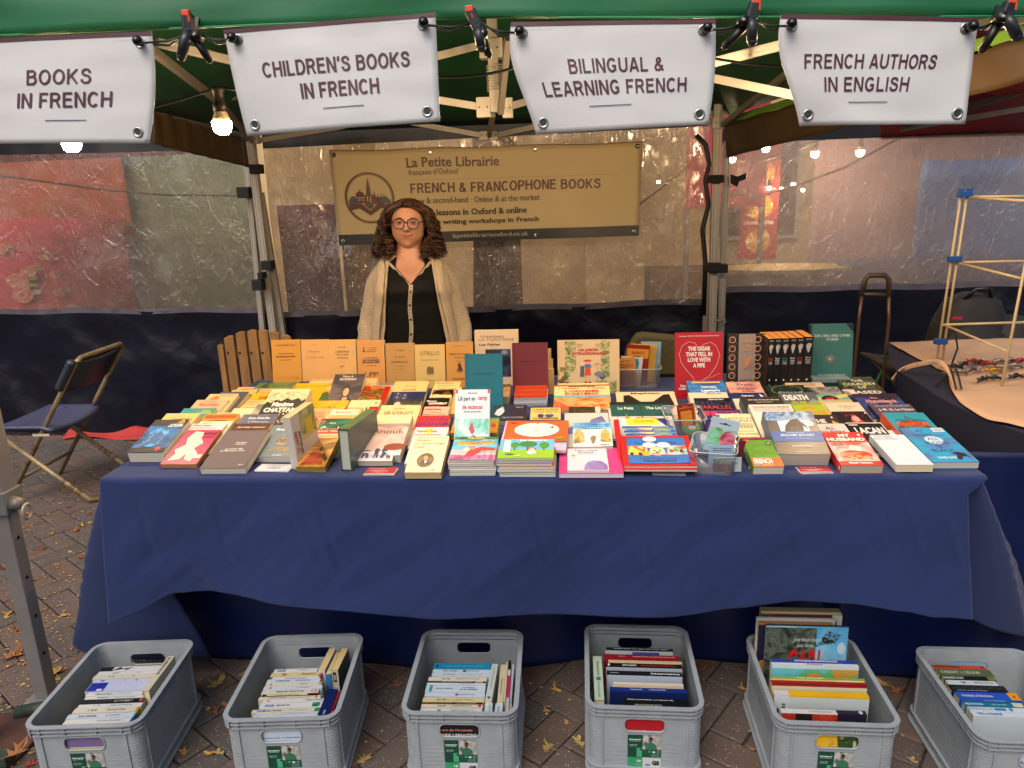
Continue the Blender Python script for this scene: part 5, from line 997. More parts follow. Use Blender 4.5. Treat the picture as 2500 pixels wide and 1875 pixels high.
fb('navy paperback with outlined letter blocks, above the black and white photo',2,1122,1490,682,None,'#23264a',[('l',[(.12,.98),(.12,.62),(.3,.62),(.3,.98)],.003,'#b8b8b8'),T_('P\nO\nR',.21,.78,.08,.34,'#b8b8b8',0),('l',[(.36,.92),(.36,.66),(.48,.66),(.48,.92),(.36,.92)],.003,'#b8b8b8'),T_('A\nU',.42,.8,.07,.2,'#b8b8b8',0),('o',.8,.75,.2,.15,.004,'#3c4270')],t=.018,tilt=14)
fb('black and white photo paperback above the red serif name',2,1095,1440,762,None,('#1c1a18','#4a4640','#2c2824',8),[('e',.3,.8,.1,.1,'#b0a898'),('e',.42,.72,.12,.08,'#8a8478'),('r',.55,.72,.72,.78,'#b8b0a0')],t=.018,tilt=14)
fb('tall cream paperback with large dark red two-line name',2,1015,1435,826,None,'#cdb282',[T_('John',.48,.9,.28,.06,'#6a1f1a',.0),T_('IRVING',.5,.78,.72,.11,'#7a1c16',.0)],t=.02,tilt=15,L=.225)
fb('white paperback with pink landscape and name in tall thin letters',2,948,1345,928,1372,'#cdbd90',[('r',0,.0,1,.74,('#b89a90','#c9b0a4','#a88880',5)),('p',[(0,.74),(0,.62),(.2,.7),(.5,.64),(.8,.72),(1,.66),(1,.76),(.5,.77)],'#8a7674'),('e',.8,.2,.28,.08,'#7a2a14'),('r',0,0,1,.1,'#b9bcc8'),T_('Anouk',.5,.57,.84,.115,'#2a1e1e',.0)],t=.022,tilt=17,curl=.002,pages=WHITEP)
fb('white paperback showing four men in blue suits, front middle left',2,852,1215,1135,1420,'#c9cdd2',[T_('Jo\u00ebl Egloff',.35,.93,.5,.06,'#a02028',.02),('i','\u00ab Edmond Ganglion\n& fils \u00bb',.42,.82,.7,.11,'#3a3030',0),('r',0,.08,1,.68,'#b4c4d0')]+[q for (x,s) in ((.2,.9),(.5,.6),(.78,1.25)) for q in (('p',[(x-.12*s,.1),(x-.09*s,.3),(x-.13*s,.36),(x-.05*s,.56*s**.2),(x+.06*s,.56*s**.2),(x+.13*s,.34),(x+.08*s,.3),(x+.12*s,.1),(x+.03*s,.1),(x,.26),(x-.05*s,.1)],'#17324c'),('e',x,.61*s**.2,.035*s,.035*s,'#a87858'))]+[T_('GRAND FROID',.5,.17,.82,.06,'#b81c38',.0),T_('folio',.88,.06,.12,.03,'#22303c')],t=.016,tilt=16,pages='#cdb99a')
fb('green paperback with white name and yellow subtitle behind the gold one',2,378,705,968,None,('#14503a','#1c6a48','#0e3e2c',6),[T_('Gavalda',.52,.66,.84,.2,'#d8d8cc',.0),T_('Anna',.42,.86,.2,.06,'#d8d8cc',0),T_('LA CONSOLANTE',.62,.48,.7,.07,'#c0c83c',.02),('e',.1,.9,.06,.045,'#b84848'),('l',[(.42,1),(.42,.4)],.002,'#90b0a0')],t=.02,tilt=16)
fb('gold paperback of a red desert city scene with red title strip',2,312,600,1080,1482,('#8a5a1c','#b8832c','#6a4418',8),[('r',.0,.86,1,1,'#b0201c'),T_('JULES VERNE',.56,.93,.9,.06,'#e0d4c0',.01),('r',0,.75,1,.86,'#cdb98c'),T_('Paris au XXe si\u00e8cle',.55,.8,.8,.06,'#2a1c14',.01),('p',[(.1,.05),(.3,.38),(.55,.42),(.8,.2),(.85,.05)],('#8a2c18','#a84a28','#6a2010',18)),('e',.56,.46,.04,.06,'#2a1a10'),('r',.1,.5,.9,.56,'#7a5420'),('p',[(.65,.3),(.75,.36),(.95,.2),(.9,.12)],'#3a2414')],t=.018,tilt=15,pages='#8f7a2c')
fb('deep red paperback under the scarlet one beside the landscape lettering',2,30,330,962,None,'#a01822',[T_('CONNELLY',.45,.95,.5,.05,'#5a0c10',.02)],t=.016,tilt=15,L=.18)
# column of novels right of it
for lb,xl,xr,y,col,el in (('cream paperback with red bold name, top of the column beside the teal hardback',1588,1858,575,'#cfae74',[T_('Muriel Barbery',.4,.93,.66,.06,'#7a2c1c',.03),T_('Une gourmandise',.4,.83,.62,.05,'#4a3424',.0)]),
 ('cream paperback with clipped black capitals below the top of the column',1560,1868,638,'#cfae78',[T_('Truman Capote',.5,.93,.62,.07,'#2a1c14',.03)]),
 ('dark paperback with small portrait in the column beside the teal hardback',1565,1785,663,'#14100e',[T_('Lemaitre',.2,.82,.3,.06,'#c8b8a0',.03),('e',.7,.8,.2,.14,('#8a4a1c','#3a2010','#c07830',10)),('e',.08,.93,.05,.03,'#a83838')]),
 ('cream paperback with bold serif name above the black thriller',1532,1760,716,'#cfb484',[T_('Sue Hubbell',.4,.88,.62,.08,'#2a2420',.03)]),
 ('black thriller paperback with white block letters and orange title',1495,1742,748,'#0d0c0d',[T_('Michael',.25,.88,.4,.06,'#d8d0c8',.02),T_('CONNELLY',.55,.79,.8,.07,'#e0dcd4',.05),T_('LE PO\u00c8TE',.4,.69,.5,.06,'#c84a1c',.03)]),
 ('pale pink paperback with brown name above the red and purple one',1472,1742,842,'#c49a84',[T_('Annie Ernaux',.38,.91,.62,.06,'#3a2420',.03),('i','L\u2019\u00e9criture\ncomme un couteau',.48,.77,.84,.12,'#3a2c28',.0),('r',.25,.45,.9,.56,'#8a1c28')])):
    fb(lb,2,xl,xr,y,None,col,el,t=.018,tilt=14)
fb('red paperback with huge purple capitals beside the children stacks',2,1400,1745,937,None,'#b41c28',[T_('JOHN',.66,.87,.55,.1,'#3a1c6a',.03),T_('GRISHAM',.5,.73,.96,.12,'#3a1c6a',.03),('r',0,0,1,.55,'#9aa0a8')],t=.016,tilt=15)
fb('white paperback with red bold name and yellow spot below the red one',2,1378,1730,1063,None,'#c4c0bc',[('e',.42,.88,.14,.1,'#d8cc48'),T_('Yasmina Reza',.36,.89,.62,.07,'#b01c2c',.03),('i','Heureux les heureux',.42,.79,.8,.06,'#3a3a3c',0)],t=.016,tilt=15)
fb('cream paperback with oval portrait pendant, front row middle',2,1378,1735,1158,1540,'#cfc49a',[T_('Benjamin Constant',.5,.955,.8,.045,'#2a2420',0),('i','Adolphe',.28,.88,.42,.07,'#2a2420',0),('i','Le cahier rouge',.47,.78,.86,.07,'#2a2420',0),('i','C\u00e9cile',.2,.69,.32,.06,'#2a2420',0),('l',[(.5,.6),(.5,.5)],.006,'#8a7460'),('o',.5,.61,.05,.025,.015,'#7a6450'),('e',.48,.32,.24,.19,'#3a2018'),('e',.48,.32,.215,.17,('#4a3020','#6a4a30','#3a2418',9)),('e',.48,.38,.06,.055,'#c08a68'),('p',[(.34,.22),(.4,.32),(.56,.32),(.64,.22),(.5,.17)],'#1c2c3a'),('p',[(.46,.3),(.54,.3),(.5,.22)],'#d8d0c0'),T_('10',.66,.05,.06,.025,'#1c1a18'),T_('18',.76,.05,.08,.03,'#1c1a18',.04)],t=.02,tilt=15,pages='#c4a97c')
# ---- children's stacks (zone 3): one thing per booklet
def stack(lbs,zn,xl,xr,yT,yF,cols,ts,top_el,tilt=4,yaw=0,hard=False,jit=.003,group=None,names=None,pages=WHITEP,base=TZ+.001):
    tot=sum(ts); M,W,L=place(zn,xl,xr,yT,yF,ts[-1],tilt,yaw,.2,base+tot-ts[-1]); rn=random.Random(int(xl))
    # M is the top one; those below sit straight under it
    z=base; n=len(ts)
    for i in range(n):
        off=M.copy(); k=(n-1-i); dz=sum(ts[i+1:]) + (ts[-1]*0)
        loc=M.to_translation()-Vector((rn.uniform(-jit,jit)*(k>0),rn.uniform(-jit,jit)*(k>0),sum(ts[i:n-1])))
        Mi=Matrix.Translation(loc)@M.to_3x3().to_4x4()
        if k: Mi=Mi@Matrix.Rotation(rn.uniform(-.012,.012),4,'Z')
        book(lbs[min(k,len(lbs)-1)] if isinstance(lbs,list) else lbs(k),Mi,W,L,ts[i]-.0003,cols[i%len(cols)],top_el if k==0 else (),hard=hard,pages=pages,group=group,spc=cols[i%len(cols)] if k else None)
    return M,W,L
ORD=['top','second','third','fourth','fifth','sixth','seventh','eighth','ninth']
fb('white picture book with red corners and bedroom drawing, standing',3,265,622,684,None,'#bcc6c8',[('r',0,0,1,.05,'#c8ccd0'),('r',0,.94,.07,1,'#a82038'),('r',.93,.94,1,1,'#a82038'),T_('Ainsi va la vie',.5,.945,.28,.03,'#28406a'),T_('Lili part en',.33,.85,.5,.085,'#23305c',.025),T_('camp',.79,.85,.27,.07,'#b02038',.025),T_('de vacances',.5,.73,.58,.07,'#b02038',.025),('s',.25,.64,.75,.67,1,'#3a4a6a'),('n',.02,.02,.98,.55,('#4aa890','#8ac8b8','#c8d8d0',16)),('l',[(.05,.2),(.3,.55),(.5,.3),(.8,.5),(.97,.3)],.004,'#2c6a60'),('e',.55,.18,.11,.12,'#b83848'),('e',.56,.14,.07,.07,'#d8b8a0'),('p',[(.4,.4),(.5,.5),(.58,.36),(.5,.3)],'#b02840')],t=.012,tilt=62,L=.19,hard=True,pages=WHITEP)
stack(lambda k:['green picture book with a vegetable garden scene, on top of its pile'][0] if k==0 else f'{ORD[k]} thin picture book down the pile under the green gardening cover',3,255,722,980,1135,['#2c5c3c','#c06a2c','#2e7a4a','#9a8a3c'],[.006,.007,.006,.008],[('r',0,0,1,.3,'#b8702a'),('r',0,.93,1,1,'#3a9060'),T_("T\u2019choupi",.46,.93,.46,.13,'#dcdcd0',.03),T_('jardine',.42,.79,.3,.05,'#20402c',.01),('p',[(.36,.2),(.34,.5),(.58,.5),(.56,.2)],'#6a4a8c'),('e',.46,.55,.14,.08,'#3c7a3c'),('e',.2,.3,.08,.1,'#4a7a9a'),('p',[(.62,.12),(.68,.38),(.85,.34),(.9,.1)],'#c08a30'),('e',.75,.55,.05,.1,'#4a7a9a'),('e',.9,.5,.05,.12,'#b83828'),('e',.55,.08,.08,.05,'#a83028'),('r',.22,.12,.3,.24,'#8a3828')],tilt=10,hard=True,group='picture books in the pile under the green cover',base=TZ+.02)
stack(lambda k:'booklet with red bridge and pink blossoms, on top of the front pile' if k==0 else f'{ORD[k]} white booklet down the pile with the red bridge cover',3,262,712,1175,1415,['#b4b6b8','#a8acae','#bcbcb8'],[.0056]*8,[('r',0,.45,1,1,('#3a8ac0','#6ab0d8','#2c78a8',5)),('r',0,.88,1,1,('#2c5a2c','#3c7434','#1e4420',12)),('p',[(.08,.78),(.12,.62),(.9,.66),(.93,.82)],'#c09230'),T_('Th\u00e9a Stilton',.5,.94,.4,.07,'#d8c860',.02),T_('LES SECRETS DU JARDIN\nCHINOIS',.5,.73,.72,.14,'#5a2414',.02),('n',0,0,1,.2,('#b83a80','#d878a8','#8a4a6a',20)),('p',[(.3,.1),(.4,.4),(.65,.55),(.95,.5),(1,.4),(.7,.4),(.5,.15)],'#b03038'),('l',[(.5,.2),(.75,.36),(1,.34)],.008,'#c02838'),('e',.45,.5,.1,.09,'#c87a5a'),('e',.33,.42,.08,.09,'#d8b8b0'),('l',[(.75,.15),(.75,.5)],.008,'#a82030'),('l',[(.9,.15),(.9,.48)],.008,'#a82030')],tilt=9,group='white booklets piled under the red bridge cover')
stack(lambda k:'board book with green meadow, trees and red-haired child, topmost' if k==0 else f'{ORD[k]} board book down the pile topped by the green meadow cover',3,737,1290,1200,1395,['#7fb0c0','#b8c8b0','#8ab8d0','#b07040','#8a6a90','#6a9ab8','#86b030'],[.008,.008,.0075,.008,.008,.0075,.007],[('r',0,.4,1,1,'#5aa4cc'),('r',0,0,1,.42,'#7fae24'),('e',.28,.68,.08,.16,'#3c8434'),('r',.265,.4,.295,.55,'#6a4a28'),('e',.52,.72,.17,.15,'#2f7430'),('r',.5,.38,.54,.6,'#6a4a28'),('e',.82,.66,.09,.17,'#3c8434'),('r',.8,.4,.83,.52,'#6a4a28'),('e',.6,.45,.08,.09,'#a83820'),('e',.6,.4,.06,.09,'#dcc0a8'),('e',.6,.27,.09,.1,'#b8c8d0'),T_('La nature',.62,.93,.5,.08,'#dce4e8',.04),('r',.08,.3,.2,.95,'#c4d8e0'),('o',.16,.92,.04,.05,.006,'#1c3c5a'),('e',.2,.18,.08,.04,'#2c5a5a'),('d',.3,.05,.95,.35,14,.01,'#c04840'),('e',.35,.1,.06,.02,'#b8ccd8')],tilt=6,hard=False,group='board books piled under the meadow cover',jit=.004)
fb('orange picture book with owl in a white oval, middle of the table',3,808,1440,1010,1230,'#b8562c',[('e',.5,.55,.36,.33,'#d8d4c4'),('p',[(.42,.55),(.46,.75),(.56,.75),(.6,.55),(.56,.35),(.46,.35)],'#2c3460'),('p',[(.44,.76),(.5,.88),(.58,.76)],'#1c1c1c'),('p',[(.66,.72),(.74,.66),(.66,.6)],'#1c1c1c'),('p',[(.76,.72),(.7,.66),(.76,.6)],'#1c1c1c'),('e',.51,.7,.06,.05,'#d8d0b8'),('r',.47,.5,.56,.54,'#a03020'),T_('mimi',.12,.88,.12,.06,'#28180c',.03),('l',[(.08,.2),(.18,.08),(.28,.06)],.02,'#c09030'),('e',.88,.14,.08,.05,'#6a8a30'),T_('La petite chouette',.5,.08,.45,.07,'#3a1c0c',.02)],t=.008,tilt=9,yaw=-2,curl=.004,pages=WHITEP,base=TZ+.03)
for k in range(3): fb(['white booklet directly under the orange owl cover','purple booklet under the white one below the owl cover','lowest booklet of the owl cover pile'][k],3,790+6*k,1435,1012+8*k,None,['#b9a8c8','#7a5a8c','#a8a4b0'][k],t=.008,tilt=8,yaw=-2,L=.185,base=TZ+.021-.0095*k)
fb('picture book with cathedral towers and a dancing mouse, blue sky',3,1482,1872,1030,1280,'#b8c8cc',[('r',0,.72,1,1,('#4a9ac8','#7ab8d8','#3a80b0',4)),T_('CATHERINE\nCERTITUDE',.5,.86,.9,.14,'#2c4a8a',.02),T_('Patrick Modiano',.5,.74,.5,.05,'#3a3a5a'),('p',[(.02,.12),(.04,.6),(.14,.75),(.28,.55),(.3,.2)],('#a88a4c','#c8b07a','#8a7038',24)),('p',[(.7,.2),(.72,.6),(.85,.72),(.95,.55),(.97,.15)],('#a88a4c','#c8b07a','#8a7038',24)),('p',[(.48,.12),(.44,.35),(.52,.45),(.6,.38),(.56,.22),(.52,.12)],'#7a6a58'),T_('SEMP\u00c9',.8,.06,.25,.04,'#4a4030')],t=.008,tilt=10,curl=.003,pages=WHITEP,base=TZ+.012)
fb('book with watercolour purple mountains behind the cathedral cover',3,1398,1848,928,None,'#b0aca8',[('p',[(0,.45),(.2,.62),(.5,.58),(.6,.8),(.85,.9),(1,.6),(1,.4),(0,.36)],('#4a4a80','#6a6a9a','#383a68',8))],t=.012,tilt=12,L=.2)
fb('flat red picture book under the cathedral cover, left edge showing',3,1445,1700,1035,1285,'#a81c20',[],t=.006,tilt=5,pages=WHITEP)
fb('small yellow book with two children in front of black lettering',3,1040,1366,868,1003,'#2c4060',[('r',.03,.05,.97,.95,'#c9a860'),T_('LAROUSSE',.5,.82,.8,.12,'#28303c',.03),T_('TOUT PETITS',.5,.64,.8,.1,'#5a2018',.03),('e',.35,.34,.1,.15,'#3a2c50'),('e',.62,.34,.14,.13,'#2c4c7a'),('e',.35,.52,.06,.07,'#c89868'),('e',.62,.5,.06,.07,'#c8a050'),('r',.1,.1,.9,.2,('#5a5a20','#3a3a18','#8a7a30',20))],t=.016,tilt=12,pages=WHITEP)
fb('dark maroon book with a white tulip photo, middle of the table',3,655,1012,846,1010,('#2a1c24','#20283a','#301820',4),[('r',0,0,.3,1,'#123038'),('p',[(.08,.4),(.14,.7),(.3,.9),(.36,.6),(.3,.4),(.22,.3)],'#a8b0bc'),T_('OLIVIA RUSTIGER',.62,.2,.6,.08,'#a8988c',.01),T_('NOS',.78,.85,.2,.08,'#a8988c',.01)],t=.016,tilt=12,pages='#b0a090')
fb('comic album with sandy battle landscape and red title',3,1292,1858,640,905,'#cdb888',[('r',0,0,1,.58,('#b07038','#c8945c','#a84c2c',10)),('r',0,.5,1,.58,'#5a94a8'),('r',0,.955,1,1,'#a83028'),T_("L\u2019ODYSS\u00c9E\nD\u2019AST\u00c9RIX",.5,.7,.62,.2,'#a81c18',.035),T_('R. GOSCINNY        A. UDERZO',.5,.86,.84,.045,'#28201c',.02),('p',[(.3,.1),(.4,.32),(.6,.4),(.85,.3),(.95,.12)],('#a83c20','#c87040','#c8a060',16)),('p',[(.55,.05),(.6,.25),(.75,.2)],'#4a8a88'),('s',.25,.9,.75,.95,1,'#3a3028')],t=.01,tilt=12,pages=WHITEP,curl=.003)
fb('cream picture book tucked behind the comic album top edge',3,1325,1850,618,None,'#c9b088',[('d',.05,.9,.95,.97,10,.01,'#a03028')],t=.008,tilt=12,L=.2)
fb('dark patterned booklet strip with white spine end below the comic album',3,1440,1765,862,928,('#1c1a14','#4a4434','#2c281e',40),[('r',.84,0,1,1,'#bcb8a8'),('l',[(.88,.1),(.88,.9)],.004,'#1c1a18'),('l',[(.95,.1),(.95,.9)],.004,'#1c1a18')],t=.014,tilt=12,L=.1)
stack(lambda k:'orange notebook with stitched book spines drawn, on top of its pile' if k==0 else f'{ORD[k]} white notebook down the pile under the orange one',3,893,1220,624,768,['#a8aec0','#b0b4c4'],[.0055]*6,[('r',0,0,1,1,'#a03418'),('r',0,.66,1,.7,'#7a1c10'),('r',0,.36,1,.4,'#7a1c10'),('r',0,.08,1,.12,'#7a1c10')]+[('l',[(.05+.05*i,.42+.3*j),(.05+.05*i,.6+.3*j)],.003,'#c87a2c') for i in range(6,18) for j in (0,)]+[('l',[(.3+.06*i,.76),(.33+.06*i,.92)],.004,'#cf8a34') for i in range(11)]+[('l',[(.15+.05*i,.14),(.15+.05*i,.32)],.003,'#c06a28') for i in range(14)],tilt=10,group='white notebooks piled under the orange one')
fb('booklet pile edge with sepia photo beneath the teal hardback',3,640,840,628,760,('#8a6a48','#a8845c','#5a4430',8),[],t=.03,tilt=10,L=.12)
fb('large bright pink flat book under the small planet one',3,1348,1960,1290,1556,'#c23a80',[('o',.82,.82,.05,.06,.004,'#d878a8')],t=.012,tilt=0,pages='#b8b8c4')
fb('small white book with a violet planet lying on the pink book',3,1428,1828,1298,1524,'#bcc4d4',[T_('The Little\nPrince',.47,.86,.62,.16,'#40405a',.01),('p',[(.4,.02),(.42,.22),(.5,.36),(.65,.44),(.85,.4),(.97,.22),(.97,.02)],('#7a64a8','#9080bc','#6a5498',6)),('e',.14,.66,.05,.05,'#c09a30'),('s',.25,.72,.75,.75,1,'#8a8aa0'),('d',.1,.1,.95,.7,18,.008,'#50507a'),('l',[(.3,.6),(.5,.45)],.002,'#60608a')],t=.006,tilt=0,pages=WHITEP,base=TZ+.0135)
# ---------------- zone 4
fb('white book with a big black cat-ear shape, behind the teal one',4,440,1045,708,None,'#c4ae90',[T_('Mephisto',.5,.93,.5,.09,'#201814',.03),('p',[(.1,.35),(.12,.86),(.22,.88),(.4,.62),(.6,.62),(.8,.88),(.9,.9),(.95,.5),(.9,.35)],'#191310')],t=.008,tilt=12,L=.19,pages=WHITEP)
fb('teal bilingual book with white serif halves above the cookery book',4,378,992,812,None,'#1f4c4a',[('r',0,.9,1,1,'#0e1c1c'),('r',.49,0,.51,1,'#163a38'),T_('Le Petit',.25,.78,.26,.09,'#c8ccc0',.02),T_('The Little',.75,.78,.34,.09,'#c8ccc0',.02)],t=.01,tilt=11,L=.2)
fb('white cookery book framed by black curls with small Eiffel tower',4,362,995,878,1195,'#c0b6b4',[('l',[(.14,.5),(.14,.86),(.2,.92),(.5,.9),(.8,.92),(.86,.86),(.86,.5)],.004,'#2c2828'),('l',[(.1,.9),(.2,.82),(.14,.75),(.1,.6)],.003,'#2c2828'),('l',[(.9,.9),(.8,.82),(.86,.75),(.9,.6)],.003,'#2c2828'),T_("LET\u2019S COOK",.56,.78,.42,.09,'#3a4468',0),T_('FRENCH',.58,.65,.3,.08,'#9a2028',0),('p',[(.24,.62),(.27,.74),(.28,.82),(.29,.74),(.34,.62)],'#8a7a3c')],t=.006,tilt=9,pages=WHITEP)
def bilingual(lb,y,i,el,xl=0,base=.0): return fb(lb,4,470+xl,1000+xl,y,None,'#1c3a8a',el,t=.004,tilt=9,L=.075,base=TZ+.03+base,pages=WHITEP)
fb('white blue picture book with yellow box and red hurried title',4,468,982,986,None,'#bcc4d0',[('r',.15,.8,.8,1,'#cfc02c'),('s',.28,.86,.7,.95,2,'#3a3a1c'),T_('HURRY UP',.5,.68,.74,.1,'#b01c28',.05),('p',[(.74,1),(1,1),(1,.66)],'#1c3470')],t=.005,tilt=9,L=.21,pages=WHITEP)
for i,(lb,y,xl) in enumerate((('upper dark blue strip-titled English French picture book',1064,35),('middle dark blue strip-titled English French picture book',1108,55),('lower blue strip-titled English French book with green picture',1146,70))):
    bilingual(lb,y,i,[T_('ENGLISH',.32,.93,.32,.055,'#a82c6a',.02),T_('\u2022',.52,.93,.02,.02,'#c8ccd8'),T_('FRENCH',.74,.93,.32,.055,'#ccd0dc',.03),('r',0,.0,1,.86,('#7a9a2c','#2c6ab0','#c8b070',10))],xl)
fb('red leaning edges of two thin books left of the blue strips',4,420,470,995,None,'#b01820',[],t=.012,tilt=10,L=.24,pages=WHITEP)
fb('red-bordered blue picture book with smiling tabby cat and cars',4,490,1185,1168,1482,'#b8161c',[('r',.07,.06,.93,.92,'#0c1830'),('r',.075,.07,.925,.91,'#2262b0'),('e',.42,.88,.1,.09,'#c8d0d4'),T_('Lucie Chat en ville',.5,.74,.6,.085,'#14183a',.01),T_('Lucy Cat in town',.5,.23,.52,.085,'#14183a',.01),('n',.08,.34,.36,.64,('#b8402c','#c8b048','#c8c0b0',20)),('n',.64,.34,.92,.64,('#c8c0b0','#7aa8b0','#b8582c',20)),('p',[(.07,.4),(.1,.5),(.22,.52),(.3,.42),(.28,.36),(.1,.36)],'#c8b83c'),('e',.5,.46,.11,.14,'#d8c490'),('p',[(.4,.55),(.42,.66),(.48,.58)],'#c87838'),('p',[(.52,.58),(.58,.66),(.6,.55)],'#c87838'),('e',.46,.48,.015,.025,'#28201c'),('e',.54,.48,.015,.025,'#28201c'),('e',.5,.42,.03,.03,'#b83c30'),('e',.4,.66,.1,.09,'#ccd4d4'),('e',.6,.66,.1,.09,'#ccd4d4'),('e',.34,.38,.07,.08,'#c89a2c'),('r',.38,.34,.64,.4,'#c4b8a8'),('d',.38,.34,.64,.4,14,.012,'#b02828'),('e',.7,.46,.03,.05,'#b03028'),('e',.76,.48,.04,.05,'#4a9a3c'),('e',.13,.37,.025,.04,'#1c1c1c'),('e',.25,.37,.025,.04,'#1c1c1c'),('e',.84,.44,.025,.05,'#28282c'),('s',.25,.12,.75,.17,2,'#101838')],t=.005,tilt=6,curl=.004,yaw=-1,pages=WHITEP,base=TZ+.024)
for k in range(3): fb(['red picture book directly under the tabby cat one','second red picture book under the tabby cat one','lowest red picture book under the tabby cat one'][k],4,488-3*k,1180,1172+3*k,None,'#a81820',t=.006,tilt=6,yaw=-1-k*.6,L=.2,pages=WHITEP,base=TZ+.0175-.0068*k)
fb('blue dictionary with white serif title and pencil drawing',4,1172,1552,592,None,('#1c5a94','#2a76b4','#164a80',4),[('r',.12,.9,.9,.95,'#c8a050'),T_('OXFORD',.55,.74,.42,.09,'#d0dce4',.01),T_("Learner\u2019s\nFrench",.57,.56,.48,.18,'#d8e0e8',.04)],t=.03,tilt=14,pages='#b8b09a')
fb('off-white paperback between the blue dictionary and the black parallel text',4,1190,1590,716,None,'#c0b09c',[T_('PENGUIN',.65,.95,.38,.035,'#3a3430',.03)],t=.02,tilt=14)
fb('black paperback with big blue and red capitals, right of bookmark box',4,1248,1622,772,None,'#0b0c12',[T_('PENGUIN',.6,.94,.4,.04,'#c8c0c0',.03),T_('FRENCH',.5,.77,.94,.22,'#24385c',.0),T_('PARALLEL',.52,.66,.9,.12,'#b8343c',0)],t=.016,tilt=13)
fb('purple paperback with red squares and white capitals below the black one',4,1312,1725,894,None,'#28225a',[('r',.06,.8,.22,.95,'#b02848'),('r',.25,.8,.4,.95,'#b02848'),T_('NEW PENGUIN',.66,.92,.56,.06,'#a8285a',.02),T_('PARALLEL TEXTS',.66,.83,.6,.06,'#c8ccd8',.04),('r',.2,.6,.45,.7,'#c8ccd8')],t=.016,tilt=12)
fb('ivory dual language story book right of the hanging bag packet',4,1512,1830,938,None,'#c4bc94',[T_('FRENCH\nSTORIES',.56,.84,.84,.12,'#4a4a3c',0),('s',.2,.6,.95,.74,4,'#5a5a48'),('s',.35,.52,.9,.55,1,'#6a5a38'),T_('A DOVER DUAL LANGUAGE BOOK',.6,.46,.9,.03,'#9a5a1c',.03),T_('CONTES\nFRAN\u00c7AIS',.66,.33,.56,.1,'#4a4a3c',0)],t=.018,tilt=12,L=.215)
fb('thin navy paperback under the garden maze phrasebook',5,205,515,1225,None,'#141a34',[('r',0,.94,1,1,'#8a2450'),T_('FRENCH',.55,.85,.7,.08,'#c8c8cc',.05)],t=.012,tilt=10,L=.15)
_mz=lambda P:[(a,.34+b*.66) for a,b in P]
fb('phrasebook with green hedge maze and orange band, front right',5,275,575,1248,1532,'#4f8222',[('l',_mz(q),.008,c) for q,c in (([(.1,.15),(.5,.42),(.95,.15)],'#28541a'),([(.05,.45),(.5,.72),(.95,.45),(.5,.2),(.05,.45)],'#28541a'),([(.05,.85),(.5,.98),(.95,.8),(.5,.6),(.05,.85)],'#28541a'),([(.3,.5),(.5,.6),(.7,.48),(.5,.36),(.3,.5)],'#9ab83c'),([(.2,.3),(.5,.5),(.8,.3)],'#8ab030'),([(.15,.75),(.5,.9),(.85,.72)],'#8ab030'))]+[('e',.8,.85,.1,.08,'#384428'),T_('new',.8,.85,.1,.05,'#c8c8b0'),('r',0,.87,.14,1,'#b8481c'),('r',0,0,1,.32,'#c85a1c'),T_('FRENCH',.38,.19,.62,.17,'#e0d8cc',.04),('r',.08,.02,.2,.1,'#2a90b0'),('r',.28,.04,.7,.06,'#e0b890'),('s',.1,.28,.7,.31,1,'#e0c8a0')],t=.024,tilt=14,pages=WHITEP)
# ---------------- zone 5 / 6 (right block)
fb('pink marbled paperback with navy serif title near the red hardback',5,90,440,648,None,('#b0807a','#c49a90','#a87068',5),[T_('Fresh\nWater',.55,.8,.64,.26,'#2c2a5a',.0),T_('for flowers',.55,.6,.36,.06,'#2c2a5a')],t=.018,tilt=12)
fb('navy paperback with white serif name below the pink marbled one',5,105,490,760,None,'#1c2a50',[T_('Cyrano',.52,.87,.33,.08,'#d0d4dc',.02),T_('DE BERGERAC',.45,.7,.7,.09,'#4a80b0',.0),('p',[(.85,.95),(.97,.8),(.85,.8)],'#ccd0d4')],t=.016,tilt=12)
fb('cream paperback sliver between the black parallel text and brown one',5,165,340,822,None,'#c4b49c',[],t=.014,tilt=11)
fb('dark green paperback with art deco fans, below the black spines',5,500,895,682,None,'#0e1c1a',[('o',.5,.78,.4,.2,.012,'#a88a40'),T_("SWANN\u2019S",.56,.66,.62,.1,'#c8c8c0',.01)]+[('l',[(cx_,1),(cx_+.1*math.sin(a_),1-.28*math.cos(a_))],.002,'#2f7a64') for cx_ in (.12,.37,.62,.87) for a_ in [-.9+.3*q for q in range(7)]],t=.018,tilt=11)
fb('cream paperback lying behind the art deco one at the back',5,705,1085,655,None,'#b8a080',[('s',.2,.8,.8,.95,2,'#5a4a38')],t=.02,tilt=8,L=.15)
fb('black and white photo paperback with thin capitals, rear right',5,905,1250,700,None,('#4a4844','#8a8680','#1e1c1a',9),[T_('SIMONE',.45,.62,.5,.09,'#c8c4bc',0)],t=.016,tilt=11)
fb('green and yellow paperback with a red flowered black bun',5,1020,1345,775,None,('#8a8a3c','#b8a858','#5a8a80',6),[('e',.38,.78,.28,.16,'#120e0c'),('d',.25,.72,.5,.86,24,.04,'#b8241c')],t=.016,tilt=11)
fb('orange cream paperback with red spaced capitals, rear right',5,1050,1395,832,None,'#c49a58',[T_('ANTOINE LAURAIN',.48,.88,.76,.06,'#a83c28',.0),('r',0,.95,1,1,'#7a9a84')],t=.016,tilt=11)
fb('grey paperback with huge white capitals right of the art deco one',5,640,1010,757,None,'#4c5054',[T_('DEATH',.4,.8,.66,.2,'#ccccc8',.04),T_('ON THE',.42,.62,.4,.06,'#b8b020',.04),('p',[(.6,.55),(.85,.75),(1,.6),(1,.5)],'#7a7c7c')],t=.02,tilt=12)
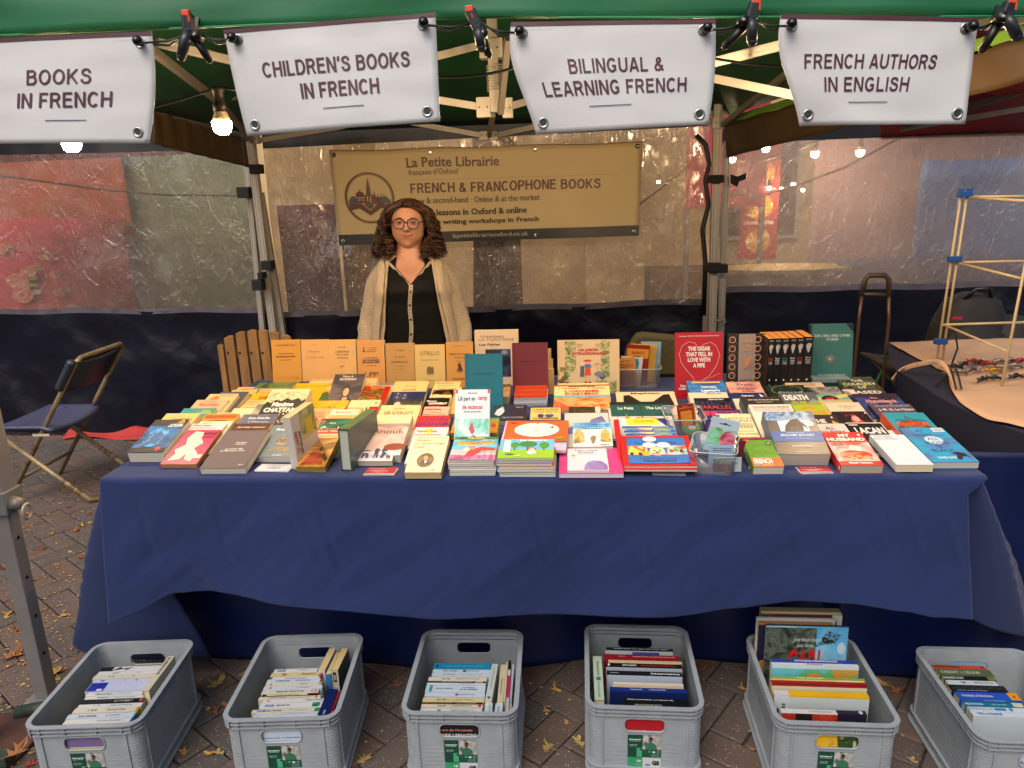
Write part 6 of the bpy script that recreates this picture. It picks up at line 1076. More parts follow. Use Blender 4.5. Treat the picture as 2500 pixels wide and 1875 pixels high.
fb('brown-black thick paperback with blue spine below the navy one',5,240,655,800,None,'#2a2420',[('s',.15,.86,.95,.92,1,'#a09890'),('s',.35,.8,.75,.84,1,'#a09890')],t=.03,tilt=13,L=.2,spc='#2a5a78')
fb('white paperback reading the international bestseller in grey capitals',5,328,765,882,None,'#bfbab2',[T_('THE INTERNATIONAL BESTSELLER',.5,.93,.88,.035,'#4a4844',.03),('s',.05,.82,.95,.9,3,'#8a8680'),('p',[(.18,.1),(.18,.6),(.3,.5),(.32,.1)],'#a89478')],t=.02,tilt=14,L=.225)
fb('lime green paperback with orange typewriter name, right block',5,765,1085,866,None,'#7c8a28',[('r',0,.55,1,.92,'#8a9a2c'),T_('am\u00e9lie\nNOTHOMB',.5,.74,.92,.32,'#c04a18',.0)],t=.02,tilt=12)
fb('purple-banded paperback below the lime green one',5,905,1140,960,None,'#3c2a5a',[T_('TREMBLING',.55,.9,.7,.06,'#d0ccd8',.04)],t=.012,tilt=11,L=.15)
fb('dark brown paperback with gold butterflies and white capitals',5,870,1225,990,None,'#2c221e',[T_('THE',.42,.78,.4,.13,'#d0c8b8',.03),('p',[(.75,.6),(.8,.8),(.95,.7),(.9,.55)],'#b8862c'),('p',[(.6,.6),(.64,.74),(.7,.62)],'#5a7aa0'),('e',.85,.9,.03,.03,'#c8c0b0'),('p',[(.2,.55),(.3,.68),(.4,.55)],'#a8642c')],t=.014,tilt=11)
fb('off-white paperback with thin black title, centre of the right block',6,60,505,540,None,'#bfae98',[T_('Promise at\nDawn',.6,.82,.44,.12,'#2a2828',.0)],t=.018,tilt=10)
fb('near-black paperback with bright red paint splash',6,162,592,655,None,'#140c10',[('d',.25,.4,.85,.95,70,.016,'#a81c24'),('p',[(.35,.45),(.4,.7),(.5,.88),(.62,.85),(.7,.62),(.8,.45),(.6,.4)],('#b01c28','#d83c40','#8a1018',10)),('e',.55,.72,.1,.1,'#d89088'),('e',.95,.93,.03,.03,'#c8c4c0')],t=.016,tilt=10)
fb('olive forest paperback with white capital title at the back right corner',6,205,665,212,None,('#2c3420','#4a5034','#1c2216',14),[T_('THE\nCOUNTRY\nOF\nOTHERS',.5,.6,.9,.55,'#c8c8b8',.01),('e',.62,.62,.05,.045,'#9a9a30')],t=.018,tilt=9,L=.19)
fb('dark pastel-edged paperback with wide spaced capitals at back right',6,290,790,372,None,'#382c2c',[('r',0,.75,.3,1,('#b09890','#7a6a6a','#c0a8a0',6)),T_('BASED',.55,.87,.8,.13,'#ccc8c0',.02)],t=.018,tilt=9,spc='#4a8a80')
fb('blue gothic-lettered paperback behind the brown Nobel winner one',6,425,980,428,None,('#1c2450','#2c3a78','#2a1c30',5),[('r',0,.85,1,1,'#281c24'),T_('The',.4,.82,.16,.07,'#b88478',.02),T_('Hunchback',.52,.69,.7,.13,'#c08c80',.03),T_('of Notre-Dame',.54,.53,.8,.13,'#c08c80',.03)],t=.028,tilt=9,L=.18,spc='#28325c')
fb('dark brown paperback with white serif name, right edge of the table',6,632,1165,560,None,('#2c2428','#3a3038','#4a4458',4),[('s',.1,.9,.95,.94,1,'#b0a8a4'),T_('J. M. G. Le Cl\u00e9zio',.55,.77,.84,.1,'#d4d0cc',.01),T_('WINNER OF THE NOBEL PRIZE',.55,.64,.76,.045,'#a8a8b8',.01)],t=.024,tilt=9,L=.18,spc='#1c181c')
fb('teal paperback with orange opera house capitals, right front area',6,800,1335,672,None,'#2a8090',[('p',[(.04,0),(.06,.45),(.25,.7),(.5,.76),(.78,.68),(.95,.45),(.97,0)],'#4c3a2c'),('p',[(.15,.72),(.25,.8),(.4,.78),(.5,.92),(.6,.8),(.8,.8),(.9,.68),(.5,.76)],'#2c6474'),('r',.25,.0,.75,.56,'#5a5450'),T_('THE',.5,.72,.12,.06,'#c04420',.02),T_('PHANTOM',.5,.62,.72,.13,'#c8481c',.04),T_('OF THE',.5,.52,.26,.04,'#c04420',.02),T_('OPERA',.5,.41,.54,.13,'#c8481c',.04),('r',0,.0,.02,1,'#a83c20')],t=.026,tilt=10,L=.19,spc='#b4401c')
fb('pale paperback with split black capitals left of the black one',5,1000,1320,1082,None,'#b4aca8',[T_('ALL\nCOUNTRY',.45,.78,.84,.24,'#2c2834',.02)],t=.016,tilt=10)
fb('black paperback with tall white name edged in ivory, right block',6,330,790,800,None,'#101214',[('r',0,.97,1,1,'#b8b4a0'),('r',.97,0,1,1,'#b8b4a0'),T_('LACAN',.52,.72,.78,.22,'#c8c8c4',.04),('r',.05,.9,.3,.93,'#c8c8c4')],t=.014,tilt=9)
fb('plain white paperback with thin serif title under the whitest one',6,568,935,898,None,'#b9bcc4',[T_('Happening',.4,.88,.72,.05,'#50525a',0)],t=.012,tilt=6,L=.19)
fb('red paperback with baked dish photo and bold white title, front right',6,25,535,922,1348,'#b42424',[('r',.0,.12,1,.68,('#b88a8a','#d0b0a8','#a85048',6)),T_('MY\nHUSBAND',.5,.83,.94,.22,'#dccfc8',.05),('e',.5,.3,.4,.13,('#c04828','#d8a070','#b83020',16)),('p',[(.4,.45),(.5,.6),(.75,.55),(.7,.4)],'#c8bab4'),('l',[(.6,.2),(.95,.16)],.012,'#c08a70'),('l',[(.6,.25),(.95,.24)],.012,'#c08a70'),('d',.05,.15,.95,.3,20,.025,'#c8382c'),T_('Maud Ventura',.5,.07,.55,.05,'#e0d4cc',.04),('s',.05,.55,.35,.66,3,'#5a2a38'),('e',.88,.9,.03,.035,'#dccfc8')],t=.024,tilt=12,spc='#b42424',pages='#b0a894',sp=[('e',.95,.5,.02,.3,'#d8c8c0')])
fb('whitest paperback with a small ring of text, front right',6,650,1085,955,1345,'#bcc2cc',[T_('The Years\nAnnie Ernaux',.35,.9,.7,.14,'#50525a',0),('o',.78,.5,.12,.075,.004,'#8a8c94')],t=.02,tilt=6,base=TZ+.005,rough=.6,spc='#b8bcc6')
fb('sky blue paperback with dark soldier silhouette at the right corner',6,1025,1578,868,1312,'#2c8cb4',[('n',0,.0,1,1,('#2c8cb4','#2c8cb4','#4a6a9c',7)),T_('AT\nNIGHT',.4,.84,.42,.2,'#1c2c50',0),('e',.52,.62,.2,.12,'#a8c0d0'),T_('ALL\nBLOOD',.52,.6,.5,.2,'#1c2c50',0),T_('IS\nBLACK',.5,.38,.48,.2,'#1c2c50',0),('p',[(.62,.08),(.68,.2),(.6,.24),(.75,.28),(.88,.24),(.92,.1),(.86,.16),(.76,.14),(.7,.06)],'#241c28'),T_('DAVID DIOP',.42,.12,.4,.055,'#c0d4e0',.03),('r',.7,.86,.96,.99,'#b8c0cc'),('s',.74,.88,.92,.97,4,'#4a5060')],t=.018,tilt=7,pages='#b8b4a8')
fb('thick grey and blue paperback showing a bare back against curtains',5,478,985,958,1402,'#3c3c3e',[('r',.22,.5,.8,.98,'#a8b8c8'),('r',0,.28,1,.52,'#1c4c8c'),('n',0,.78,1,1,('#2c5a98','#7a9ab8','#1c3c6c',22)),('p',[(.3,.52),(.35,.66),(.5,.8),(.62,.82),(.75,.68),(.78,.56),(.7,.66),(.68,.52)],'#26262a'),('p',[(.4,.52),(.42,.62),(.6,.66),(.66,.52)],'#3a3a3e'),T_('MADAME BOVARY',.52,.43,.66,.05,'#b0c8dc',.01),T_('Gustave Flaubert',.52,.36,.5,.05,'#6a94bc',0),T_('NATIONAL BESTSELLER',.5,.485,.34,.025,'#a0b8cc'),('s',.3,.14,.75,.2,2,'#b8b8b8'),('e',.83,.7,.1,.075,'#a8acb4'),('s',.35,.04,.65,.06,1,'#a8a8a8'),('l',[(0,.9),(.1,.84),(.2,.9),(.3,.84),(.4,.9),(.5,.84),(.6,.9),(.7,.84),(.8,.9),(.9,.84),(1,.9)],.003,'#2c5a98')],t=.04,tilt=20,pages='#b8b2a4',spc='#24406c')
# ---------------- standing rows
def stand(lb,zn,xl,xr,yT,Y,cover,el=(),t=.018,lean=8,yaw=0,zb=TZ+.002,yTr=None,**k):
    px0,py=Z(zn,xl,yT); px1,_=Z(zn,xr,yT); pc=(px0+px1)/2; c=PY(pc,py,Y); tau=R(90-lean); ya=R(yaw)
    ex=Vector((math.cos(ya),math.sin(ya),0)); e0=Vector((-math.sin(ya),math.cos(ya),0)); W=.12
    for _ in range(6):
        a=proj(c-ex*W/2)[0]; b=proj(c+ex*W/2)[0]; W*=(px1-px0)/max(b-a,1); c=c-ex*(((a+b)/2-pc)/FPX*2.3)
    ey=e0*math.cos(tau)+Vector((0,0,math.sin(tau))); ez=-e0*math.sin(tau)+Vector((0,0,math.cos(tau)))
    L=(c.z-zb)/math.sin(tau); O=c-ey*L-ez*t
    M=Matrix(((ex.x,ey.x,ez.x,O.x),(ex.y,ey.y,ez.y,O.y),(ex.z,ey.z,ez.z,O.z),(0,0,0,1)))
    return book(lb,M,W,L,t,cover,el,**k)
YB=2.72; OP='#a8803c'
stand('orange old paperback with double ruled frame, first of the upright row',1,1580,1888,130,YB,'#c08a34',[('l',[(.1,.2),(.1,.93),(.88,.93),(.88,.2),(.1,.2)],.0012,'#6a3a14'),('l',[(.1,.86),(.88,.86)],.0012,'#6a3a14'),T_("BLACKWELL\u2019S FRENCH TEXTS",.49,.895,.66,.025,'#5a3014'),T_('CHARLES BAUDELAIRE',.48,.73,.5,.022,'#5a3014'),T_('LES FLEURS DU MAL',.48,.67,.68,.032,'#3a2010',.02),T_('Edited by ENID STARKIE',.48,.6,.4,.02,'#5a3014'),T_('PLON',.82,.235,.12,.02,'#5a3014'),('r',.1,.26,.88,.262,'#6a3a14')],t=.016,lean=9,group='old French paperbacks standing upright at the back')
stand('pale old paperback with faint red title, second of the upright row',2,150,440,128,YB,'#c79a5c',[T_('ALAIN',.5,.9,.12,.02,'#8a5a3c'),T_('PROPOS',.5,.76,.4,.035,'#a05a40',0),T_('DE',.5,.71,.07,.016,'#a05a40'),T_('LITT\u00c9RATURE',.5,.65,.68,.035,'#a05a40',0)],t=.018,lean=9,group='old French paperbacks standing upright at the back')
stand('cream old paperback with triple frame, third of the upright row',2,442,732,128,YB,'#c79c5c',[('l',[(.1,.18),(.1,.93),(.9,.93),(.9,.18),(.1,.18)],.0008,'#6a4a24'),('l',[(.13,.2),(.13,.91),(.87,.91),(.87,.2),(.13,.2)],.0006,'#8a3a24'),T_('PAUL CLAUDEL',.5,.85,.28,.02,'#4a3018'),T_("L\u2019ANNONCE",.49,.76,.52,.042,'#3a2412',0),T_('FAITE A MARIE',.49,.7,.46,.028,'#3a2412',0),('s',.3,.62,.7,.65,1,'#5a4020'),('i','nrf',.48,.47,.16,.04,'#3a2412',0)],t=.018,lean=9,group='old French paperbacks standing upright at the back')
stand('tan old paperback with wavy red-brown border, fourth of the upright row',2,745,1035,134,YB,'#bf8a48',[('l',[(.13,.15),(.16,.3),(.11,.4),(.16,.5),(.11,.6),(.16,.7),(.12,.82),(.25,.92),(.4,.9),(.5,.94),(.6,.9),(.75,.92),(.87,.82),(.83,.7),(.88,.6),(.83,.5),(.88,.4),(.83,.3),(.87,.15)],.0028,'#6a2a18'),('i','L',.3,.81,.14,.1,'#3a1c10',0),('i','e roman\ndes grandes\nexistences',.56,.81,.34,.1,'#3a1c10',0),T_('DE CHARLES\nBAUDELAIRE',.5,.57,.62,.08,'#3a1c10',.04),T_('LA VIE DOULOUREUSE',.5,.64,.5,.02,'#3a1c10',.03),('s',.35,.47,.7,.49,1,'#3a1c10'),('i','LPP',.5,.3,.5,.1,'#5a2a14',0)],t=.02,lean=9,group='old French paperbacks standing upright at the back')
stand('brown old paperback with small centred title, fifth of the upright row',2,1052,1355,166,YB,'#a88146',[('s',.35,.83,.65,.86,2,'#4a3418'),('i','Alfred de Musset',.5,.7,.4,.025,'#4a3418',.01),T_('LORENZACCIO',.48,.59,.58,.035,'#3a2814',.01),('s',.33,.48,.65,.5,1,'#4a3418'),T_('P. F. TISSOT',.5,.42,.25,.02,'#4a3418')],t=.018,lean=9,group='old French paperbacks standing upright at the back')
stand('yellowed old booklet with castle seal and title, sixth of the upright row',2,1362,1682,180,YB,'#bfa465',[T_('UTRILLO',.5,.8,.64,.09,'#3a3014',-.0),('s',.2,.63,.8,.66,1,'#5a4a24'),('p',[(.4,.3),(.38,.42),(.42,.5),(.48,.48),(.5,.52),(.54,.47),(.6,.5),(.62,.4),(.6,.3),(.52,.33),(.5,.28),(.46,.33)],'#6a5228'),T_('MARGUERAT',.5,.17,.26,.02,'#5a4a24')],t=.012,lean=9,group='old French paperbacks standing upright at the back')
stand('orange-tan old paperback with small figure emblem, seventh of the upright row',3,163,440,190,YB,'#b8843c',[('s',.25,.9,.75,.92,1,'#4a3418'),T_('\u00c9REC ET \u00c9NIDE',.5,.74,.76,.045,'#3a2814',.01),('s',.25,.64,.8,.68,2,'#5a4020'),T_('REN\u00c9 LOUIS',.5,.58,.25,.02,'#4a3418'),('p',[(.4,.35),(.45,.42),(.42,.5),(.5,.56),(.56,.48),(.6,.4),(.55,.34),(.5,.38)],'#3a2814'),('o',.5,.38,.12,.05,.015,'#3a2814'),('s',.2,.18,.8,.22,2,'#5a4020')],t=.016,lean=9,group='old French paperbacks standing upright at the back')
stand('large cream art book with blue painting, behind the teal hardback',3,460,912,68,2.74,'#c4b094',[T_('CHAGALL',.42,.885,.56,.042,'#3a2c28',.0),T_('LA FONTAINE',.5,.83,.82,.042,'#7a3a34',0),('i','Les Fables',.34,.745,.48,.04,'#2a2424',.02),('n',.24,.16,.82,.66,('#1c2444','#3a4268','#11162c',9)),('e',.68,.6,.07,.04,'#7a7a90'),('p',[(.5,.2),(.55,.4),(.62,.42),(.66,.2)],'#141a34')],t=.028,lean=6,pages=WHITEP)
stand('teal cloth hardback with dark embossed title, standing centre',3,358,748,315,2.42,'#12697a',[('r',.06,.0,.075,1,'#0d5564'),T_('MATIN PO\u00c9SIE',.52,.66,.52,.04,'#0a3c48',.0)],t=.014,lean=10,hard=True,rough=.7,spc='#0e5a6a')
stand('maroon cloth hardback with dark embossed title, standing centre',3,850,1220,200,2.55,'#641c28',[('r',.05,.0,.065,1,'#4e141e'),T_('\u00c9CRIRE LA NUIT',.52,.68,.58,.04,'#3a0c14',0)],t=.014,lean=8,hard=True,rough=.7,spc='#551520')
for k in range(3): stand(['stack of cream old books seen edge-on right of the maroon hardback','second cream old book edge-on beside the maroon hardback','lowest old book edge beside the maroon hardback'][k],3,1180,[1255,1275,1285][k],[262,370,470][k],2.64-.02*k,'#a88a58',t=.02,lean=8)
stand('cream picture book with leafy vines and two children gardeners',3,1322,1965,168,2.62,'#c2ab84',[('n',.0,.0,.2,.5,('#3a5a2a','#5a7a3c','#c2ab84',26,'#c2ab84')),('n',.12,.4,.3,.98,('#c2ab84','#5a7a3c','#c2ab84',22,'#4a6a30')),('n',.7,.3,.84,.98,('#c2ab84','#4a6a30','#c2ab84',22,'#6a8a40')),('n',.6,.0,.95,.25,('#c2ab84','#4a7030','#c2ab84',22,'#6a8a40')),T_('UN JARDIN\nEXTRAORDINAIRE',.5,.78,.54,.12,'#a82c20',.05),('i','Isabelle\nSimon',.36,.9,.1,.06,'#2a2420',0),('i','Simone\nFrasca',.66,.9,.09,.06,'#2a2420',0),
 ('p',[(.44,.34),(.45,.5),(.52,.52),(.54,.34)],'#b8401c'),('e',.485,.57,.035,.045,'#c8987a'),('e',.485,.615,.065,.02,'#b03c28'),('p',[(.43,.49),(.45,.55),(.53,.55),(.55,.49)],'#3a6a9a'),('r',.455,.22,.47,.34,'#c8987a'),('r',.505,.22,.52,.34,'#c8987a'),('e',.455,.21,.025,.02,'#8a2a18'),('e',.52,.21,.025,.02,'#8a2a18'),('p',[(.36,.32),(.37,.52),(.43,.52),(.43,.32)],'#4a5060'),('e',.4,.55,.03,.035,'#c8b0a0'),('l',[(.64,.18),(.64,.56)],.005,'#6a4428'),('l',[(.58,.52),(.64,.57),(.71,.53)],.008,'#a82c20'),('e',.72,.33,.05,.06,'#3a3c48'),('p',[(.58,.38),(.62,.34),(.74,.3),(.76,.38),(.68,.42)],'#6a7080'),('d',.02,.15,.2,.3,5,.02,'#a82030'),('d',.22,.05,.36,.15,5,.02,'#a82030'),('d',.03,.4,.15,.5,5,.02,'#c07030')],t=.012,lean=9,pages=WHITEP,hard=True)
heart=[(.5,.74),(.42,.84),(.28,.86),(.14,.80),(.08,.68),(.12,.55),(.25,.42),(.38,.32),(.42,.24),(.55,.26),(.72,.34),(.88,.5),(.94,.66),(.86,.8),(.74,.85),(.6,.82),(.5,.74)]
stand('bright red hardback with smoke heart and white title, standing right',4,1060,1550,92,2.55,'#a4101c',[('l',heart,.009,'#b4b0b4'),('l',[(.42,.24),(.7,.3),(.95,.38)],.006,'#a8a4a8'),('l',[(.42,.24),(.4,.18),(.44,.14),(.4,.1)],.008,'#a8a4a8'),T_('Featuring ORSON WELLES & RITA HAYWORTH',.5,.945,.85,.022,'#d8c8c4',.02),T_('THE CIGAR\nTHAT FELL IN\nLOVE WITH\nA PIPE',.5,.63,.56,.32,'#ddd4d0',.04),T_('David\nCAMUS',.19,.17,.24,.08,'#ddd4d0',.04),T_('Nick\nABADZIS',.74,.18,.28,.08,'#ddd4d0',.04)],t=.014,lean=9,hard=True,spc='#b01420',pages=WHITEP)
z_=[]
for s_ in (0,1):
    x0=.0 if s_==0 else .78
    for k in range(6):
        y=.04+.16*k; z_+=[('o',x0+(.22 if s_==0 else 0)-.11+ (.0 if s_==0 else .11),y+.06,.09,.06,.022,'#c08c68'),('l',[(x0,y),(x0+.11,y+.08),(x0+.22,y+.16)],.0025,'#c4b4a4'),('l',[(x0+.22,y),(x0+.11,y+.08),(x0,y+.16)],.0025,'#c08c68'),('l',[(x0,y+.04),(x0+.13,y+.14)],.0018,'#c4b4a4')]
stand('art deco patterned hardback with copper feather, black sides',5,120,515,150,2.64,'#1e1a1a',[('r',.29,0,.71,1,'#8f8078'),('r',.285,0,.292,1,'#c4b4a4'),('r',.708,0,.715,1,'#c4b4a4')]+z_+[T_('SWANN\nIN\nLOVE',.5,.8,.3,.2,'#c09070',0),('p',[(.42,.38),(.45,.5),(.54,.6),(.6,.58),(.56,.46),(.48,.4)],'#b8784c'),T_('MARCEL\nPROUST',.5,.14,.36,.11,'#241e1e',0)],t=.02,lean=6,hard=True)
def spines(i,xl,xr,yT,yB,lb,namecol,Y=2.56):
    a=PY(*Z(5,xl,yT),Y); b=PY(*Z(5,xr,yT),Y); w_=b.x-a.x; zb=TZ+.003; h=a.z-zb; dep=.125
    # spine faces the viewer: local -x -> world -Y
    M=Matrix(((0,0,-1,(a.x+b.x)/2+w_/2),(1,0,0,Y+dep/2),(0,1,0,zb),(0,0,0,1)))
    # local x->+Y, y->+Z, z->-X  (front cover on the left)
    t=thing('book',lb,'book',M,'black-spined novels standing in a row'); m_=covermat('#0f0e10'); mb=MB(); hh=dep/2
    mb.box(-hh,0,0,-hh+.0006,h,w_,m_); mb.box(-hh+.0006,0,0,hh,h,.0006,m_); mb.box(-hh+.0006,0,w_-.0006,hh,h,w_,m_); mb.build('cover',t)
    mb=MB(); mb.box(-hh+.0007,.0005,.0007,hh-.0005,h-.0005,w_-.0007,pagemat('#b8782a')); mb.build('page_block',t)
    T=Matrix(((0,0,-1,-hh),(-1*0,1,0,0),(-1,0,0,w_/2),(0,0,0,1)))
    prints([('s',.15,.94,.85,.975,2,'#a8a4a0'),('p',[(.3,.78),(.2,.84),(.25,.9),(.5,.915),(.8,.89),(.82,.84),(.65,.8),(.6,.75),(.45,.72)],'#b0aca8'),('p',[(.2,.86),(.25,.915),(.6,.93),(.85,.9),(.7,.88),(.45,.895)],'#1c1a1a'),('l',[(.3,.79),(.6,.805)],.004,'#1c1a1a'),('e',.6,.855,.05,.008,'#1c1a1a'),T_('Marcel\nProust',.5,.62,.62,.07,namecol,.02),('s',.2,.53,.8,.58,3,'#b8b4b0'),('e',.5,.25,.1,.018,'#c8c4c0'),('r',.46,.06,.54,.18,'#8a8684')],w_,h,T=T).build('spine_print',t)
nm=['#b84038','#d0ccc8','#3a8a80','#d0ccc8','#b03040','#b8b0a8']
for i,(xl,xr) in enumerate(((537,603),(606,676),(680,760),(765,836),(838,914),(918,1008))):
    spines(i,xl,xr,[200,198,196,192,188,180][i],665,f'{ORD[i] if i else "first"} black novel spine from the left with bearded portrait',nm[i])
stand('tall green cloth hardback with black corner and crest',5,968,1425,46,2.66,'#2f6460',[('p',[(.82,1),(1,1),(1,.86)],'#14181c'),('r',0,0,.05,1,'#1c2428'),T_("SUR L\u2019EAU AND OTHER\nSTORIES",.52,.79,.82,.1,'#c0ccc4',.01),('p',[(.42,.5),(.42,.44),(.49,.4),(.56,.44),(.56,.5)],'#7a6a68'),('o',.49,.46,.09,.06,.012,'#8a7c78'),T_('K',.49,.46,.06,.035,'#c8c8c0'),('l',[(.32,.47),(.4,.5)],.003,'#8aa09a'),('l',[(.58,.5),(.66,.47)],.003,'#8aa09a'),T_('GUY DE MAUPASSANT',.53,.2,.62,.035,'#c0ccc4',.01),T_('KESSINGER LEGACY REPRINTS',.53,.11,.66,.022,'#a8b8b0',.01)],t=.02,lean=7,hard=True,rough=.6,spc='#10161a')
mb=MB(); t=thing('book_stand','clear plastic book stand edge under the green hardback','book stand',loc=PY(*Z(5,1180,610),2.6)); mb.box(-.07,-.02,-.012,.06,.02,.006,mat('clear_acrylic_edge','#7a8a88',.2)); mb.build('ledge',t,bevel=.002)
# white paperback standing on edge, leaning open (pages to the left)
def stand_edge(lb,pts,Y0,depth,yaw,cover,pages,el,t,h,name='book'):
    pass
a=PY(*Z(2,60,1160),1.94); b=PY(*Z(2,160,1140),1.94); 
h=.155; M=Matrix.Translation((PZ(*Z(2,135,1520),TZ).x-.0,PZ(*Z(2,135,1520),TZ).y+.0,TZ+.002))@Matrix.Rotation(R(76),4,'Z')@Matrix.Rotation(R(-6),4,'Y')@Matrix(((1,0,0,.056),(0,0,-1,.024),(0,1,0,0),(0,0,0,1)))
book('thick white paperback standing upright on edge beside the gold one',M,.112,h,.024,'#b8b0a8',[('r',.35,.45,1,1,('#a89a3c','#5a7a4c','#b8a870',14)),('r',.55,.5,.85,.8,'#c0a830'),('t','LA GAFFE',.12,.5,.55,.08,'#a01c28',.03,PI/2),('t','DES BALLONS',.26,.45,.6,.06,'#2a2420',.03,PI/2)],pages='#b8a878')
# green hardback standing on its fore edge, ribbed spine up
o3=PZ(*Z(2,640,1532),TZ); wd=.030; hh=.118; ln=.19
M=Matrix.Translation((o3.x,o3.y,TZ+.001))@Matrix.Rotation(R(-9),4,'Z')@Matrix(((0,0,1,-.015),(0,1,0,0),(-1,0,0,hh/2),(0,0,0,1)))
t=book('grey-green hardback with striped spine up, standing between gold and white books',M,hh,ln,wd,'#3a4c4c',hard=True,pages='#a8ac9c',spc='#24402c')
mb=MB(); 
for k in range(17): mb.box(-hh/2-.0016,.008+.0108*k,.0,-hh/2+.0,.0135+.0108*k,wd,covermat('#6a7a4c'))
mb.build('spine_band',t)
# ---------------- cards
def cards(lb,zn,xl,xr,yT,yF,col,el,n=4,yaw=0):
    M,W,L=place(zn,xl,xr,yT,yF,.0012*n,0,yaw,.055); t=thing('business_cards',lb,'cards',M); rn=random.Random(int(xl))
    for k in range(n):
        mb=MB(); mb.box(-W/2,0,0,W/2,L,.0006,covermat(col)); o=mb.build('card',t); o.location=(rn.uniform(-.003,.003)*(k<n-1),rn.uniform(-.002,.002),.0011*k+.0002); o.rotation_euler=(0,0,rn.uniform(-.06,.06)*(k<n-1))
        if k==n-1: q=prints(el,W,L,warp=lambda p:(p[0],p[1],p[2]+.0008)); q.build('card_print',o)
WC=[T_('La Petite Librairie',.5,.84,.6,.13,'#4a4a58',.01),('s',.25,.62,.75,.7,1,'#6a6a78'),('s',.3,.25,.7,.5,3,'#8a8a98')]
RC=[('r',0,0,1,1,'#a02c38'),T_('French lessons',.35,.8,.5,.14,'#c8b0a8'),T_('Creative writing\nin French',.42,.42,.62,.34,'#d0b8b0'),('r',0,0,1,.08,'#c4c0c4')]
cards('white business cards fanned in front of the slate blue paperback',1,1480,1832,1455,1522,'#c4c8d0',WC,5,-3)
cards('red and white cards lying between the blue-suited and pendant covers',2,868,1182,1490,1560,'#c0bcc0',RC,4)
cards('white business cards below the tabby cat picture book',4,805,1135,1487,1560,'#c4c8d0',WC,4)
cards('red and white cards in front of the bare back cover',5,825,1150,1525,1588,'#c0bcc0',RC,4)
# ---------------- clear plastic tubs
m_tub=bpy.data.materials.new('clear_tub'); m_tub.use_nodes=True; n=m_tub.node_tree; n.nodes.clear(); ou=n.nodes.new('ShaderNodeOutputMaterial'); tr=n.nodes.new('ShaderNodeBsdfTransparent'); tr.inputs[0].default_value=(.86,.88,.9,1); gl=n.nodes.new('ShaderNodeBsdfGlossy'); gl.inputs['Roughness'].default_value=.08; df=n.nodes.new('ShaderNodeBsdfDiffuse'); df.inputs[0].default_value=(.6,.62,.65,1)
fr=n.nodes.new('ShaderNodeFresnel'); fr.inputs[0].default_value=1.5; m1=n.nodes.new('ShaderNodeMixShader'); m1.inputs[0].default_value=.2; n.links.new(tr.outputs[0],m1.inputs[1]); n.links.new(df.outputs[0],m1.inputs[2]); m2=n.nodes.new('ShaderNodeMixShader'); n.links.new(fr.outputs[0],m2.inputs[0]); n.links.new(m1.outputs[0],m2.inputs[1]); n.links.new(gl.outputs[0],m2.inputs[2]); n.links.new(m2.outputs[0],ou.inputs[0])
m_rim=mat('tub_rim','#9aa2a8',.2)
def rrect(w_,d_,r,z,n=6):
    P=[]
    for cx,cy,a0 in ((w_/2-r,d_/2-r,0),(-w_/2+r,d_/2-r,PI/2),(-w_/2+r,-d_/2+r,PI),(w_/2-r,-d_/2+r,1.5*PI)):
        for k in range(n+1): a=a0+PI/2*k/n; P.append((cx+r*math.cos(a),cy+r*math.sin(a),z))
    return P
def tub(lb,c,w_,d_,h,yaw,z=TZ+.001):
    t=thing('plastic_tub',lb,'tub',Matrix.Translation((c[0],c[1],z))@Matrix.Rotation(R(yaw),4,'Z')); mb=MB()
    mb.loft([rrect(w_*.86,d_*.86,.015,0),rrect(w_*.88,d_*.88,.015,.004),rrect(w_*.97,d_*.97,.018,h-.004),rrect(w_,d_,.02,h-.003),rrect(w_,d_,.02,h)],m_tub,False); mb.add(rrect(w_*.86,d_*.86,.015,.0005),[tuple(range(28))],m_tub); mb.build('tub_wall',t,True)
    mb=MB(); P=rrect(w_,d_,.02,h); mb.tube([Vector(p) for p in P]+[Vector(P[0])],.0017,6,m_rim); mb.build('rim',t,True); return t
c=PZ(*Z(4,640,690),TZ); t1=tub('clear tub of upright cards behind the cat-ear book',(c.x,c.y+.07),.195,.13,.075,0)
c3=PZ(*Z(4,1560,1575),TZ); t3=tub('clear tub of small gift packets at the table front',(c3.x-.012,c3.y+.07),.12,.165,.062,-14)
c2=PZ(*Z(4,1180,1200),TZ); t2=tub('clear tub with leaning bookmarks left of the ivory story book',(c2.x,c2.y+.08),.12,.15,.055,0)
def sheet(lb,cat,zn,quad,Y,col,el=(),t=.0015,name='card',n=1,yoff=.004,zb=None):
    a=[PY(*Z(zn,*q),Y) for q in quad]   # TL,TR,BR,BL
    if zb: a[2].z=max(a[2].z,zb); a[3].z=max(a[3].z,zb)
    ex=((a[1]-a[0])+(a[2]-a[3]))/2; W=ex.length; ex.normalize(); ey=((a[0]-a[3])+(a[1]-a[2]))/2; L=ey.length; ey=(ey-ex*ey.dot(ex)).normalized(); ez=ex.cross(ey); O=(a[2]+a[3])/2
    M=Matrix(((ex.x,ey.x,ez.x,O.x),(ex.y,ey.y,ez.y,O.y),(ex.z,ey.z,ez.z,O.z),(0,0,0,1)))
    th=thing(name,lb,cat,M); mb=MB(); mb.box(-W/2,0,0,W/2,L,t,covermat(col)); mb.build('card_body',th)
    if el: prints(el,W,L,warp=lambda p:(p[0],p[1],p[2]+t)).build('card_print',th)
    return th
yb1=c.y+.05
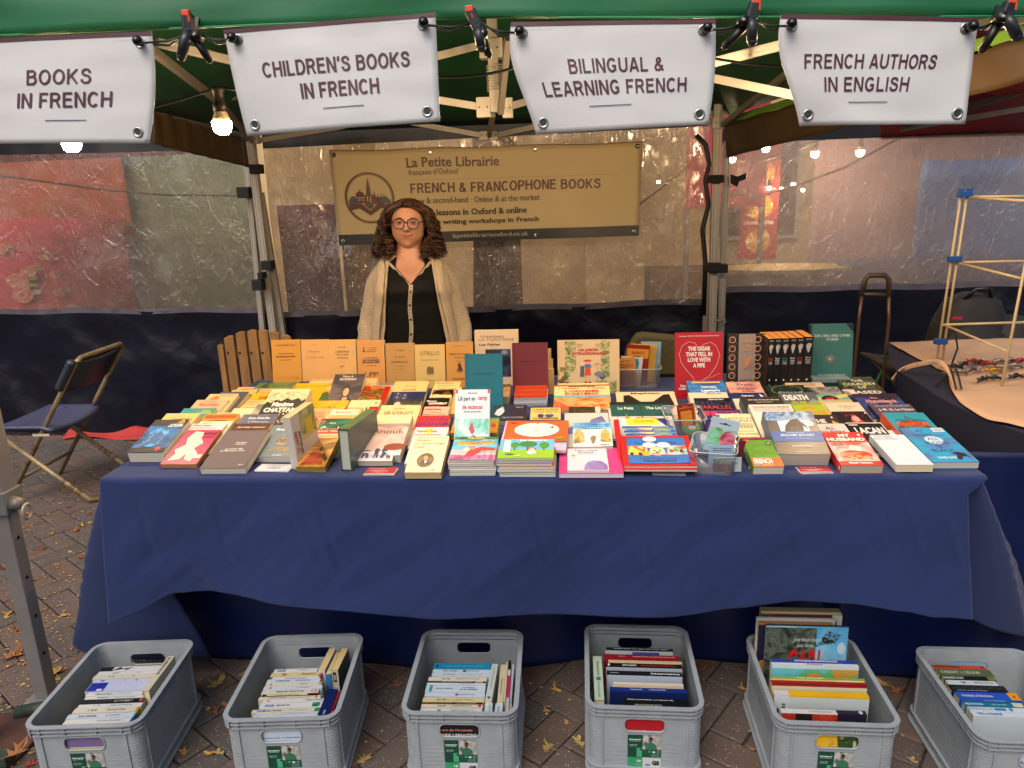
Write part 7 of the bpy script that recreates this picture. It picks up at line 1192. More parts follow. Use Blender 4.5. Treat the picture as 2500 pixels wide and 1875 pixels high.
sheet('tan newspaper-style card leaning in the clear tub','card',4,[(375,380),(620,335),(662,682),(415,700)],yb1-.02,'#b87c38',[T_("L\u2019AURORE",.5,.88,.6,.06,'#4a2414',0),T_("J\u2019Accuse...!",.55,.78,.66,.06,'#3a1c10',.03),('s',.08,.66,.92,.74,3,'#6a3a1c'),('s',.08,.05,.92,.6,16,'#a06a30')],.002,zb=TZ+.006)
sheet('white card with blue poodle drawing in the clear tub','card',4,[(490,325),(738,360),(680,690),(480,690)],yb1+.0,'#b4b8b8',[('p',[(.55,.75),(.6,.92),(.78,.95),(.85,.8),(.8,.6),(.65,.5)],'#2a7a98'),('l',[(.6,.5),(.55,.1)],.004,'#2a7a98'),('l',[(.75,.5),(.72,.1)],.004,'#2a7a98')],.002,zb=TZ+.006)
sheet('maroon card with orange panel in the clear tub','card',4,[(515,205),(830,235),(720,690),(560,690)],yb1+.02,'#7a1c14',[('r',.03,.66,.97,.9,'#c07c24'),T_('SILENCE',.5,.8,.55,.07,'#3a1c10',.02),('r',.3,.69,.6,.72,'#3a1c10')],.002,zb=TZ+.006)
for k in range(5): sheet(f'{ORD[k] if k else "front"} yellow card of the fan in the clear tub','card',4,[(600+35*k,203+4*k),(845+28*k,225+4*k),(735+20*k,690),(590+20*k,690)],yb1+.028+.005*k,'#c49a44',[],.0015,zb=TZ+.006)
sheet('pale blue card at the back of the clear tub','card',4,[(722,185),(968,195),(870,690),(700,690)],yb1+.058,'#7a9cae',[],.002,zb=TZ+.006)
yb2=c2.y+.05
sheet('red bookmark with orange inner stripes in the left tub','bookmark',4,[(1012,868),(1190,830),(1262,1055),(1100,1065)],yb2,'#8a1c18',[('r',.2,.02,.85,.7,'#c87a1c')]+[('r',.16,.1+.12*k,.9,.15+.12*k,'#c87a1c') for k in range(5)]+[T_('SILENCE\nREADING ROOM',.5,.86,.8,.12,'#c88a3c')],.002,name='bookmark',zb=TZ+.01)
sheet('cream bookmark behind the red one','bookmark',4,[(1150,836),(1225,826),(1275,1040),(1205,1045)],yb2+.012,'#b8a468',[],.0015,name='bookmark',zb=TZ+.01)
sheet('turquoise bookmark at the back of the left tub','bookmark',4,[(1215,828),(1262,824),(1262,1030),(1225,1030)],yb2+.02,'#2a8a94',[('r',.2,.3,.8,.5,'#1c5a6a')],.0015,name='bookmark',zb=TZ+.01)
t=thing('badge','round green badge lying in the left tub','badge',loc=(c2.x+.02,c2.y+.045,TZ+.016)); mb=MB(); T=Matrix.Rotation(R(38),4,'X'); mb.loft([[(r*math.cos(2*PI*k/24),r*math.sin(2*PI*k/24),z) for k in range(24)] for r,z in ((.03,0),(.03,.003),(.026,.005))],covermat('#4a7a34'),True,True,T); mb.build('badge_body',t,True); prints([('e',.5,.5,.5,.5,'#5a8a3c'),('e',.5,.55,.22,.18,'#b8bcb8')],.05,.05,T=T@Matrix.Translation((0,-.025,.0055))).build('badge_print',t)
Yp=c3.y+.075
sheet('transparent hanging bag with green and pink erasers, header slot','packet',4,[(1322,975),(1620,985),(1625,1390),(1345,1270)],Yp+.0,'#8fa4b0',[('r',0,.72,1,1,'#a8bcc8'),('r',0,0,1,.72,('#b07078','#a8c0b8','#7aa890',14)),('e',.3,.45,.28,.26,('#3aa080','#8ac8a8','#5a9a3c',16)),('e',.72,.42,.26,.24,('#b83c60','#c88090','#a82848',14)),('r',.3,.83,.7,.855,'#28303c'),('e',.5,.855,.07,.03,'#28303c'),('r',0,0,1,.2,'#9ab4c8')],.004,name='gift_packet')
sheet('blue lower packet leaning in the front tub','packet',4,[(1340,1265),(1610,1270),(1650,1500),(1400,1500)],Yp-.02,'#8aa8c0',[('s',.1,.7,.9,.9,2,'#4a5a7a')],.004,name='gift_packet',zb=TZ+.006)
sheet('pale picture packet at the bottom of the front tub','packet',4,[(1400,1400),(1690,1395),(1740,1555),(1440,1560)],c3.y+.012,'#b0b8bc',[('r',0,0,.62,.5,('#b84c70','#c87c94','#a83c60',10)),('n',.1,.55,.9,1,('#8ab0c4','#b8c0b8','#5a8ab0',14)),('l',[(.75,.1),(.85,.4),(.95,.1)],.002,'#5a6a80')],.003,name='gift_packet',zb=TZ+.006)
sheet('dark red packet slipped along the right of the front tub','packet',4,[(1625,1200),(1680,1230),(1740,1400),(1660,1400)],Yp-.02,'#5a1c28',[],.003,name='gift_packet',zb=TZ+.006)

# ================================================================== CRATES
m_cr=mat('grey_crate_plastic','#8b9298',.38,0,.12,40,.09,16,spec=.5,det=8)
def crate_proto():
    t=thing('storage_crate','x','crate',loc=(0,0,0)); hw,hd,H,r,th=.1425,.1775,.218,.03,.0025
    mb=MB()
    def ring(e,z,n=6): return rrect(2*(hw+e),2*(hd+e),r+e,z,n)
    # corner and side walls (outer+inner), front/back walls carry handle holes
    def wall(sy):
        hx,hz,cz=.052,.0195,.162; N=8; hole=[]; rr=.014
        for cx,cz_,a0 in ((hx-rr,hz-rr,0),(-hx+rr,hz-rr,PI/2),(-hx+rr,-hz+rr,PI),(hx-rr,-hz+rr,1.5*PI)):
            for k in range(5): a=a0+PI/2*k/4; hole.append((cx+rr*math.cos(a),cz+cz_+rr*math.sin(a)))
        x1=hw-r; out=[]
        for (a,b) in hole:   # matching outer points
            u=a; v=b-cz
            c5=[(x1,.216),(-x1,.216),(-x1,.004),(x1,.004)]
            out.append(None)
        q=5; out=[]
        for i,(a,b) in enumerate(hole):
            s=i//5; k=(i%5)/4
            cs=[((x1,cz),(x1,.216),(0,.216)),((0,.216),(-x1,.216),(-x1,cz)),((-x1,cz),(-x1,.004),(0,.004)),((0,.004),(x1,.004),(x1,cz))][s]
            if k<.5: p,q_,u=cs[0],cs[1],k*2
            else: p,q_,u=cs[1],cs[2],k*2-1
            out.append((p[0]+(q_[0]-p[0])*u,p[1]+(q_[1]-p[1])*u))
        for y in (sy*hd,sy*(hd-th)):
            vs=[(a,y,b) for a,b in hole]+[(a,y,b) for a,b in out]; n=20
            mb.add(vs,[(i,(i+1)%n,n+(i+1)%n,n+i) for i in range(n)],m_cr)
        vs=[(a,sy*(hd+.002),b) for a,b in hole]+[(a,sy*(hd-th-.001),b) for a,b in hole]; n=20
        mb.add(vs,[(i,(i+1)%n,n+(i+1)%n,n+i) for i in range(n)],m_cr)
        P=[Vector((a,sy*(hd+.001),b)) for a,b in hole]; mb.tube(P+[P[0]],.0022,6,m_cr)
    for s in (-1,1):
        wall(s)
        mb.box(s*hw-(th if s>0 else 0),-(hd-r),.004,s*hw+(0 if s>0 else th),hd-r,.216,m_cr)
        for sy in (-1,1):
            arc=lambda R_,z:[((s*(hw-r)+s*R_*math.cos(a)),(sy*(hd-r)+sy*R_*math.sin(a)),z) for a in [PI/2*k/6 for k in range(7)]]
            for R_ in (r,r-th): vs=arc(R_,.004)+arc(R_,.216); mb.add(vs,[(i,i+1,8+i,7+i) for i in range(6)],m_cr)
    mb.add(rrect(2*hw,2*hd,r,.006),[tuple(range(28))],m_cr)
    def flange(z,e,t_,e0=-.0):
        a=[ring(e0-th,z-t_),ring(e,z-t_),ring(e,z),ring(e0-th,z)]; mb.loft(a+[a[0]],m_cr,False)
    flange(.218,.0105,.0032); flange(.2055,.0095,.002); flange(.194,.009,.0022); flange(.034,.008,.0022); flange(.008,.011,.006)
    for x in (-.128,-.105,-.04,.04,.105,.128):
        for sy in (-1,1): mb.box(x-.001,sy*hd-(0 if sy>0 else .0088),.19,x+.001,sy*hd+(.0088 if sy>0 else 0),.2165,m_cr)
    for y in (-.13,-.05,.05,.13):
        for s in (-1,1): mb.box(s*hw-(0 if s>0 else .0088),y-.001,.19,s*hw+(.0088 if s>0 else 0),y+.001,.2165,m_cr)
    for sy in (-1,1):
        for x in (-.109,.109): mb.box(x-.0022,sy*hd-(0 if sy>0 else .0035),.034,x+.0022,sy*hd+(.0035 if sy>0 else 0),.192,m_cr)
    for s in (-1,1):
        for y in (-.143,.143): mb.box(s*hw-(0 if s>0 else .0035),y-.0022,.034,s*hw+(.0035 if s>0 else 0),y+.0022,.192,m_cr)
    o=mb.build('crate_shell',t)
    # the shell shades smooth only on corners
    mb=MB()
    for s in (-1,1):
        for sy in (-1,1):
            for k in range(17):
                z=.042+.0089*k; R_=r+.0002
                P=[(s*.112,sy*(hd+.0002),z)]+[(s*(hw-r)+s*R_*math.sin(a),sy*(hd-r)+sy*R_*math.cos(a),z) for a in [PI/2*q/5*.8 for q in range(6)]]
                mb.tube(P,.0011,4,m_cr,False)
    mb.build('corner_ridges',t,kind='stuff')
    mb=MB()
    for k in range(6):
        z=.045+.0125*k
        for sy in (-1,1): 
            for a,b in ((-.098,-.046),(.046,.098)): mb.tube([(a,sy*hd,z),(b,sy*hd,z)],.0011,4,m_cr)
        for s in (-1,1): mb.tube([(s*hw,-.125,z),(s*hw,.125,z)],.0011,4,m_cr)
    mb.build('panel_ridges',t,kind='stuff')
    # label
    W,L=.086,.098; y=-hd-.0006; T=Matrix.Translation((0,y,.034))@Matrix.Rotation(PI/2,4,'X')
    mb=MB(); mb.box(-W/2,0,0,W/2,L,.0004,ink('#0f3f30'),T); lb=mb.build('product_label',t)
    el=[('r',0,.3,.45,1,'#0e4032'),('r',.45,.55,1,1,('#8d8f8c','#b4b2ae','#5c5e5c',30)),('r',.45,.3,1,.55,'#124a38'),('r',0,0,.45,.3,'#2f8a60'),('r',.45,0,1,.3,'#b9bcc0'),('r',.27,.32,.43,.6,'#3f9a72'),('e',.4,.55,.04,.03,'#0a2c22'),
        T_('keeeper',.23,.86,.36,.06,'#d0dcd6',.03),('l',[(.33,.94),(.34,.9),(.36,.94)],.002,'#d0dcd6'),('s',.06,.8,.38,.83,1,'#a8c0b4'),T_('robert 30 L',.18,.7,.24,.028,'#c0d0c8',.02),('s',.06,.64,.28,.67,1,'#90a89c'),
        ('p',[(.52,.56),(.55,.72),(.6,.76),(.68,.79),(.78,.76),(.84,.72),(.88,.56)],'#2c6a50'),('e',.69,.86,.055,.07,'#5c3a2a'),('p',[(.64,.88),(.63,.93),(.69,.96),(.75,.93),(.75,.88),(.69,.91)],'#1a120e'),('p',[(.66,.76),(.69,.68),(.73,.77)],'#6a4430'),('e',.55,.57,.03,.02,'#6a4430'),('e',.86,.57,.03,.02,'#6a4430'),('l',[(.67,.835),(.69,.825),(.715,.835)],.001,'#d8d0c8'),
        ('l',[(.52,.52),(.52,.46),(.56,.46)],.002,'#b8ccc4'),('l',[(.54,.52),(.58,.47)],.0015,'#b8ccc4'),T_('+30\nkg',.65,.49,.06,.07,'#b8ccc4',.03),('e',.78,.49,.05,.03,'#b8ccc4'),('o',.91,.49,.04,.035,.008,'#b8ccc4'),('s',.7,.33,.96,.44,3,'#6a9484'),
        T_('10',.34,.2,.12,.08,'#d0dcd6',.04),('s',.22,.08,.42,.11,1,'#a8c8b8'),('l',[(.52,.06),(.52,.24),(.68,.24),(.68,.06),(.52,.06)],.001,'#3a5a90'),('l',[(.56,.13),(.6,.21),(.64,.13),(.56,.13)],.002,'#3a5a90'),('r',.52,.06,.68,.1,'#3a5a90'),('t','GS',.84,.15,.22,.14,'#101010',.06)]
    prints(el,W,L,T=T,z0=.0005).build('label_print',lb)
    return t
cp_=crate_proto(); CR=[(-1.277,1.69,5),(-.77,1.735,4.5),(-.30,1.772,1),(.183,1.808,-1),(.65,1.766,-1),(1.105,1.72,-1)]
CL=['leftmost grey storage crate of paperbacks, beside the tent leg','second grey crate from the left of paperbacks with a navy slab book','third grey crate, with the cyan spine at its back','fourth grey crate, red cover showing through its handle','fifth grey crate with tall picture books above its rim','rightmost grey crate, cut off by the picture edge']
CM=[]
for i,(x,y,a) in enumerate(CR):
    o=cp_ if i==0 else copy_tree(cp_); o.location=(x,y,0); o.rotation_euler=(0,0,R(a)); o['label']=CL[i]; o['group']='grey plastic crates in front of the table'
cw=['leftmost crate','second crate','third crate','fourth crate','fifth crate','rightmost crate']
T2=lambda h,L,t:Matrix(((0,0,-1,-h-.0005),(1,0,0,L/2),(0,-1,0,t),(0,0,0,1)))
def cbook(lb,M,Wd,L,t,cover,sp=(),front=(),pages=CREAM,spc=None,hard=False):
    th=book(lb,M,Wd,L,t,cover,pages=pages,spc=spc,hard=hard)
    if sp: prints(sp,L,t,T=T2(Wd/2,L,t)).build('spine_print',th)
    if front: prints(front,L,Wd,T=Matrix(((0,-1,0,Wd/2),(1,0,0,L/2),(0,0,1,t),(0,0,0,1)))).build('cover_print',th)
    return th
def cb(ci,lb,xl,xr,yt,yb,cover,sp=(),front=(),z=.19,Y=None,h=.108,lean=0,**k):
    zn='c%d'%(ci+1); yaw=R(CR[ci][2])
    if Y is not None: z=PY(*Z(zn,(xl+xr)/2,yt),Y).z
    a=PZ(*Z(zn,(xl+xr)/2,yt),z); b=PZ(*Z(zn,(xl+xr)/2,yb),z); t=max(.005,a.y-b.y-.0006)
    ex=Vector((math.cos(yaw),math.sin(yaw),0)); mid=(a+b)/2; x0=PZ(*Z(zn,xl,(yt+yb)/2),z); x1=PZ(*Z(zn,xr,(yt+yb)/2),z); L=(x1-x0).length
    h=min(h,z-.008); ln=R(lean); dn=Vector((0,-math.sin(ln),-math.cos(ln))); dn=Matrix.Rotation(yaw,3,'Z')@dn; ez=dn.cross(ex)
    O=mid-ex*L/2+dn*h/2-ez*t/2
    M=Matrix(((dn.x,ex.x,ez.x,O.x),(dn.y,ex.y,ez.y,O.y),(dn.z,ex.z,ez.z,O.z),(0,0,0,1)))
    return cbook(lb+' in the '+cw[ci],M,h,L,t,cover,sp,front,**k)
def sptx(a,b,ca='#3a4048',cb_='#5a6068',extra=()): return [('t',a,.3,.5,min(.3,.02*len(a)+.04),.42,ca,.02),('t',b,.68,.5,min(.4,.016*len(b)+.04),.36,cb_,.01)]+list(extra)
dot=lambda x,c='#a83038':('e',x,.5,.02,.28,c)
WH='#b9bcbc'; WB='#a9b6c4'; IV='#b9b4a2'; CRM='#b8ab82'
# first crate
for lb,a in (('white spine with black ink drawing at the back',(990,1780,140,202,WH,[('r',0,.05,.2,.95,'#14161a'),('p',[(.2,.1),(.3,.9),(.42,.2),(.5,.8),(.36,.5)],'#1c1e22')])),
 ('white spine with sparse lettering, second from the back',(950,1700,204,244,WH,sptx('S-N','O'))),('ivory spine with sparse lettering, third from the back',(900,1650,246,294,IV,sptx('J-R','L'))),
 ('very thick pale volume with a blue square on its spine',(850,1570,298,462,'#a8aec6',[('r',.01,.02,.3,.7,'#16258a'),('r',.18,.05,.27,.2,'#c4c8dc'),('t','M',.16,.85,.06,.12,'#3a4060'),('t','F',.55,.85,.02,.12,'#3a4060'),('t','H',.75,.85,.03,.12,'#3a4060')])),
 ('white spine with bold author line in front of the thick volume',(812,1510,468,518,WH,sptx('Catherine Pancol','Le grand soir'))),('thin white spine with teal lettering',(788,1515,522,556,WH,sptx('SILENCE','Promesses de l\u2019aube','#2a3038','#2a7a70'))),
 ('black fantasy spine with silver capitals and a red dot',(740,1520,558,617,'#15140f',[('t','LE HOBBIT',.68,.5,.3,.5,'#a8a098',.01),('t','J.R.R. TOLKIEN',.37,.5,.24,.35,'#5a4a44'),('e',.96,.5,.03,.4,'#a83848')])),
 ('white spine in front of the black fantasy one',(702,1500,620,667,WH,sptx('1 Q','C\u00e9sar Aira Poissons'))),('wide white spine with three small marks at left',(642,1430,669,735,IV,sptx('1 8 8','Une vie de chien'))),
 ('pale blue spine with thin blue lettering',(562,1400,745,808,WB,sptx('Anna Gavalda','Je voudrais','#3a4a6a'))),('white spine with a small mark at the right end',(522,1350,812,878,WH,sptx('','Bob Dylan Chroniques'))),
 ('white spine closest to the front rim',(492,1300,880,925,WH,sptx('Lydie Salvayre','La d\u00e9claration')))): cb(0,lb,*a)
# second crate
for lb,a in (('blue-tagged white spine furthest back',(800,1440,445,500,WH,[('r',.08,.2,.26,.8,'#1c4a8a'),('t','POCKET',.17,.5,.14,.4,'#c0ccdc')]+sptx('','Jim Bernard'))),('cream spine with red ornament and dark title',(752,1460,503,562,CRM,[('t','BOUVARD ET P',.8,.5,.3,.4,'#3a3424',.02),('t','1880',.28,.5,.09,.6,'#8a2c20',.02),('r',.07,.2,.075,.8,'#3a3424')])),
 ('thin white spine with dark streak',(742,1470,566,597,WH,[('r',0,0,.04,1,'#22303c'),('r',.3,.0,.75,.2,'#3a4450')])),('wide blue-white spine with three small lines',(692,1480,600,655,WB,sptx('DE BEAUVOIR','MON PSYCHOLOGUE'))),('thin ivory spine with a red blob at left',(672,1500,657,704,IV,[dot(.1),dot(.97)]+sptx('','Paris'))),
 ('pale blue spine reading a castle title at right',(642,1510,706,755,WB,[dot(.12)]+sptx('','LE CHATEAU'))),('ivory spine with italic author name and red oval',(616,1455,760,819,IV,[('i','Philippe Djian  Maudit man\u00e8ge',.5,.5,.5,.5,'#4a4438'),('o',.92,.5,.05,.4,.012,'#a83038')])),
 ('black spine with a long cream lozenge',(622,1440,822,855,'#141414',[('r',.08,.1,.82,.9,'#b8b494'),('t','Emmi Itaranta La m\u00e9moire de l\u2019eau',.45,.5,.44,.5,'#3a3828')])),('white spine shifted left with red emblem at right',(570,1485,858,903,IV,[dot(.93)]+sptx('Fr\u00e9d\u00e9rique Deghelt','La vie d\u2019une autre'))),
 ('white spine with bold author name at right and red emblem left',(632,1545,903,948,WH,[dot(.09),('t','Tatiana de Rosnay',.83,.5,.28,.6,'#2a3038',.02)])),('blue-tagged white spine with a green and black picture',(590,1510,955,1034,WH,[('r',.08,.3,.22,.7,'#1c4a8a'),('t','POCKET',.15,.5,.1,.25,'#c0ccdc'),('t','Jim Fergus',.37,.5,.22,.35,'#1c2024',.04),('r',.84,.1,.96,.9,('#2a8a60','#1c1c18','#3aa070',60))])),
 ('blue-tagged white spine with green end, shifted far left',(470,1475,1048,1100,IV,[('r',.07,.2,.19,.8,'#1c4a8a'),('t','POCKET',.13,.5,.1,.35,'#c0ccdc'),('r',.92,0,1,1,'#2a7a58')]+sptx('Odile Barski','On se reposera'))),('thin pale spine with bold centred name',(515,1440,1105,1135,WB,sptx('','Gr\u00e9goire Courtois'))),
 ('widest white spine nearest the front rim with red emblem',(482,1430,1140,1224,WH,[dot(.07),('t','Fannie Flagg',.84,.5,.18,.3,'#2a3038',.02)]))): cb(1,lb,*a)
# third crate
for lb,a in (('bright cyan spine at the very back',(345,1160,175,257,'#1677a0',[('t','QUI SE SOUVIENT DE LA MER',.55,.5,.66,.26,'#5aa0b8'),('e',.06,.5,.02,.3,'#0c3a50')])),('white spine with blue capitals and oval mark',(330,1150,260,306,WB,[('e',.55,.5,.03,.35,'#3a3a40')]+sptx('SARA KINNEY','CLAIRE TOUZARD'))),('white spine with small italic lettering',(315,1140,314,352,WB,sptx('Les duras','Erri De Luca Le plus'))),
 ('rounded ivory spine shifted left',(267,1093,368,424,IV,sptx('10 18','Emily Bront\u00eb Hurlevent'))),('thin black spine with yellow end mark',(257,1083,426,447,'#1a1a1c',[('r',.82,0,.95,1,'#b8902c'),('s',.25,.2,.78,.8,1,'#a8a8a8')])),('thin bluish spine with maroon lettering',(245,1082,449,482,WB,sptx('','Anne Lindon','#3a4048','#7a2c4a'))),
 ('broad white spine with turquoise bar and bold title',(228,1075,486,584,WB,[('r',.06,.02,.11,.98,'#2a8a80'),('t','JOSEPH CAMPBELL',.32,.5,.3,.2,'#2a3038',.02),('t','Le h\u00e9ros\net un visages',.72,.5,.3,.5,'#2a3038',.03)])),('pale spine with a magenta dot in the middle',(216,1070,590,646,WB,[('e',.53,.5,.025,.35,'#a82c58')]+sptx('','Serge Doubrovsky'))),
 ('cream spine with looping brown drawing',(187,1060,658,724,CRM,[('o',.4,.1,.16,.4,.004,'#4a4434')]+sptx('10 18','Junku Tanizaki','#5a5030','#6a5a30'))),('brown and black split spine',(177,1040,727,751,'#4a3a28',[('r',.5,0,1,1,'#1c1a18'),('s',.55,.2,.9,.8,1,'#b0a898')])),('white spine with red oval and wide serif name',(167,1038,754,800,IV,[('t','Gaud\u00e9',.33,.5,.13,.6,'#3a3c3c',.02),('t','LE SOLEIL DES SCORTA',.66,.5,.33,.45,'#4a4c4c'),('e',.95,.5,.03,.4,'#a82c3c')])),
 ('white spine with mixed lower edge',(152,1030,812,875,WH,sptx('8','Augusten Burroughs Courir','#3a4a48','#3a5a58'))),('white spine with purple title at the front rim',(142,1040,882,908,WH,sptx('Andr\u00e9 Breton','Manifestes du surr\u00e9alisme','#2a6a7a','#7a2c6a')))): cb(2,lb,*a)
# fourth crate
for lb,a,k in (('black-lettered white spine at the very back',(400,1200,210,238,'#141618',[('s',.1,.2,.95,.8,1,'#b0b4b8')],[('r',0,0,1,.95,'#8f98a0'),('r',.05,.7,.95,.85,'#b0bcc8')]),{}),('white and blue collage cover at the back',(385,1200,245,258,'#a8b0b4',[],[('r',0,.6,1,1,'#a8b4b8'),('r',.4,.5,.8,1,'#2a4a8a')]),{}),
 ('crimson spine with white serif title',(372,1268,292,344,'#8c1424',[('t','Julliard',.24,.5,.09,.3,'#c8b0b0'),('t','Yasmina Khadra  Ce que le jour doit \u00e0 la nuit',.67,.5,.57,.35,'#d0bcbc')],[('r',0,.0,1,1,'#8c1424')]),{}),('cream spine behind the black one with red title',(422,1308,362,396,CRM,[],[]),{}),
 ('black spine with white name and red script title',(392,1308,398,449,'#161417',[('t','ANIA AHLBORN',.31,.5,.19,.35,'#c8c4c4',.04),('t','Que le diable soit avec nous',.69,.5,.45,.5,'#a82c34',.02),('e',.04,.5,.015,.3,'#c8c4c4')],[('r',0,.0,1,1,'#9aa2b0')]),{}),('black spine over a big blank blue-white cover',(405,1308,492,545,'#15171c',[('t','For\u00eat obscure Nicole Krauss',.78,.5,.38,.35,'#c8ccd0',.05),('s',.04,.35,.16,.6,1,'#a8acb0')],[('r',0,.0,1,1,'#9ba7b8')]),{}),
 ('cream and white pair of thin spines',(485,1325,628,660,IV,[],[('r',0,0,1,1,'#b8a890')]),{}),('pinkish cream thin spine',(475,1328,664,690,'#b09a84',[],[]),{}),('royal blue spine with white feather on its cover',(442,1365,692,744,'#142a70',[('t','OLIVIA QUINTIN',.34,.5,.16,.3,'#b0bcd8',.03),('t','AU JOUR D\u2019UN ADIEU',.62,.5,.22,.3,'#b0bcd8',.03)],[('r',0,0,1,1,'#0e1c4c'),('p',[(.42,.62),(.5,.78),(.62,.8),(.74,.7),(.6,.66)],'#7a9ac8'),('s',.2,.7,.45,.78,1,'#4a6090')]),{}),
 ('black spine with white capitals nearest the front rim',(595,1388,826,858,'#101214',[('t','JEAN ANOUILH  LA BELLE VIE',.42,.5,.7,.4,'#c8ccd0',.03)],[('r',0,0,1,1,'#14181c'),('s',.15,.75,.6,.95,2,'#8a9080')]),{})): cb(3,lb,*a,**k)
# fifth crate: tall picture books
for lb,a,k in (('tall cream book behind all the others',(235,1020,55,98,'#a89a78',[],[('r',0,.8,1,1,'#b8a888')]),dict(Y=1.925)),('tall patterned book with a white label at right',(232,1040,108,125,('#3a3c28','#5a5840','#6a2c20',30),[('r',.88,0,1,1,'#c0c0b4')],[('r',.2,.5,.85,1,'#5a2a1c'),('r',.88,.7,1,1,'#c0c0b4'),('t','A',.93,.88,.05,.09,'#141414',.04)]),dict(Y=1.91)),
 ('white landscape-format book with small black figures',(195,970,152,168,'#b4b8b8',[],[('r',0,.0,1,1,'#b4b8b8'),('p',[(.2,.85),(.24,.9),(.5,.86),(.55,.93),(.7,.86),(.6,.8)],'#1c1c1e')]),dict(Y=1.893)),('navy book with orange top edge',(215,945,195,212,'#a06a34',[],[('r',0,0,1,.97,'#161a34'),('e',.1,.3,.15,.2,'#a8742c')]),dict(Y=1.88)),
 ('picture book with dark tree, red capitals and a seagull',(292,1104,226,243,'#2c3c40',[],[('r',0,0,1,1,('#3a8ab8','#5aa4cc','#8ab8cc',4)),('r',0,.0,.62,.98,('#1e2824','#3a443c','#5a6458',24,'#2c3830')),('p',[(.6,.72),(.75,.95),(.92,.9),(.85,.78),(.7,.76)],('#1e2824','#3a443c','#5aa4cc',60,'#2c3830')),('i','Jenny Westin Verona\nJes\u00fas Verona',.5,.78,.34,.14,'#c0c8c4',0),('t','CARI',.48,.5,.4,.4,'#c01c1c',.02),('p',[(.72,.42),(.78,.5),(.74,.6),(.81,.5),(.86,.58),(.84,.46),(.9,.42)],'#c0ccd4'),('e',.93,.72,.05,.08,'#a8c0cc')]),dict(Y=1.865)),
 ('blue-spined song book with white capitals',(338,1178,576,608,'#223a8c',[('t','MES PLUS BELLES CHANSONS DE FRANCE',.53,.5,.5,.5,'#c4ccdc',.04)],[]),dict(Y=1.80)),('colourful animals picture book with pink flamingo and pirate title',(348,1202,612,640,'#b0bcc0',[('t','FRANCE',.5,.5,.18,.5,'#8a2c6a',.03)],[('r',0,0,1,.96,('#c8782c','#4a9a5a','#5aa8b8',9)),('e',.14,.72,.06,.1,'#c84078'),('p',[(.35,.6),(.45,.8),(.55,.66)],'#c87828'),('t','LUX',.46,.6,.14,.12,'#d8d8cc',.05),('e',.64,.66,.03,.08,'#1c1c20'),('e',.74,.68,.04,.07,'#c8ccc8')]),dict(Y=1.782)),
 ('red and cream spined album with tiny red title',(342,1275,778,835,'#8c1a1c',[('r',0,.7,1,1,'#b8a85c'),('r',0,0,1,.2,'#5c1012'),('r',.7,.72,.95,.95,'#c0bc9c')],[('r',0,0,1,.98,'#b8b494'),('t','LES MOTS',.5,.86,.3,.08,'#a83020',.0)]),dict(Y=1.735)),('thin green pirate-lettered album behind the red one',(345,1265,752,776,'#7a8a2c',[('t','Les pirates',.42,.5,.28,.7,'#d0d0b8',.04)],[]),dict(Y=1.757)),
 ('white album with wide yellow spine and library barcode',(366,1300,896,945,'#c89a14',[('r',0,0,.16,1,'#b0b4b8')],[('r',0,0,1,.98,'#aab4b4'),('r',.01,.45,.16,1,'#b0b8bc'),('d',.08,.5,.12,.95,1,.001,'#202428')]+[('r',.085,.48+.03*i,.12,.492+.03*i+.006*(i%3),'#20242a') for i in range(14)]+[('t','A-hgjgmn',.14,.7,.2,.04,'#30343a',.0,PI/2),('e',.045,.78,.012,.05,'#15181c'),('t','tu ne',.7,.35,.1,.03,'#3a3a3a',0,PI/2)]),dict(Y=1.70)),
 ('deep purple paperback with white swirls',(600,1282,1078,1120,'#221c30',[('e',.92,.5,.03,.4,'#a8a8c0')],[('r',0,0,1,1,'#201a2e'),('o',.78,.75,.06,.1,.006,'#8a8aa8'),('o',.9,.7,.05,.08,.006,'#8a8aa8')]),dict(Y=1.655)),('red and black paperback with yellow round sticker',(440,988,1072,1118,'#b4b4b0',[('t','La doublure de luxe',.7,.5,.4,.35,'#7a6a64')],[('r',0,0,1,1,'#9a2a20'),('r',.25,0,.55,1,'#1c1614'),('p',[(.58,.7),(.7,1),(.9,1),(1,.7),(1,0),(.6,0)],'#a83424'),('e',.78,.6,.1,.12,'#b89a2c'),('t','1 LIVRE',.78,.6,.12,.06,'#28200c',.03)]),dict(Y=1.638))): cb(4,lb,*a,h=.24,hard=False,**k)
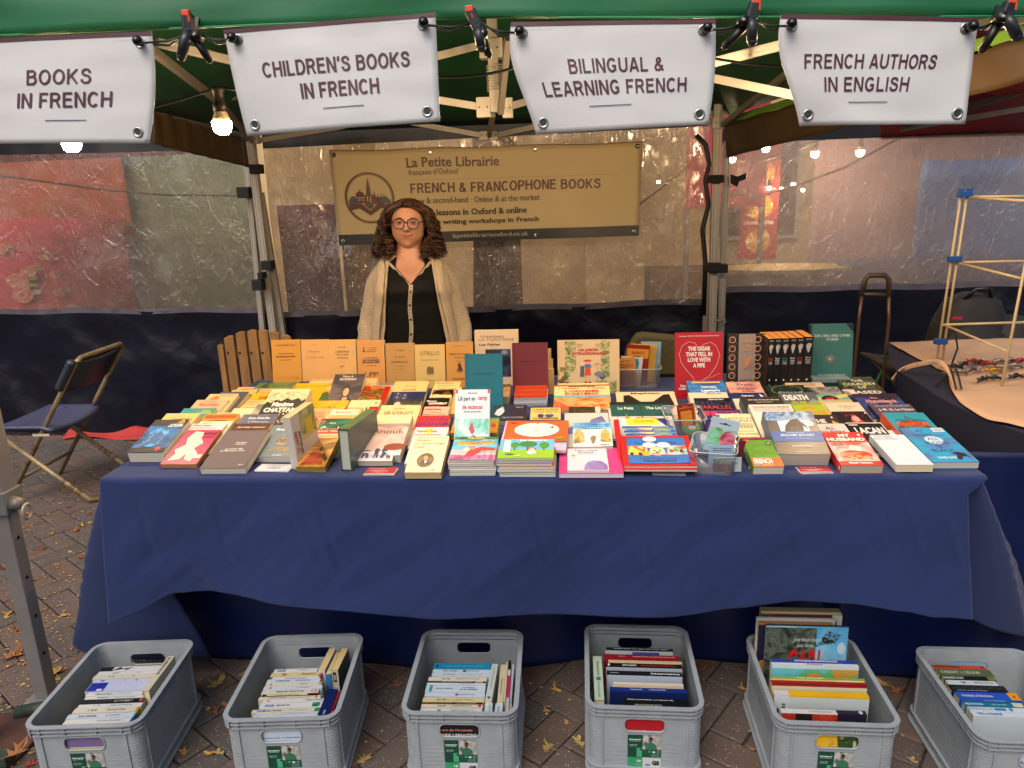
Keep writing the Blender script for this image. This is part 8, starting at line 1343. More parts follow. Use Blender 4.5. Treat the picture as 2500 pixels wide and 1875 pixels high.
# sixth crate
for lb,a in (('big pale blue book with faint dark lettering at the back',(400,1080,268,330,'#6f8fa4',[('t','NOTHING HOLDS BACK THE NIGHT',.42,.7,.8,.25,'#3a5668'),('t','DELPHINE DE VIGAN',.26,.3,.46,.2,'#28404e')],[('r',0,0,1,1,'#7a9cb2')]+[('l',[(.4+.03*i,.66),(.4+.03*i,.78+.03*math.sin(i))],.0016,'#2a4a5a') for i in range(8)])),('orange-red spine with small black bird logo',(400,1010,418,464,'#a83c2c',[('t','PHANTOM OF THE OPERA',.25,.5,.5,.5,'#241412',.03),('e',.93,.5,.02,.3,'#241412')])),
 ('olive green spine with big condensed white capitals',(445,1090,467,545,'#46583a',[('t','CREDIT | C\u00c9LINE',.42,.5,.72,.6,'#c0c8b8',.0)])),('black spine with white title and olive end',(512,1130,551,600,'#121414',[('t','SWANN\u2019S WAY',.2,.5,.4,.6,'#c8ccc8',.01),('r',.85,0,1,1,'#6a6428')])),('white spine with black swallow drawing',(560,1150,602,655,'#a8b4b8',[('t','MARCEL PROUST',.75,.5,.4,.3,'#4a6068',.02),('p',[(.25,.8),(.38,.5),(.34,.2),(.3,.5)],'#1a1c1e')])),
 ('black zigzag-patterned hardback spine',(592,1262,660,738,'#16181c',[('l',[(.05+.08*i,.3+.5*(i%2)) for i in range(12)],.0016,'#b8bcc0'),('l',[(.09+.08*i,.3+.5*(i%2)) for i in range(12)],.001,'#a87c70'),('s',.1,.05,.65,.2,1,'#9aa0a8')])),('bright blue spine with red gothic title and yellow end',(682,1412,746,836,'#1c4aa4',[('t','Hunchback of Notre-Dame',.33,.5,.5,.35,'#b8a8b8',.03),('r',.84,0,1,1,'#c8861c'),('p',[(.9,.3),(.92,.7),(.94,.4)],'#1c140c')])),('thin mid-blue spine with pale capitals',(750,1385,836,862,'#234a8a',[('t','CYRANO DE BERGERAC',.6,.5,.4,.5,'#8aa8cc',.02)])),
 ('teal spine with a cream end panel',(762,1458,868,920,'#14647c',[('t','MEDITATIONS',.18,.5,.3,.5,'#b0c8cc',.02),('t','REN\u00c9 DESCARTES',.6,.5,.26,.35,'#8ab8c0',.02),('r',.83,0,1,1,'#b4b49a')])),('white spine with blue serif capitals and badge',(822,1560,928,980,'#b0bcc4',[('t','FRENCH',.2,.5,.36,.6,'#4a6a94',.0),('r',.42,.2,.6,.8,'#2a70a8'),('e',.68,.5,.03,.4,'#5a6a9a')])),('white spine ending in blue France title at the rim',(862,1570,984,1040,'#b0bcc4',[('t','VIVE LA FRANCE!',.3,.5,.42,.55,'#3a5488',.03)]))): cb(5,lb,*a)
# books lying lengthwise (spine up, running front to back)
def cv(ci,lb,far,near,cover,sp=(),z=.19,h=.12,**k):
    zn='c%d'%(ci+1); a0,a1,ya=far; b0,b1,yb=near
    p=[PZ(*Z(zn,x,y),z) for x,y in ((a0,ya),(a1,ya),(b1,yb),(b0,yb))]; F=(p[0]+p[1])/2; N_=(p[2]+p[3])/2; L=(F-N_).length; d=(N_-F).normalized(); t=((p[1]-p[0]).length+(p[2]-p[3]).length)/2
    dn=Vector((0,0,-1)); ez=dn.cross(d); O=F+dn*h/2-ez*t/2
    M=Matrix(((dn.x,d.x,ez.x,O.x),(dn.y,d.y,ez.y,O.y),(dn.z,d.z,ez.z,O.z),(0,0,0,1)))
    return cbook(lb+' in the '+cw[ci],M,h,L,t,cover,sp,**k)
cv(0,'cream hardback with black spine letters along the right side',(1850,1930,10),(1508,1600,455),'#b4b09c',[('t','LE M\u00c9N\u00c9 RUSE',.3,.5,.5,.5,'#28262a',.02)],z=.212,h=.15,hard=True)
cv(0,'yellow and green booklet spine along the right side',(1500,1532,590),(1405,1440,735),'#c09a14',[('r',0,0,.45,1,'#3a7a2c')],z=.188)
cv(0,'blue booklet spine with pink dot along the right side',(1395,1450,740),(1300,1350,885),'#1c5a94',[('e',.2,.5,.1,.3,'#c05878')],z=.188)
cv(1,'navy hardback slab leaning at the right side',(1600,1750,752),(1425,1600,1192),'#101c4c',[('t','MAN',.8,.5,.14,.2,'#a8b4d0')],z=.195,h=.15)
cv(1,'thin red book beside the navy slab',(1752,1775,780),(1602,1640,1175),'#a81c30',[],z=.19,h=.15)
cv(2,'white triangle-marked spine running lengthwise, left of the row',(1172,1260,180),(1068,1165,715),'#a8b0b0',[('p',[(.88,.2),(.94,.5),(.88,.8)],'#1c2024'),('s',.1,.4,.7,.6,1,'#4a5054')],z=.195)
cv(2,'cream long spine with serif name, running lengthwise',(1300,1368,190),(1238,1325,730),'#b0a88c',[('t','Fran\u00e7oise Dorin',.6,.5,.4,.4,'#3a3828')],z=.192)
cv(2,'thin cream spine beside the long cream one',(1372,1402,158),(1328,1362,704),'#aca484',[],z=.193)
cv(2,'black and raspberry striped spine running lengthwise',(1407,1443,130),(1365,1402,862),'#1c1c22',[('r',.32,0,.75,1,'#a81c50'),('r',.2,0,.32,1,'#a8b0c0'),('r',.75,0,1,1,'#98a4b8')],z=.196)
cv(2,'grey spine against the right wall',(1455,1492,188),(1410,1445,728),'#9aa4ac',[],z=.19)
cv(2,'short white spine at the front, left of the pair',(1072,1135,735),(1058,1120,904),'#a8b4bc',[],z=.188)
cv(2,'short white spine with blue print at the front',(1142,1180,735),(1125,1172,904),'#a8b4bc',[('s',.1,.3,.7,.7,1,'#3a6a94')],z=.188)
cv(2,'wide white front spine with grey serif letters',(1222,1328,738),(1200,1312,904),'#a8b4bc',[('t','Brulot',.6,.5,.5,.3,'#4a5058')],z=.189)
cv(2,'short ivory spine at the front right corner',(1408,1448,742),(1392,1440,904),'#b0ac94',[],z=.188)
cv(3,'pale green hardback with rounded spine along the left wall',(238,335,308),(252,378,835),'#a4b4a0',[('t','Emmanuel Carr\u00e8re',.3,.55,.34,.3,'#3a4a44'),('r',.5,.3,.58,.75,'#1c6a74'),('t','D\u2019autres vies que la mienne',.78,.5,.34,.3,'#2a7a74')],z=.2,h=.15,hard=True)
# upright books at the right of the second crate, pages up, spine to the front
def cu(ci,lb,xl,xr,yfar,ynear,cover,sp=(),z=.2,right=()):
    zn='c%d'%(ci+1); a=PZ(*Z(zn,xl,ynear),z); b=PZ(*Z(zn,xr,ynear),z); t=(b-a).length; dep=.105; h=z-.012
    M=Matrix(((0,0,-1,b.x),(1,0,0,a.y+dep/2),(0,1,0,.012),(0,0,0,1)))
    M=Matrix(((0,0,-1,b.x),(1,0,0,a.y+dep/2),(0,-1,0,z),(0,0,0,1)))
    th=book(lb+' in the '+cw[ci],M,dep,h,t,cover,pages='#c4ac78')
    T=Matrix(((0,0,-1,-dep/2-.0005),(0,1,0,0),(-1,0,0,t/2),(0,0,0,1)))
    if sp: prints([tuple(e) for e in sp],t,h,T=Matrix(((0,0,-1,-dep/2-.0005),(0,-1,0,h),(-1,0,0,t/2),(0,0,0,1)))).build('spine_print',th)
    if right: prints(right,dep,h,T=Matrix(((1,0,0,0),(0,-1,0,h),(0,0,-1,-.0003),(0,0,0,1)))).build('cover_print',th)
cu(1,'upright white-spined paperback with red dot, pages up',1452,1556,155,468,'#b0aea8',[('e',.5,.9,.25,.06,'#a83038'),('t','YANN Q',.5,.5,.4,.5,'#3a3a3a',.0)])
cu(1,'upright blue-spined paperback with white capitals, pages up',1562,1638,195,528,'#2a6aa0',[('t','THE PARTISAN',.5,.6,.5,.6,'#c8d4dc',.03,-PI/2)],z=.196)
cu(1,'upright black-covered paperback with white script, pages up',1642,1752,165,470,'#15161a',[('r',0,0,1,1,'#a8a49a'),('r',.25,.8,.75,.97,'#1c1a18'),('t','10/18',.5,.88,.3,.1,'#c8c4b8')],right=[('t','Joseph\nConnolly',.5,.6,.7,.2,'#c8ccd0',0)],z=.204)
# books standing against the front wall, visible through the handle
for ci,lb,col,el in ((0,'white and yellow striped book behind the front handle','#b4b8bc',[('r',0,.8,1,1,'#6a5a84'),('r',0,.735,1,.79,'#b8a860'),('r',0,.735,.12,.79,'#2a70a8'),('i','Albert Camus  La peste',.5,.69,.7,.04,'#7a7a80',0)]),
 (1,'white and black banded book behind the front handle','#aab8c8',[('t','Jonathan Littell   Les Bienveillantes',.5,.83,.7,.035,'#3a5a7a'),('r',0,.69,1,.745,'#15171a'),('t','Guy Gallan',.1,.717,.2,.03,'#c8ccd0',.03),('t','LES CICATRICES DE LA',.62,.717,.56,.036,'#c8b82c',.04)]),
 (2,'black book with large white serif capitals behind the front handle','#15161c',[('i','ceurs de l\u2019incendie',.42,.87,.6,.04,'#c86a60',.03),('i','PIERRE LEMAITRE',.42,.775,.72,.055,'#c4c4c8',.03),('r',0,.68,1,.735,'#a8a8a8'),('s',.1,.69,.6,.73,1,'#2a2a5a'),('e',.92,.78,.05,.04,'#c06a68')]),
 (3,'red book with white curves behind the front handle','#9c1620',[('p',[(.22,.66),(.35,.75),(.5,.78),(.6,.74),(.64,.66)],'#a8b4c8'),('p',[(.0,.66),(.0,1),(.1,.95),(.14,.66)],'#b4b8cc')]),
 (4,'yellow and dark green picture book behind the front handle','#c49a24',[('e',.2,.75,.25,.2,'#c8a01c'),('p',[(.55,.6),(.5,1),(.9,1),(.95,.6)],('#2a4a24','#1c2c14','#8a8a4a',20)),('t','La Val\ndes',.42,.78,.2,.06,'#3a2c14',0,-PI/2),('r',.9,.6,1,1,'#8aa4c0'),('t','cabane',.8,.8,.2,.06,'#c8b8a0',.03,-PI/2)]),
 (5,'white and violet book behind the front handle','#b0bcc8',[('r',0,.6,1,.7,'#5a6a9a'),('t','FRAN',.2,.82,.3,.06,'#4a5a7a')])):
    x,y,a=CR[ci]; a=R(a); L=.15; h=.172; t=.012; fy=-.1775+.004
    M=Matrix.Translation((x,y,0))@Matrix.Rotation(a,4,'Z')@Matrix(((0,1,0,-L/2),(0,0,-1,fy+t+.001),(-1,0,0,.009+h/2),(0,0,0,1)))
    cbook(lb+' of the '+cw[ci],M,h,L,t,col,front=el)

# ================================================================== PERSON
def G(x,z,cx,cz,sx,sz,a): return a*math.exp(-((x-cx)/sx)**2-((z-cz)/sz)**2)
eyeP=PY(985,543,3.40)
pt=thing('person','woman with curly dark hair and glasses, beige cardigan over black blouse, standing','person',Matrix.Translation((eyeP.x+.012,3.44,0))@Matrix.Rotation(R(10),4,'Z')@Matrix.Diagonal((1,1,1.0135,1)))
HC=Vector((0,-.015,(eyeP.z-.003)/1.0135-.002)); HR=Matrix.Rotation(R(-3),4,'Z')@Matrix.Rotation(R(2),4,'Y')
def headpt(th,ph):
    d=Vector((math.sin(th)*math.sin(ph),-math.sin(th)*math.cos(ph),math.cos(th))); x,y,z=d.x*.074,d.y*.089,d.z*(.117 if d.z<0 else .093)
    if z<-.02:
        k=min(1,(-z-.02)/.097); x*=1-.10*k**2; y=y*(1-.5*k) if y>0 else y*(1-.06*k)
        x*=1+.16*(1-abs(d.z))**.5*0
    # fuller jaw
    x*=1+.10*math.exp(-((z+.062)/.03)**2)
    if y<0:
        f=min(1,-y/.04); ax=abs(x)
        o=G(x,z,0,.012,.009,.024,.007)+G(x,z,0,-.021,.012,.012,.024)+G(ax,z,.0115,-.026,.0065,.006,.008)+G(ax,z,.031,.007,.016,.011,-.010)+G(ax,z,.03,.026,.024,.007,.004)+G(ax,z,.038,-.024,.02,.018,.005)
        o+=G(x,z,0,-.052,.026,.015,.005)+G(x,z,0,-.0475,.017,.0035,.003)+G(x,z,0,-.0522,.026,.002,-.004)+G(x,z,0,-.0572,.015,.004,.0035)+G(x,z,0,-.067,.016,.004,-.003)+G(x,z,0,-.096,.021,.013,.009)+G(x,z,0,-.078,.02,.005,-.002)+G(ax,z,.027,-.044,.004,.013,-.002)+G(ax,z,.024,-.053,.004,.004,-.002)
        y-=o*f
    return Vector((x,y,z))
RG=[(.60,.165,.115,0),(.70,.175,.12,0),(.80,.178,.125,-.005),(.90,.168,.125,-.01),(1.0,.163,.13,-.015),(1.06,.168,.138,-.02),(1.10,.162,.128,-.012),(1.135,.156,.105,0),(1.165,.142,.084,.006),(1.190,.100,.070,.008),(1.21,.072,.064,.010),(1.235,.062,.058,.012),(1.27,.058,.054,.012),(1.31,.056,.052,.010)]
def ringat(z):
    z=max(RG[0][0],min(RG[-1][0]-1e-6,z))
    for a,b in zip(RG,RG[1:]):
        if z<=b[0]: u=(z-a[0])/(b[0]-a[0]); u=u*u*(3-2*u)*.4+u*.6; return [a[i]+(b[i]-a[i])*u for i in range(1,4)]
def tor(ph,z,off=0):
    rx,ry,cy=ringat(z); c,s=math.cos(ph),math.sin(ph); e=.82
    x=(rx+off)*math.copysign(abs(s)**e,s); y=cy-(ry+off)*math.copysign(abs(c)**e,c); return Vector((x,y,z))
body=MB(); sk='skin'
m_skin=mat('skin','#b98a74',.48,0,.2,120,.1,26); m_skin.node_tree.nodes['Principled BSDF'].inputs['Subsurface Weight'].default_value=.12; m_skin.node_tree.nodes['Principled BSDF'].inputs['Subsurface Radius'].default_value=(.02,.008,.004); m_lip=mat('lips','#a0584a',.4)
nu,nv=96,80
rings=[]
for j in range(nv+1):
    th=PI*(1-j/nv); th=max(.01,min(PI-.01,th)); rings.append([HC+HR@headpt(th,2*PI*i/nu) for i in range(nu)])
body.loft(rings,None)
body.loft([[tor(2*PI*i/48,z) for i in range(48)] for z in [.6+.02*k for k in range(36)]],None)
for s in (-1,1):
    e=[HC+HR@Vector((s*.071,.006,z))for z in (.02,-.025)]
    body.sphere(HC+HR@Vector((s*.074,.008,-.004)),(.007,.014,.026),None,12,10)
    body.tube([(s*.09,.005,1.13),(s*.128,.005,1.112),(s*.158,.01,1.07),(s*.18,.015,.98),(s*.21,.01,.90),(s*.216,-.02,.82),(s*.214,-.05,.74),(s*.212,-.058,.71)],[.045,.05,.047,.042,.038,.034,.028,.026],16)
    # hand: palm, four fingers, thumb
    w_=Vector((s*.212,-.06,.70)); body.sphere(w_+Vector((0,-.004,-.04)),(.016,.036,.045),None,14,10)
    for k,(dy_,ln) in enumerate(((-.028,.068),(-.0095,.076),(.0095,.071),(.027,.056))):
        b=w_+Vector((0,dy_,-.075)); body.tube([b+Vector((0,0,.03)),b,b+Vector((-s*.004,-.001,-ln*.45)),b+Vector((-s*.014,-.002,-ln*.8)),b+Vector((-s*.026,-.002,-ln))],[.009,.0088,.008,.0074,.006],8)
    b=w_+Vector((0,-.03,-.03)); body.tube([b,b+Vector((-s*.008,-.016,-.02)),b+Vector((-s*.014,-.024,-.045)),b+Vector((-s*.018,-.026,-.062))],[.012,.0105,.009,.007],8)
    body.tube([(s*.085,0,.68),(s*.09,-.005,.5),(s*.092,.0,.38),(s*.093,.01,.2),(s*.094,.012,.09),(s*.094,.0,.05)],[.085,.07,.055,.048,.036,.036],14)
    body.loft([[(s*.095+.038*math.cos(a),-.05+.11*math.sin(a),z) for a in [2*PI*q/14 for q in range(14)]] for z in (.0,.03,.055)],None)
tmp=body.build('tmp_body',None,True,m=m_skin); rm=tmp.modifiers.new('r','REMESH'); rm.mode='VOXEL'; rm.voxel_size=.0036; rm.use_smooth_shade=True
smo=tmp.modifiers.new('s','SMOOTH'); smo.factor=.5; smo.iterations=2
dg=bpy.context.evaluated_depsgraph_get(); bm2=bpy.data.meshes.new_from_object(tmp.evaluated_get(dg)); bpy.data.objects.remove(tmp)
bm2.materials.clear(); bm2.materials.append(m_skin); bm2.materials.append(m_lip)
iv=HR.inverted()
for p in bm2.polygons:
    q=iv@(p.center-HC); q.z-=.0035*min(1,(q.x/.028)**2); p.use_smooth=True
    if q.y<-.06 and abs(q.x)<.028 and -.0625<q.z<-.044:
        tt=min(1,abs(q.x)/.0275); hi=-.0512+.0048*(1-tt**2)-(.0012 if abs(q.x)<.003 else 0); lo=-.0522-.0062*(1-tt**1.8)
        if lo<q.z<hi: p.material_index=1
bo=bpy.data.objects.new('body',bm2); C.objects.link(bo); bo.parent=pt
# eyes
m_eye=mat('eye_white','#b8b0a8',.2); m_iris=mat('iris','#2c3c48',.2); m_pup=mat('pupil','#08080a',.1)
for s in (-1,1):
    c=Vector((s*.031,-.0735,.007)); mb=MB(); mb.sphere(c,.0118,m_eye,18,14); 
    f=Vector((0,-1,0)); mb.loft([[(c.x+r*math.cos(2*PI*k/18),c.y-yy,c.z-.0005+r*math.sin(2*PI*k/18)) for k in range(18)] for r,yy in ((.0064,.0101),(.0061,.0108),(.001,.0121))],m_iris); mb.loft([[(c.x+r*math.cos(2*PI*k/14),c.y-yy,c.z-.0005+r*math.sin(2*PI*k/14)) for k in range(14)] for r,yy in ((.0026,.0118),(.002,.0124))],m_pup)
    T=Matrix.Translation(HC)@HR; mb.v=[tuple(T@Vector(v)) for v in mb.v]; mb.build('eye',pt,True)
    mb=MB(); 
    for (a0,a1) in ((.16,1.35),(-1.35,-.42)):
        mb.grid(lambda u,v:c+Vector((.0132*math.sin((u-.5)*2.7)*math.cos(a0+(a1-a0)*v),-.0132*math.cos((u-.5)*2.7)*math.cos(a0+(a1-a0)*v),.0132*math.sin(a0+(a1-a0)*v)-.0009*((u-.5)*2)**2)),12,6,m_skin)
    mb.v=[tuple(T@Vector(v)) for v in mb.v]; mb.build('eyelid',pt,True)
    mb=MB(); mb.tube([T@(c+Vector((.0139*math.sin((u_-.5)*2.5)*.985,-.0139*math.cos((u_-.5)*2.5)*.985,.0022-.0016*((u_-.5)*2)**2))) for u_ in [q/10 for q in range(11)]],.0009,5,mat('lash','#1c100c',.6)); mb.build('eyelash',pt,True)
    mb=MB(); rn=random.Random(4)
    for k in range(34):
        u=k/33; x=s*(.014+.036*u); z=.0235+.005*math.sin(PI*min(1,u*1.1))-.004*u; y=-.0845+.012*u**2+.003*u
        mb.tube([(x,y,z-.002),(x+s*.004,y-.001,z+.002*(1-u))],[.0011,.0005],4)
    mb.v=[tuple(T@Vector(v)) for v in mb.v]; mb.build('eyebrow',pt,m=mat('brow_hair','#38261a',.7))
mb=MB()
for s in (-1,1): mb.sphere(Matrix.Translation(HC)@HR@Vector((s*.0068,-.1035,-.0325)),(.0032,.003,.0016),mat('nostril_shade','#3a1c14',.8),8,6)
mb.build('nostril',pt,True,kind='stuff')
# glasses
m_fr=mat('tortoise_frame','#160a08',.2); m_lens=bpy.data.materials.new('lens'); m_lens.use_nodes=True; n=m_lens.node_tree; n.nodes.clear(); ou=n.nodes.new('ShaderNodeOutputMaterial'); tr=n.nodes.new('ShaderNodeBsdfTransparent'); tr.inputs[0].default_value=(.93,.9,.97,1); gl=n.nodes.new('ShaderNodeBsdfGlossy'); gl.inputs['Roughness'].default_value=.05; gl.inputs[0].default_value=(.6,.5,1,1); mx=n.nodes.new('ShaderNodeMixShader'); mx.inputs[0].default_value=.07; n.links.new(tr.outputs[0],mx.inputs[1]); n.links.new(gl.outputs[0],mx.inputs[2]); n.links.new(mx.outputs[0],ou.inputs[0])
T=Matrix.Translation(HC)@HR; mb=MB(); ml=MB()
for s in (-1,1):
    P=[]
    for k in range(33):
        a=2*PI*k/32; cx=abs(math.cos(a))**.75*math.copysign(1,math.cos(a)); cz=abs(math.sin(a))**.75*math.copysign(1,math.sin(a))
        x=s*.0315+.0248*cx*(1.04 if cz>0 else .96); z=.0015+.0215*cz; y=-.1015+.10*(abs(x)-.01)**2*8; P.append(Vector((x,y,z)))
    mb.tube(P,.0019,6); ml.add([p for p in P[:-1]],[tuple(range(32))])
    mb.tube([(s*.060,-.088,.010),(s*.068,-.070,.010),(s*.0765,-.02,.008),(s*.0775,.02,.004)],.0018,6)
mb.tube([(-.008,-.1015,.006),(0,-.104,.009),(.008,-.1015,.006)],.0017,6)
for b,nm,m_ in ((mb,'glasses_frame',m_fr),(ml,'glasses_lens',m_lens)): b.v=[tuple(T@Vector(v)) for v in b.v]; b.build(nm,pt,True,m=m_)
# hair
m_h1=mat('dark_curls','#1c0f09',.38,0,0,60,.3,30); m_h2=mat('grey_curls','#54463a',.45); m_h3=mat('brown_curls','#5a3420',.45)
mb=MB()
def shell(u,v):
    ph=R(68)+R(224)*u; th=.02+2.35*v; d=headpt(th,ph); lim=.0; p=Vector((d.x*1.13,d.y*1.12+.004,d.z*1.07)); 
    if v>.55: k=(v-.55)/.45; p.x*=1+.32*k; p.y*=1+.15*k; p.z-=.03*k
    return T@p
mb.grid(shell,40,30,m_h1)
mb.grid(lambda u,v:T@(lambda d:Vector((d.x*1.1,d.y*1.08,d.z*1.06)))(headpt(.02+.72*v,R(-75)+R(150)*u)),30,8,m_h1)
mb.build('hair_base',pt,True)
rn=random.Random(21); mb=MB()
for i in range(1200):
    ph=rn.uniform(-PI,PI); fr_=abs(ph)<R(70)
    th=rn.uniform(.05,.78) if fr_ else rn.uniform(.05,1.75)
    root=headpt(th,ph)*1.03; sd_=1 if (root.x>-.012) else -1
    if rn.random()<.04: sd_=-sd_
    a=abs(ph); tgt=rn.uniform(R(72),R(100)) if fr_ else max(R(66),a+rn.uniform(-.3,.3)); tgt=min(tgt,PI)
    if not fr_: sd_=1 if ph>0 else -1
    ln=rn.uniform(.45,1); zb=-.045-.115*ln; rb=.092+.068*min(1,ln*1.1)*rn.uniform(.55,1.05)
    def pol(a_,r,z,ry=1.0): return Vector((sd_*math.sin(a_)*r,-math.cos(a_)*r*ry+.005,z))
    c1=root*1.07+Vector((sd_*.012,0,.004)); c2=pol((tgt+a)/2 if a>R(50) else R(62),.094+rn.uniform(0,.02),max(.0,root.z*.55)); c3=pol(tgt,.10+.028*rn.random()+.01,-.02-.02*rn.random()); fw_=fr_ and rn.random()<.5; c4=pol(R(rn.uniform(50,70)) if fw_ else tgt+rn.uniform(-.1,.25),.098 if fw_ else rb,zb*.75,.85); c5=pol(R(rn.uniform(44,68)) if fw_ else tgt+rn.uniform(-.25,.3),rn.uniform(.085,.115) if fw_ else rb*rn.uniform(.82,1.06),zb,.85)
    P=[root,c1,c2,c3,c4,c5]; pts=[]; f=rn.uniform(3.5,7.); p0=rn.random()*6; amp=rn.uniform(.007,.022); n_=30
    for k in range(n_+1):
        t_=k/n_; q=Vector(curve(P,t_)); am=amp*min(1,max(0,t_-.08)*1.5)**1.1; q+=Vector((math.cos(f*2*PI*t_+p0)*am,math.sin(f*2*PI*t_+p0)*am,math.sin(f*2*PI*t_+p0+1)*am*.6)); 
        if abs(q.x)<.062 and q.y<-.055 and q.z<.058: q.x=sd_*(.064+rn.uniform(0,.006))
        pts.append(T@q)
    r_=rn.uniform(.0012,.0028); mb.tube(pts,[r_]*(n_-3)+[r_*.8,r_*.6,r_*.4,r_*.2],3,m_h2 if (rn.random()<(.12 if th<.7 else .02)) else (m_h3 if rn.random()<.35 else m_h1),False)
for i in range(170):
    sd_=rn.choice((-1,1)); a=rn.uniform(.9,2.2); z0=rn.uniform(-.12,.07); r0=.10+.03*rn.random() if z0<.02 else .075
    b=Vector((sd_*math.sin(a)*r0,-math.cos(a)*r0*.9,z0)); d=Vector((sd_*rn.uniform(.3,1),rn.uniform(-.6,.4),rn.uniform(-1,.25))); q0=rn.random()*6; pts=[]
    for k in range(15):
        u=k/14; pts.append(T@(b+d*(.045*u)+Vector((math.cos(u*9+q0),math.sin(u*9+q0),math.sin(u*7+q0)))*.006*u))
    mb.tube(pts,[.0007]*12+[.0005,.0004,.0002],3,m_h3 if i%3 else m_h1,False)
mb.build('curly_hair',pt,True,kind='stuff')
# blouse
m_bl=mat('black_blouse','#070707',.75,0,.35,18,.2,6,spec=.25); m_tr=mat('white_trim','#b0a894',.7); 
def wrinkle(p,s=.004): return s*noise.noise(p*9)+s*.5*noise.noise(p*22)
def ztop(ph): 
    p=tor(ph,1.15); 
    if math.cos(ph)>0: return min(1.205,1.088+max(0,abs(p.x)-.004)*1.55)
    return 1.215
mb=MB()
def blf(u,v):
    ph=-PI+2*PI*u; 
    z1=1.2
    for _ in range(4):
        x=abs(tor(ph,z1).x); z1=min(1.203,1.092+x*1.15) if math.cos(ph)>0 else 1.205
    z=.66+(z1-.66)*v; p=tor(ph,z,.007); w_=wrinkle(p,.003); return p+Vector((math.sin(ph)*w_,-math.cos(ph)*w_,0))
mb.grid(blf,120,60,m_bl); mb.build('black_blouse',pt,True)
def onfront(x,z,off):
    lo,hi=-1.4,1.4
    for _ in range(24):
        m_=(lo+hi)/2
        if tor(m_,z).x<x: lo=m_
        else: hi=m_
    return tor((lo+hi)/2,z,off)
mb=MB(); xs=lambda z:-.002-.02*max(0,(1.09-z)/.35)+.003*math.sin(z*30)
mb.grid(lambda u,v:onfront(xs(.68+.41*v)+(u-.5)*.0165,.68+.41*v,.0105),2,60,m_tr); o=mb.build('button_placket',pt,True)
mb=MB(); 
for k in range(42):
    z=.69+.0095*k; c=onfront(xs(z),z,.0112)
    for dx in (-.0035,.0035): mb.add([c+Vector((dx-.0028,0,0)),c+Vector((dx,-.0003,-.0028)),c+Vector((dx+.0028,0,0)),c+Vector((dx,-.0003,.0028))],[(0,1,2,3)],ink('#2a2622'))
mb.build('placket_pattern',pt,kind='stuff')
for z in (1.062,1.00,.935,.865,.80,.735): mb=MB(); mb.sphere(onfront(xs(z),z,.014),(.0052,.0025,.0052),m_blk,12,8); mb.build('button',pt,True)
for s,zz0 in ((-1,1.09),(1,1.115)):
    mb=MB(); pts=[]
    for k in range(15):
        u=k/14; z=zz0+(1.205-zz0)*u; x=s*(.002+(z-1.092)/1.15); pts.append(onfront(x,min(z,1.203),.0105))
    vs=[];
    for p in pts: vs+=[p+Vector((-s*.0005,0,-.002)),p+Vector((s*.010,.001,-.006))]
    mb.add(vs,[(2*i,2*i+1,2*i+3,2*i+2) for i in range(14)],m_tr); mb.build('collar_trim',pt,True)
    mb=MB()
    for i in range(28): 
        p=pts[i//2].lerp(pts[min(14,i//2+1)],.5*(i%2)); c=p+Vector((s*.005,-.0006,-.004)); mb.add([c+Vector((-.002,0,0)),c+Vector((0,0,-.0022)),c+Vector((.002,0,0)),c+Vector((0,0,.0022))],[(0,1,2,3)],ink('#2a2622'))
    mb.build('trim_pattern',pt,kind='stuff')
# cardigan
def knit(name,axis):
    m=mat(name,'#b5a58e',.9,0,0,1,.05,8,sheen=.3,spec=.1); n=m.node_tree; N=n.nodes; L=n.links; tc=N.new('ShaderNodeTexCoord'); wv=N.new('ShaderNodeTexWave'); wv.wave_type='BANDS'; wv.bands_direction=axis; wv.inputs['Scale'].default_value=34; wv.inputs['Distortion'].default_value=.6; wv.inputs['Detail'].default_value=1; L.new(tc.outputs['Object'],wv.inputs[0]); b=N.new('ShaderNodeBump'); b.inputs['Strength'].default_value=.4; b.inputs['Distance'].default_value=.005; L.new(wv.outputs[0],b.inputs['Height']); L.new(b.outputs[0],N['Principled BSDF'].inputs['Normal']); return m
m_kn=knit('beige_knit','X'); m_kn2=knit('beige_knit_sleeve','Z')
def openhalf(z): return .098+.055*max(0,min(1,(1.19-z)/.45))
mb=MB()
def caf(u,v):
    z=.62+(1.212-.62)*v; x0=openhalf(z); lo,hi=0,2.0
    for _ in range(16):
        m_=(lo+hi)/2
        if tor(m_,z,.02).x<min(x0,ringat(z)[0]*.97): lo=m_
        else: hi=m_
    ph=lo+(2*PI-2*lo)*u; p=tor(ph,z,.020+.012*max(0,(1.0-z)/.4)); w_=wrinkle(p,.006)+.004*math.sin(ph*9+z*14)*max(0,(1.05-z)); q=p+Vector((math.sin(ph)*w_,-math.cos(ph)*w_,0))
    return q
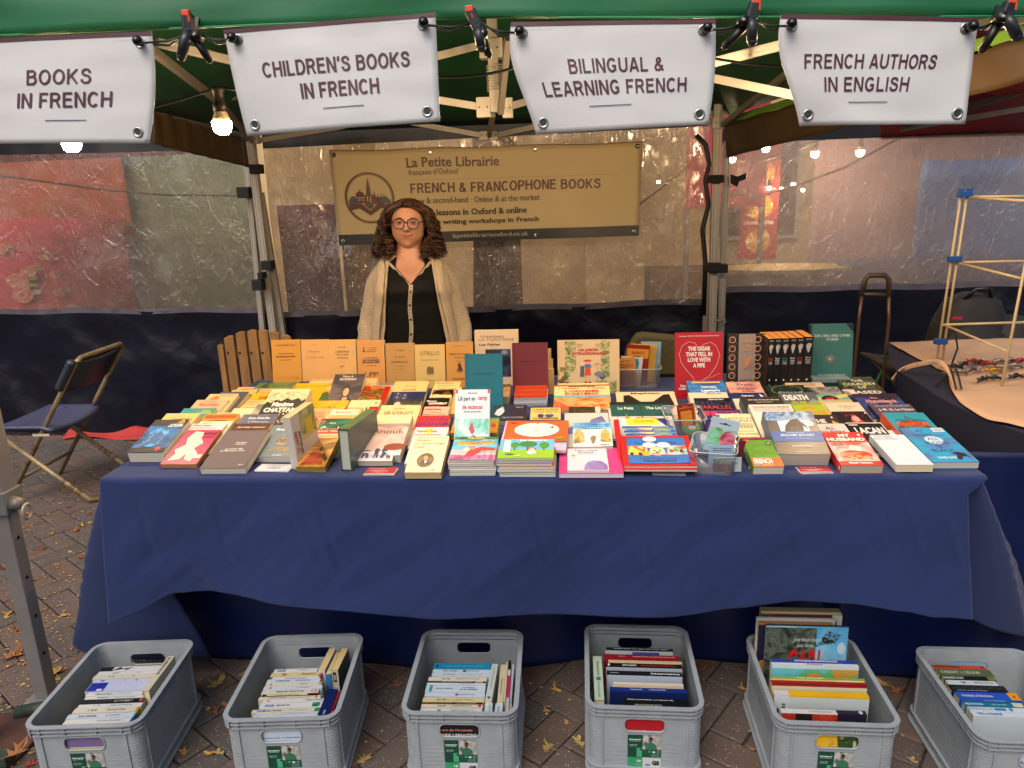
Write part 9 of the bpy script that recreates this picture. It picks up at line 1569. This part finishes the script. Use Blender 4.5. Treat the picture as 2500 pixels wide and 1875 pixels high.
mb.grid(caf,110,50,m_kn); o=mb.build('cardigan',pt,True); so_=o.modifiers.new('s','SOLIDIFY'); so_.thickness=.006
for s in (-1,1):
    mb=MB()
    def band(u,v):
        z=.63+.575*v; x=s*(openhalf(z)-.006+.030*u); p=onfront(x,z,.030+.012*max(0,(1.0-z)/.4)+.004*math.sin(PI*u)); p.x+=s*.003*math.sin(z*16); return p
    mb.grid(band,6,50,m_kn); o=mb.build('cardigan_band',pt,True); o.modifiers.new('s','SOLIDIFY').thickness=.005
    pts=[(s*.09,.008,1.145),(s*.128,.006,1.118),(s*.158,.01,1.07),(s*.178,.014,1.0),(s*.196,.016,.94),(s*.211,.008,.88),(s*.217,-.01,.83),(s*.216,-.032,.785),(s*.214,-.05,.735)]
    rr=[.050,.060,.059,.056,.056,.058,.057,.052,.043]; mb=MB(); P=[Vector(p) for p in pts]; nn=48; rings=[]
    for k in range(nn+1):
        t_=k/nn; c=curve(pts,t_); f=t_*(len(rr)-1); i=min(int(f),len(rr)-2); r=rr[i]+(rr[i+1]-rr[i])*(f-i); tg=(curve(pts,min(1,t_+.02))-curve(pts,max(0,t_-.02))).normalized(); a_=Vector((0,1,0)); a_=(a_-tg*a_.dot(tg)).normalized(); b_=tg.cross(a_)
        fold=.006*math.sin(t_*42)*max(0,t_-.45)*2
        rings.append([c+(a_*math.cos(2*PI*q/24)+b_*math.sin(2*PI*q/24))*(r+fold*(.5+.5*math.cos(2*PI*q/24+1))+wrinkle(c+a_*math.cos(2*PI*q/24),.006)) for q in range(24)])
    mb.loft(rings,m_kn2,False); mb.build('cardigan_sleeve',pt,True)
mb=MB(); mb.loft([[Vector((p.x*1.03,p.y*1.03,z)) for p in [tor(2*PI*i/40,z,.012) for i in range(40)]] for z in (.58,.62,.68,.74)],mat('dark_trousers','#14151a',.8)); 
for s in (-1,1): mb.tube([(s*.088,0,.66),(s*.092,-.003,.5),(s*.094,0,.36),(s*.095,.01,.12),(s*.095,.01,.06)],[.098,.084,.068,.062,.06],16,mat('dark_trousers','#14151a',.8),False)
mb.build('trousers',pt,True)
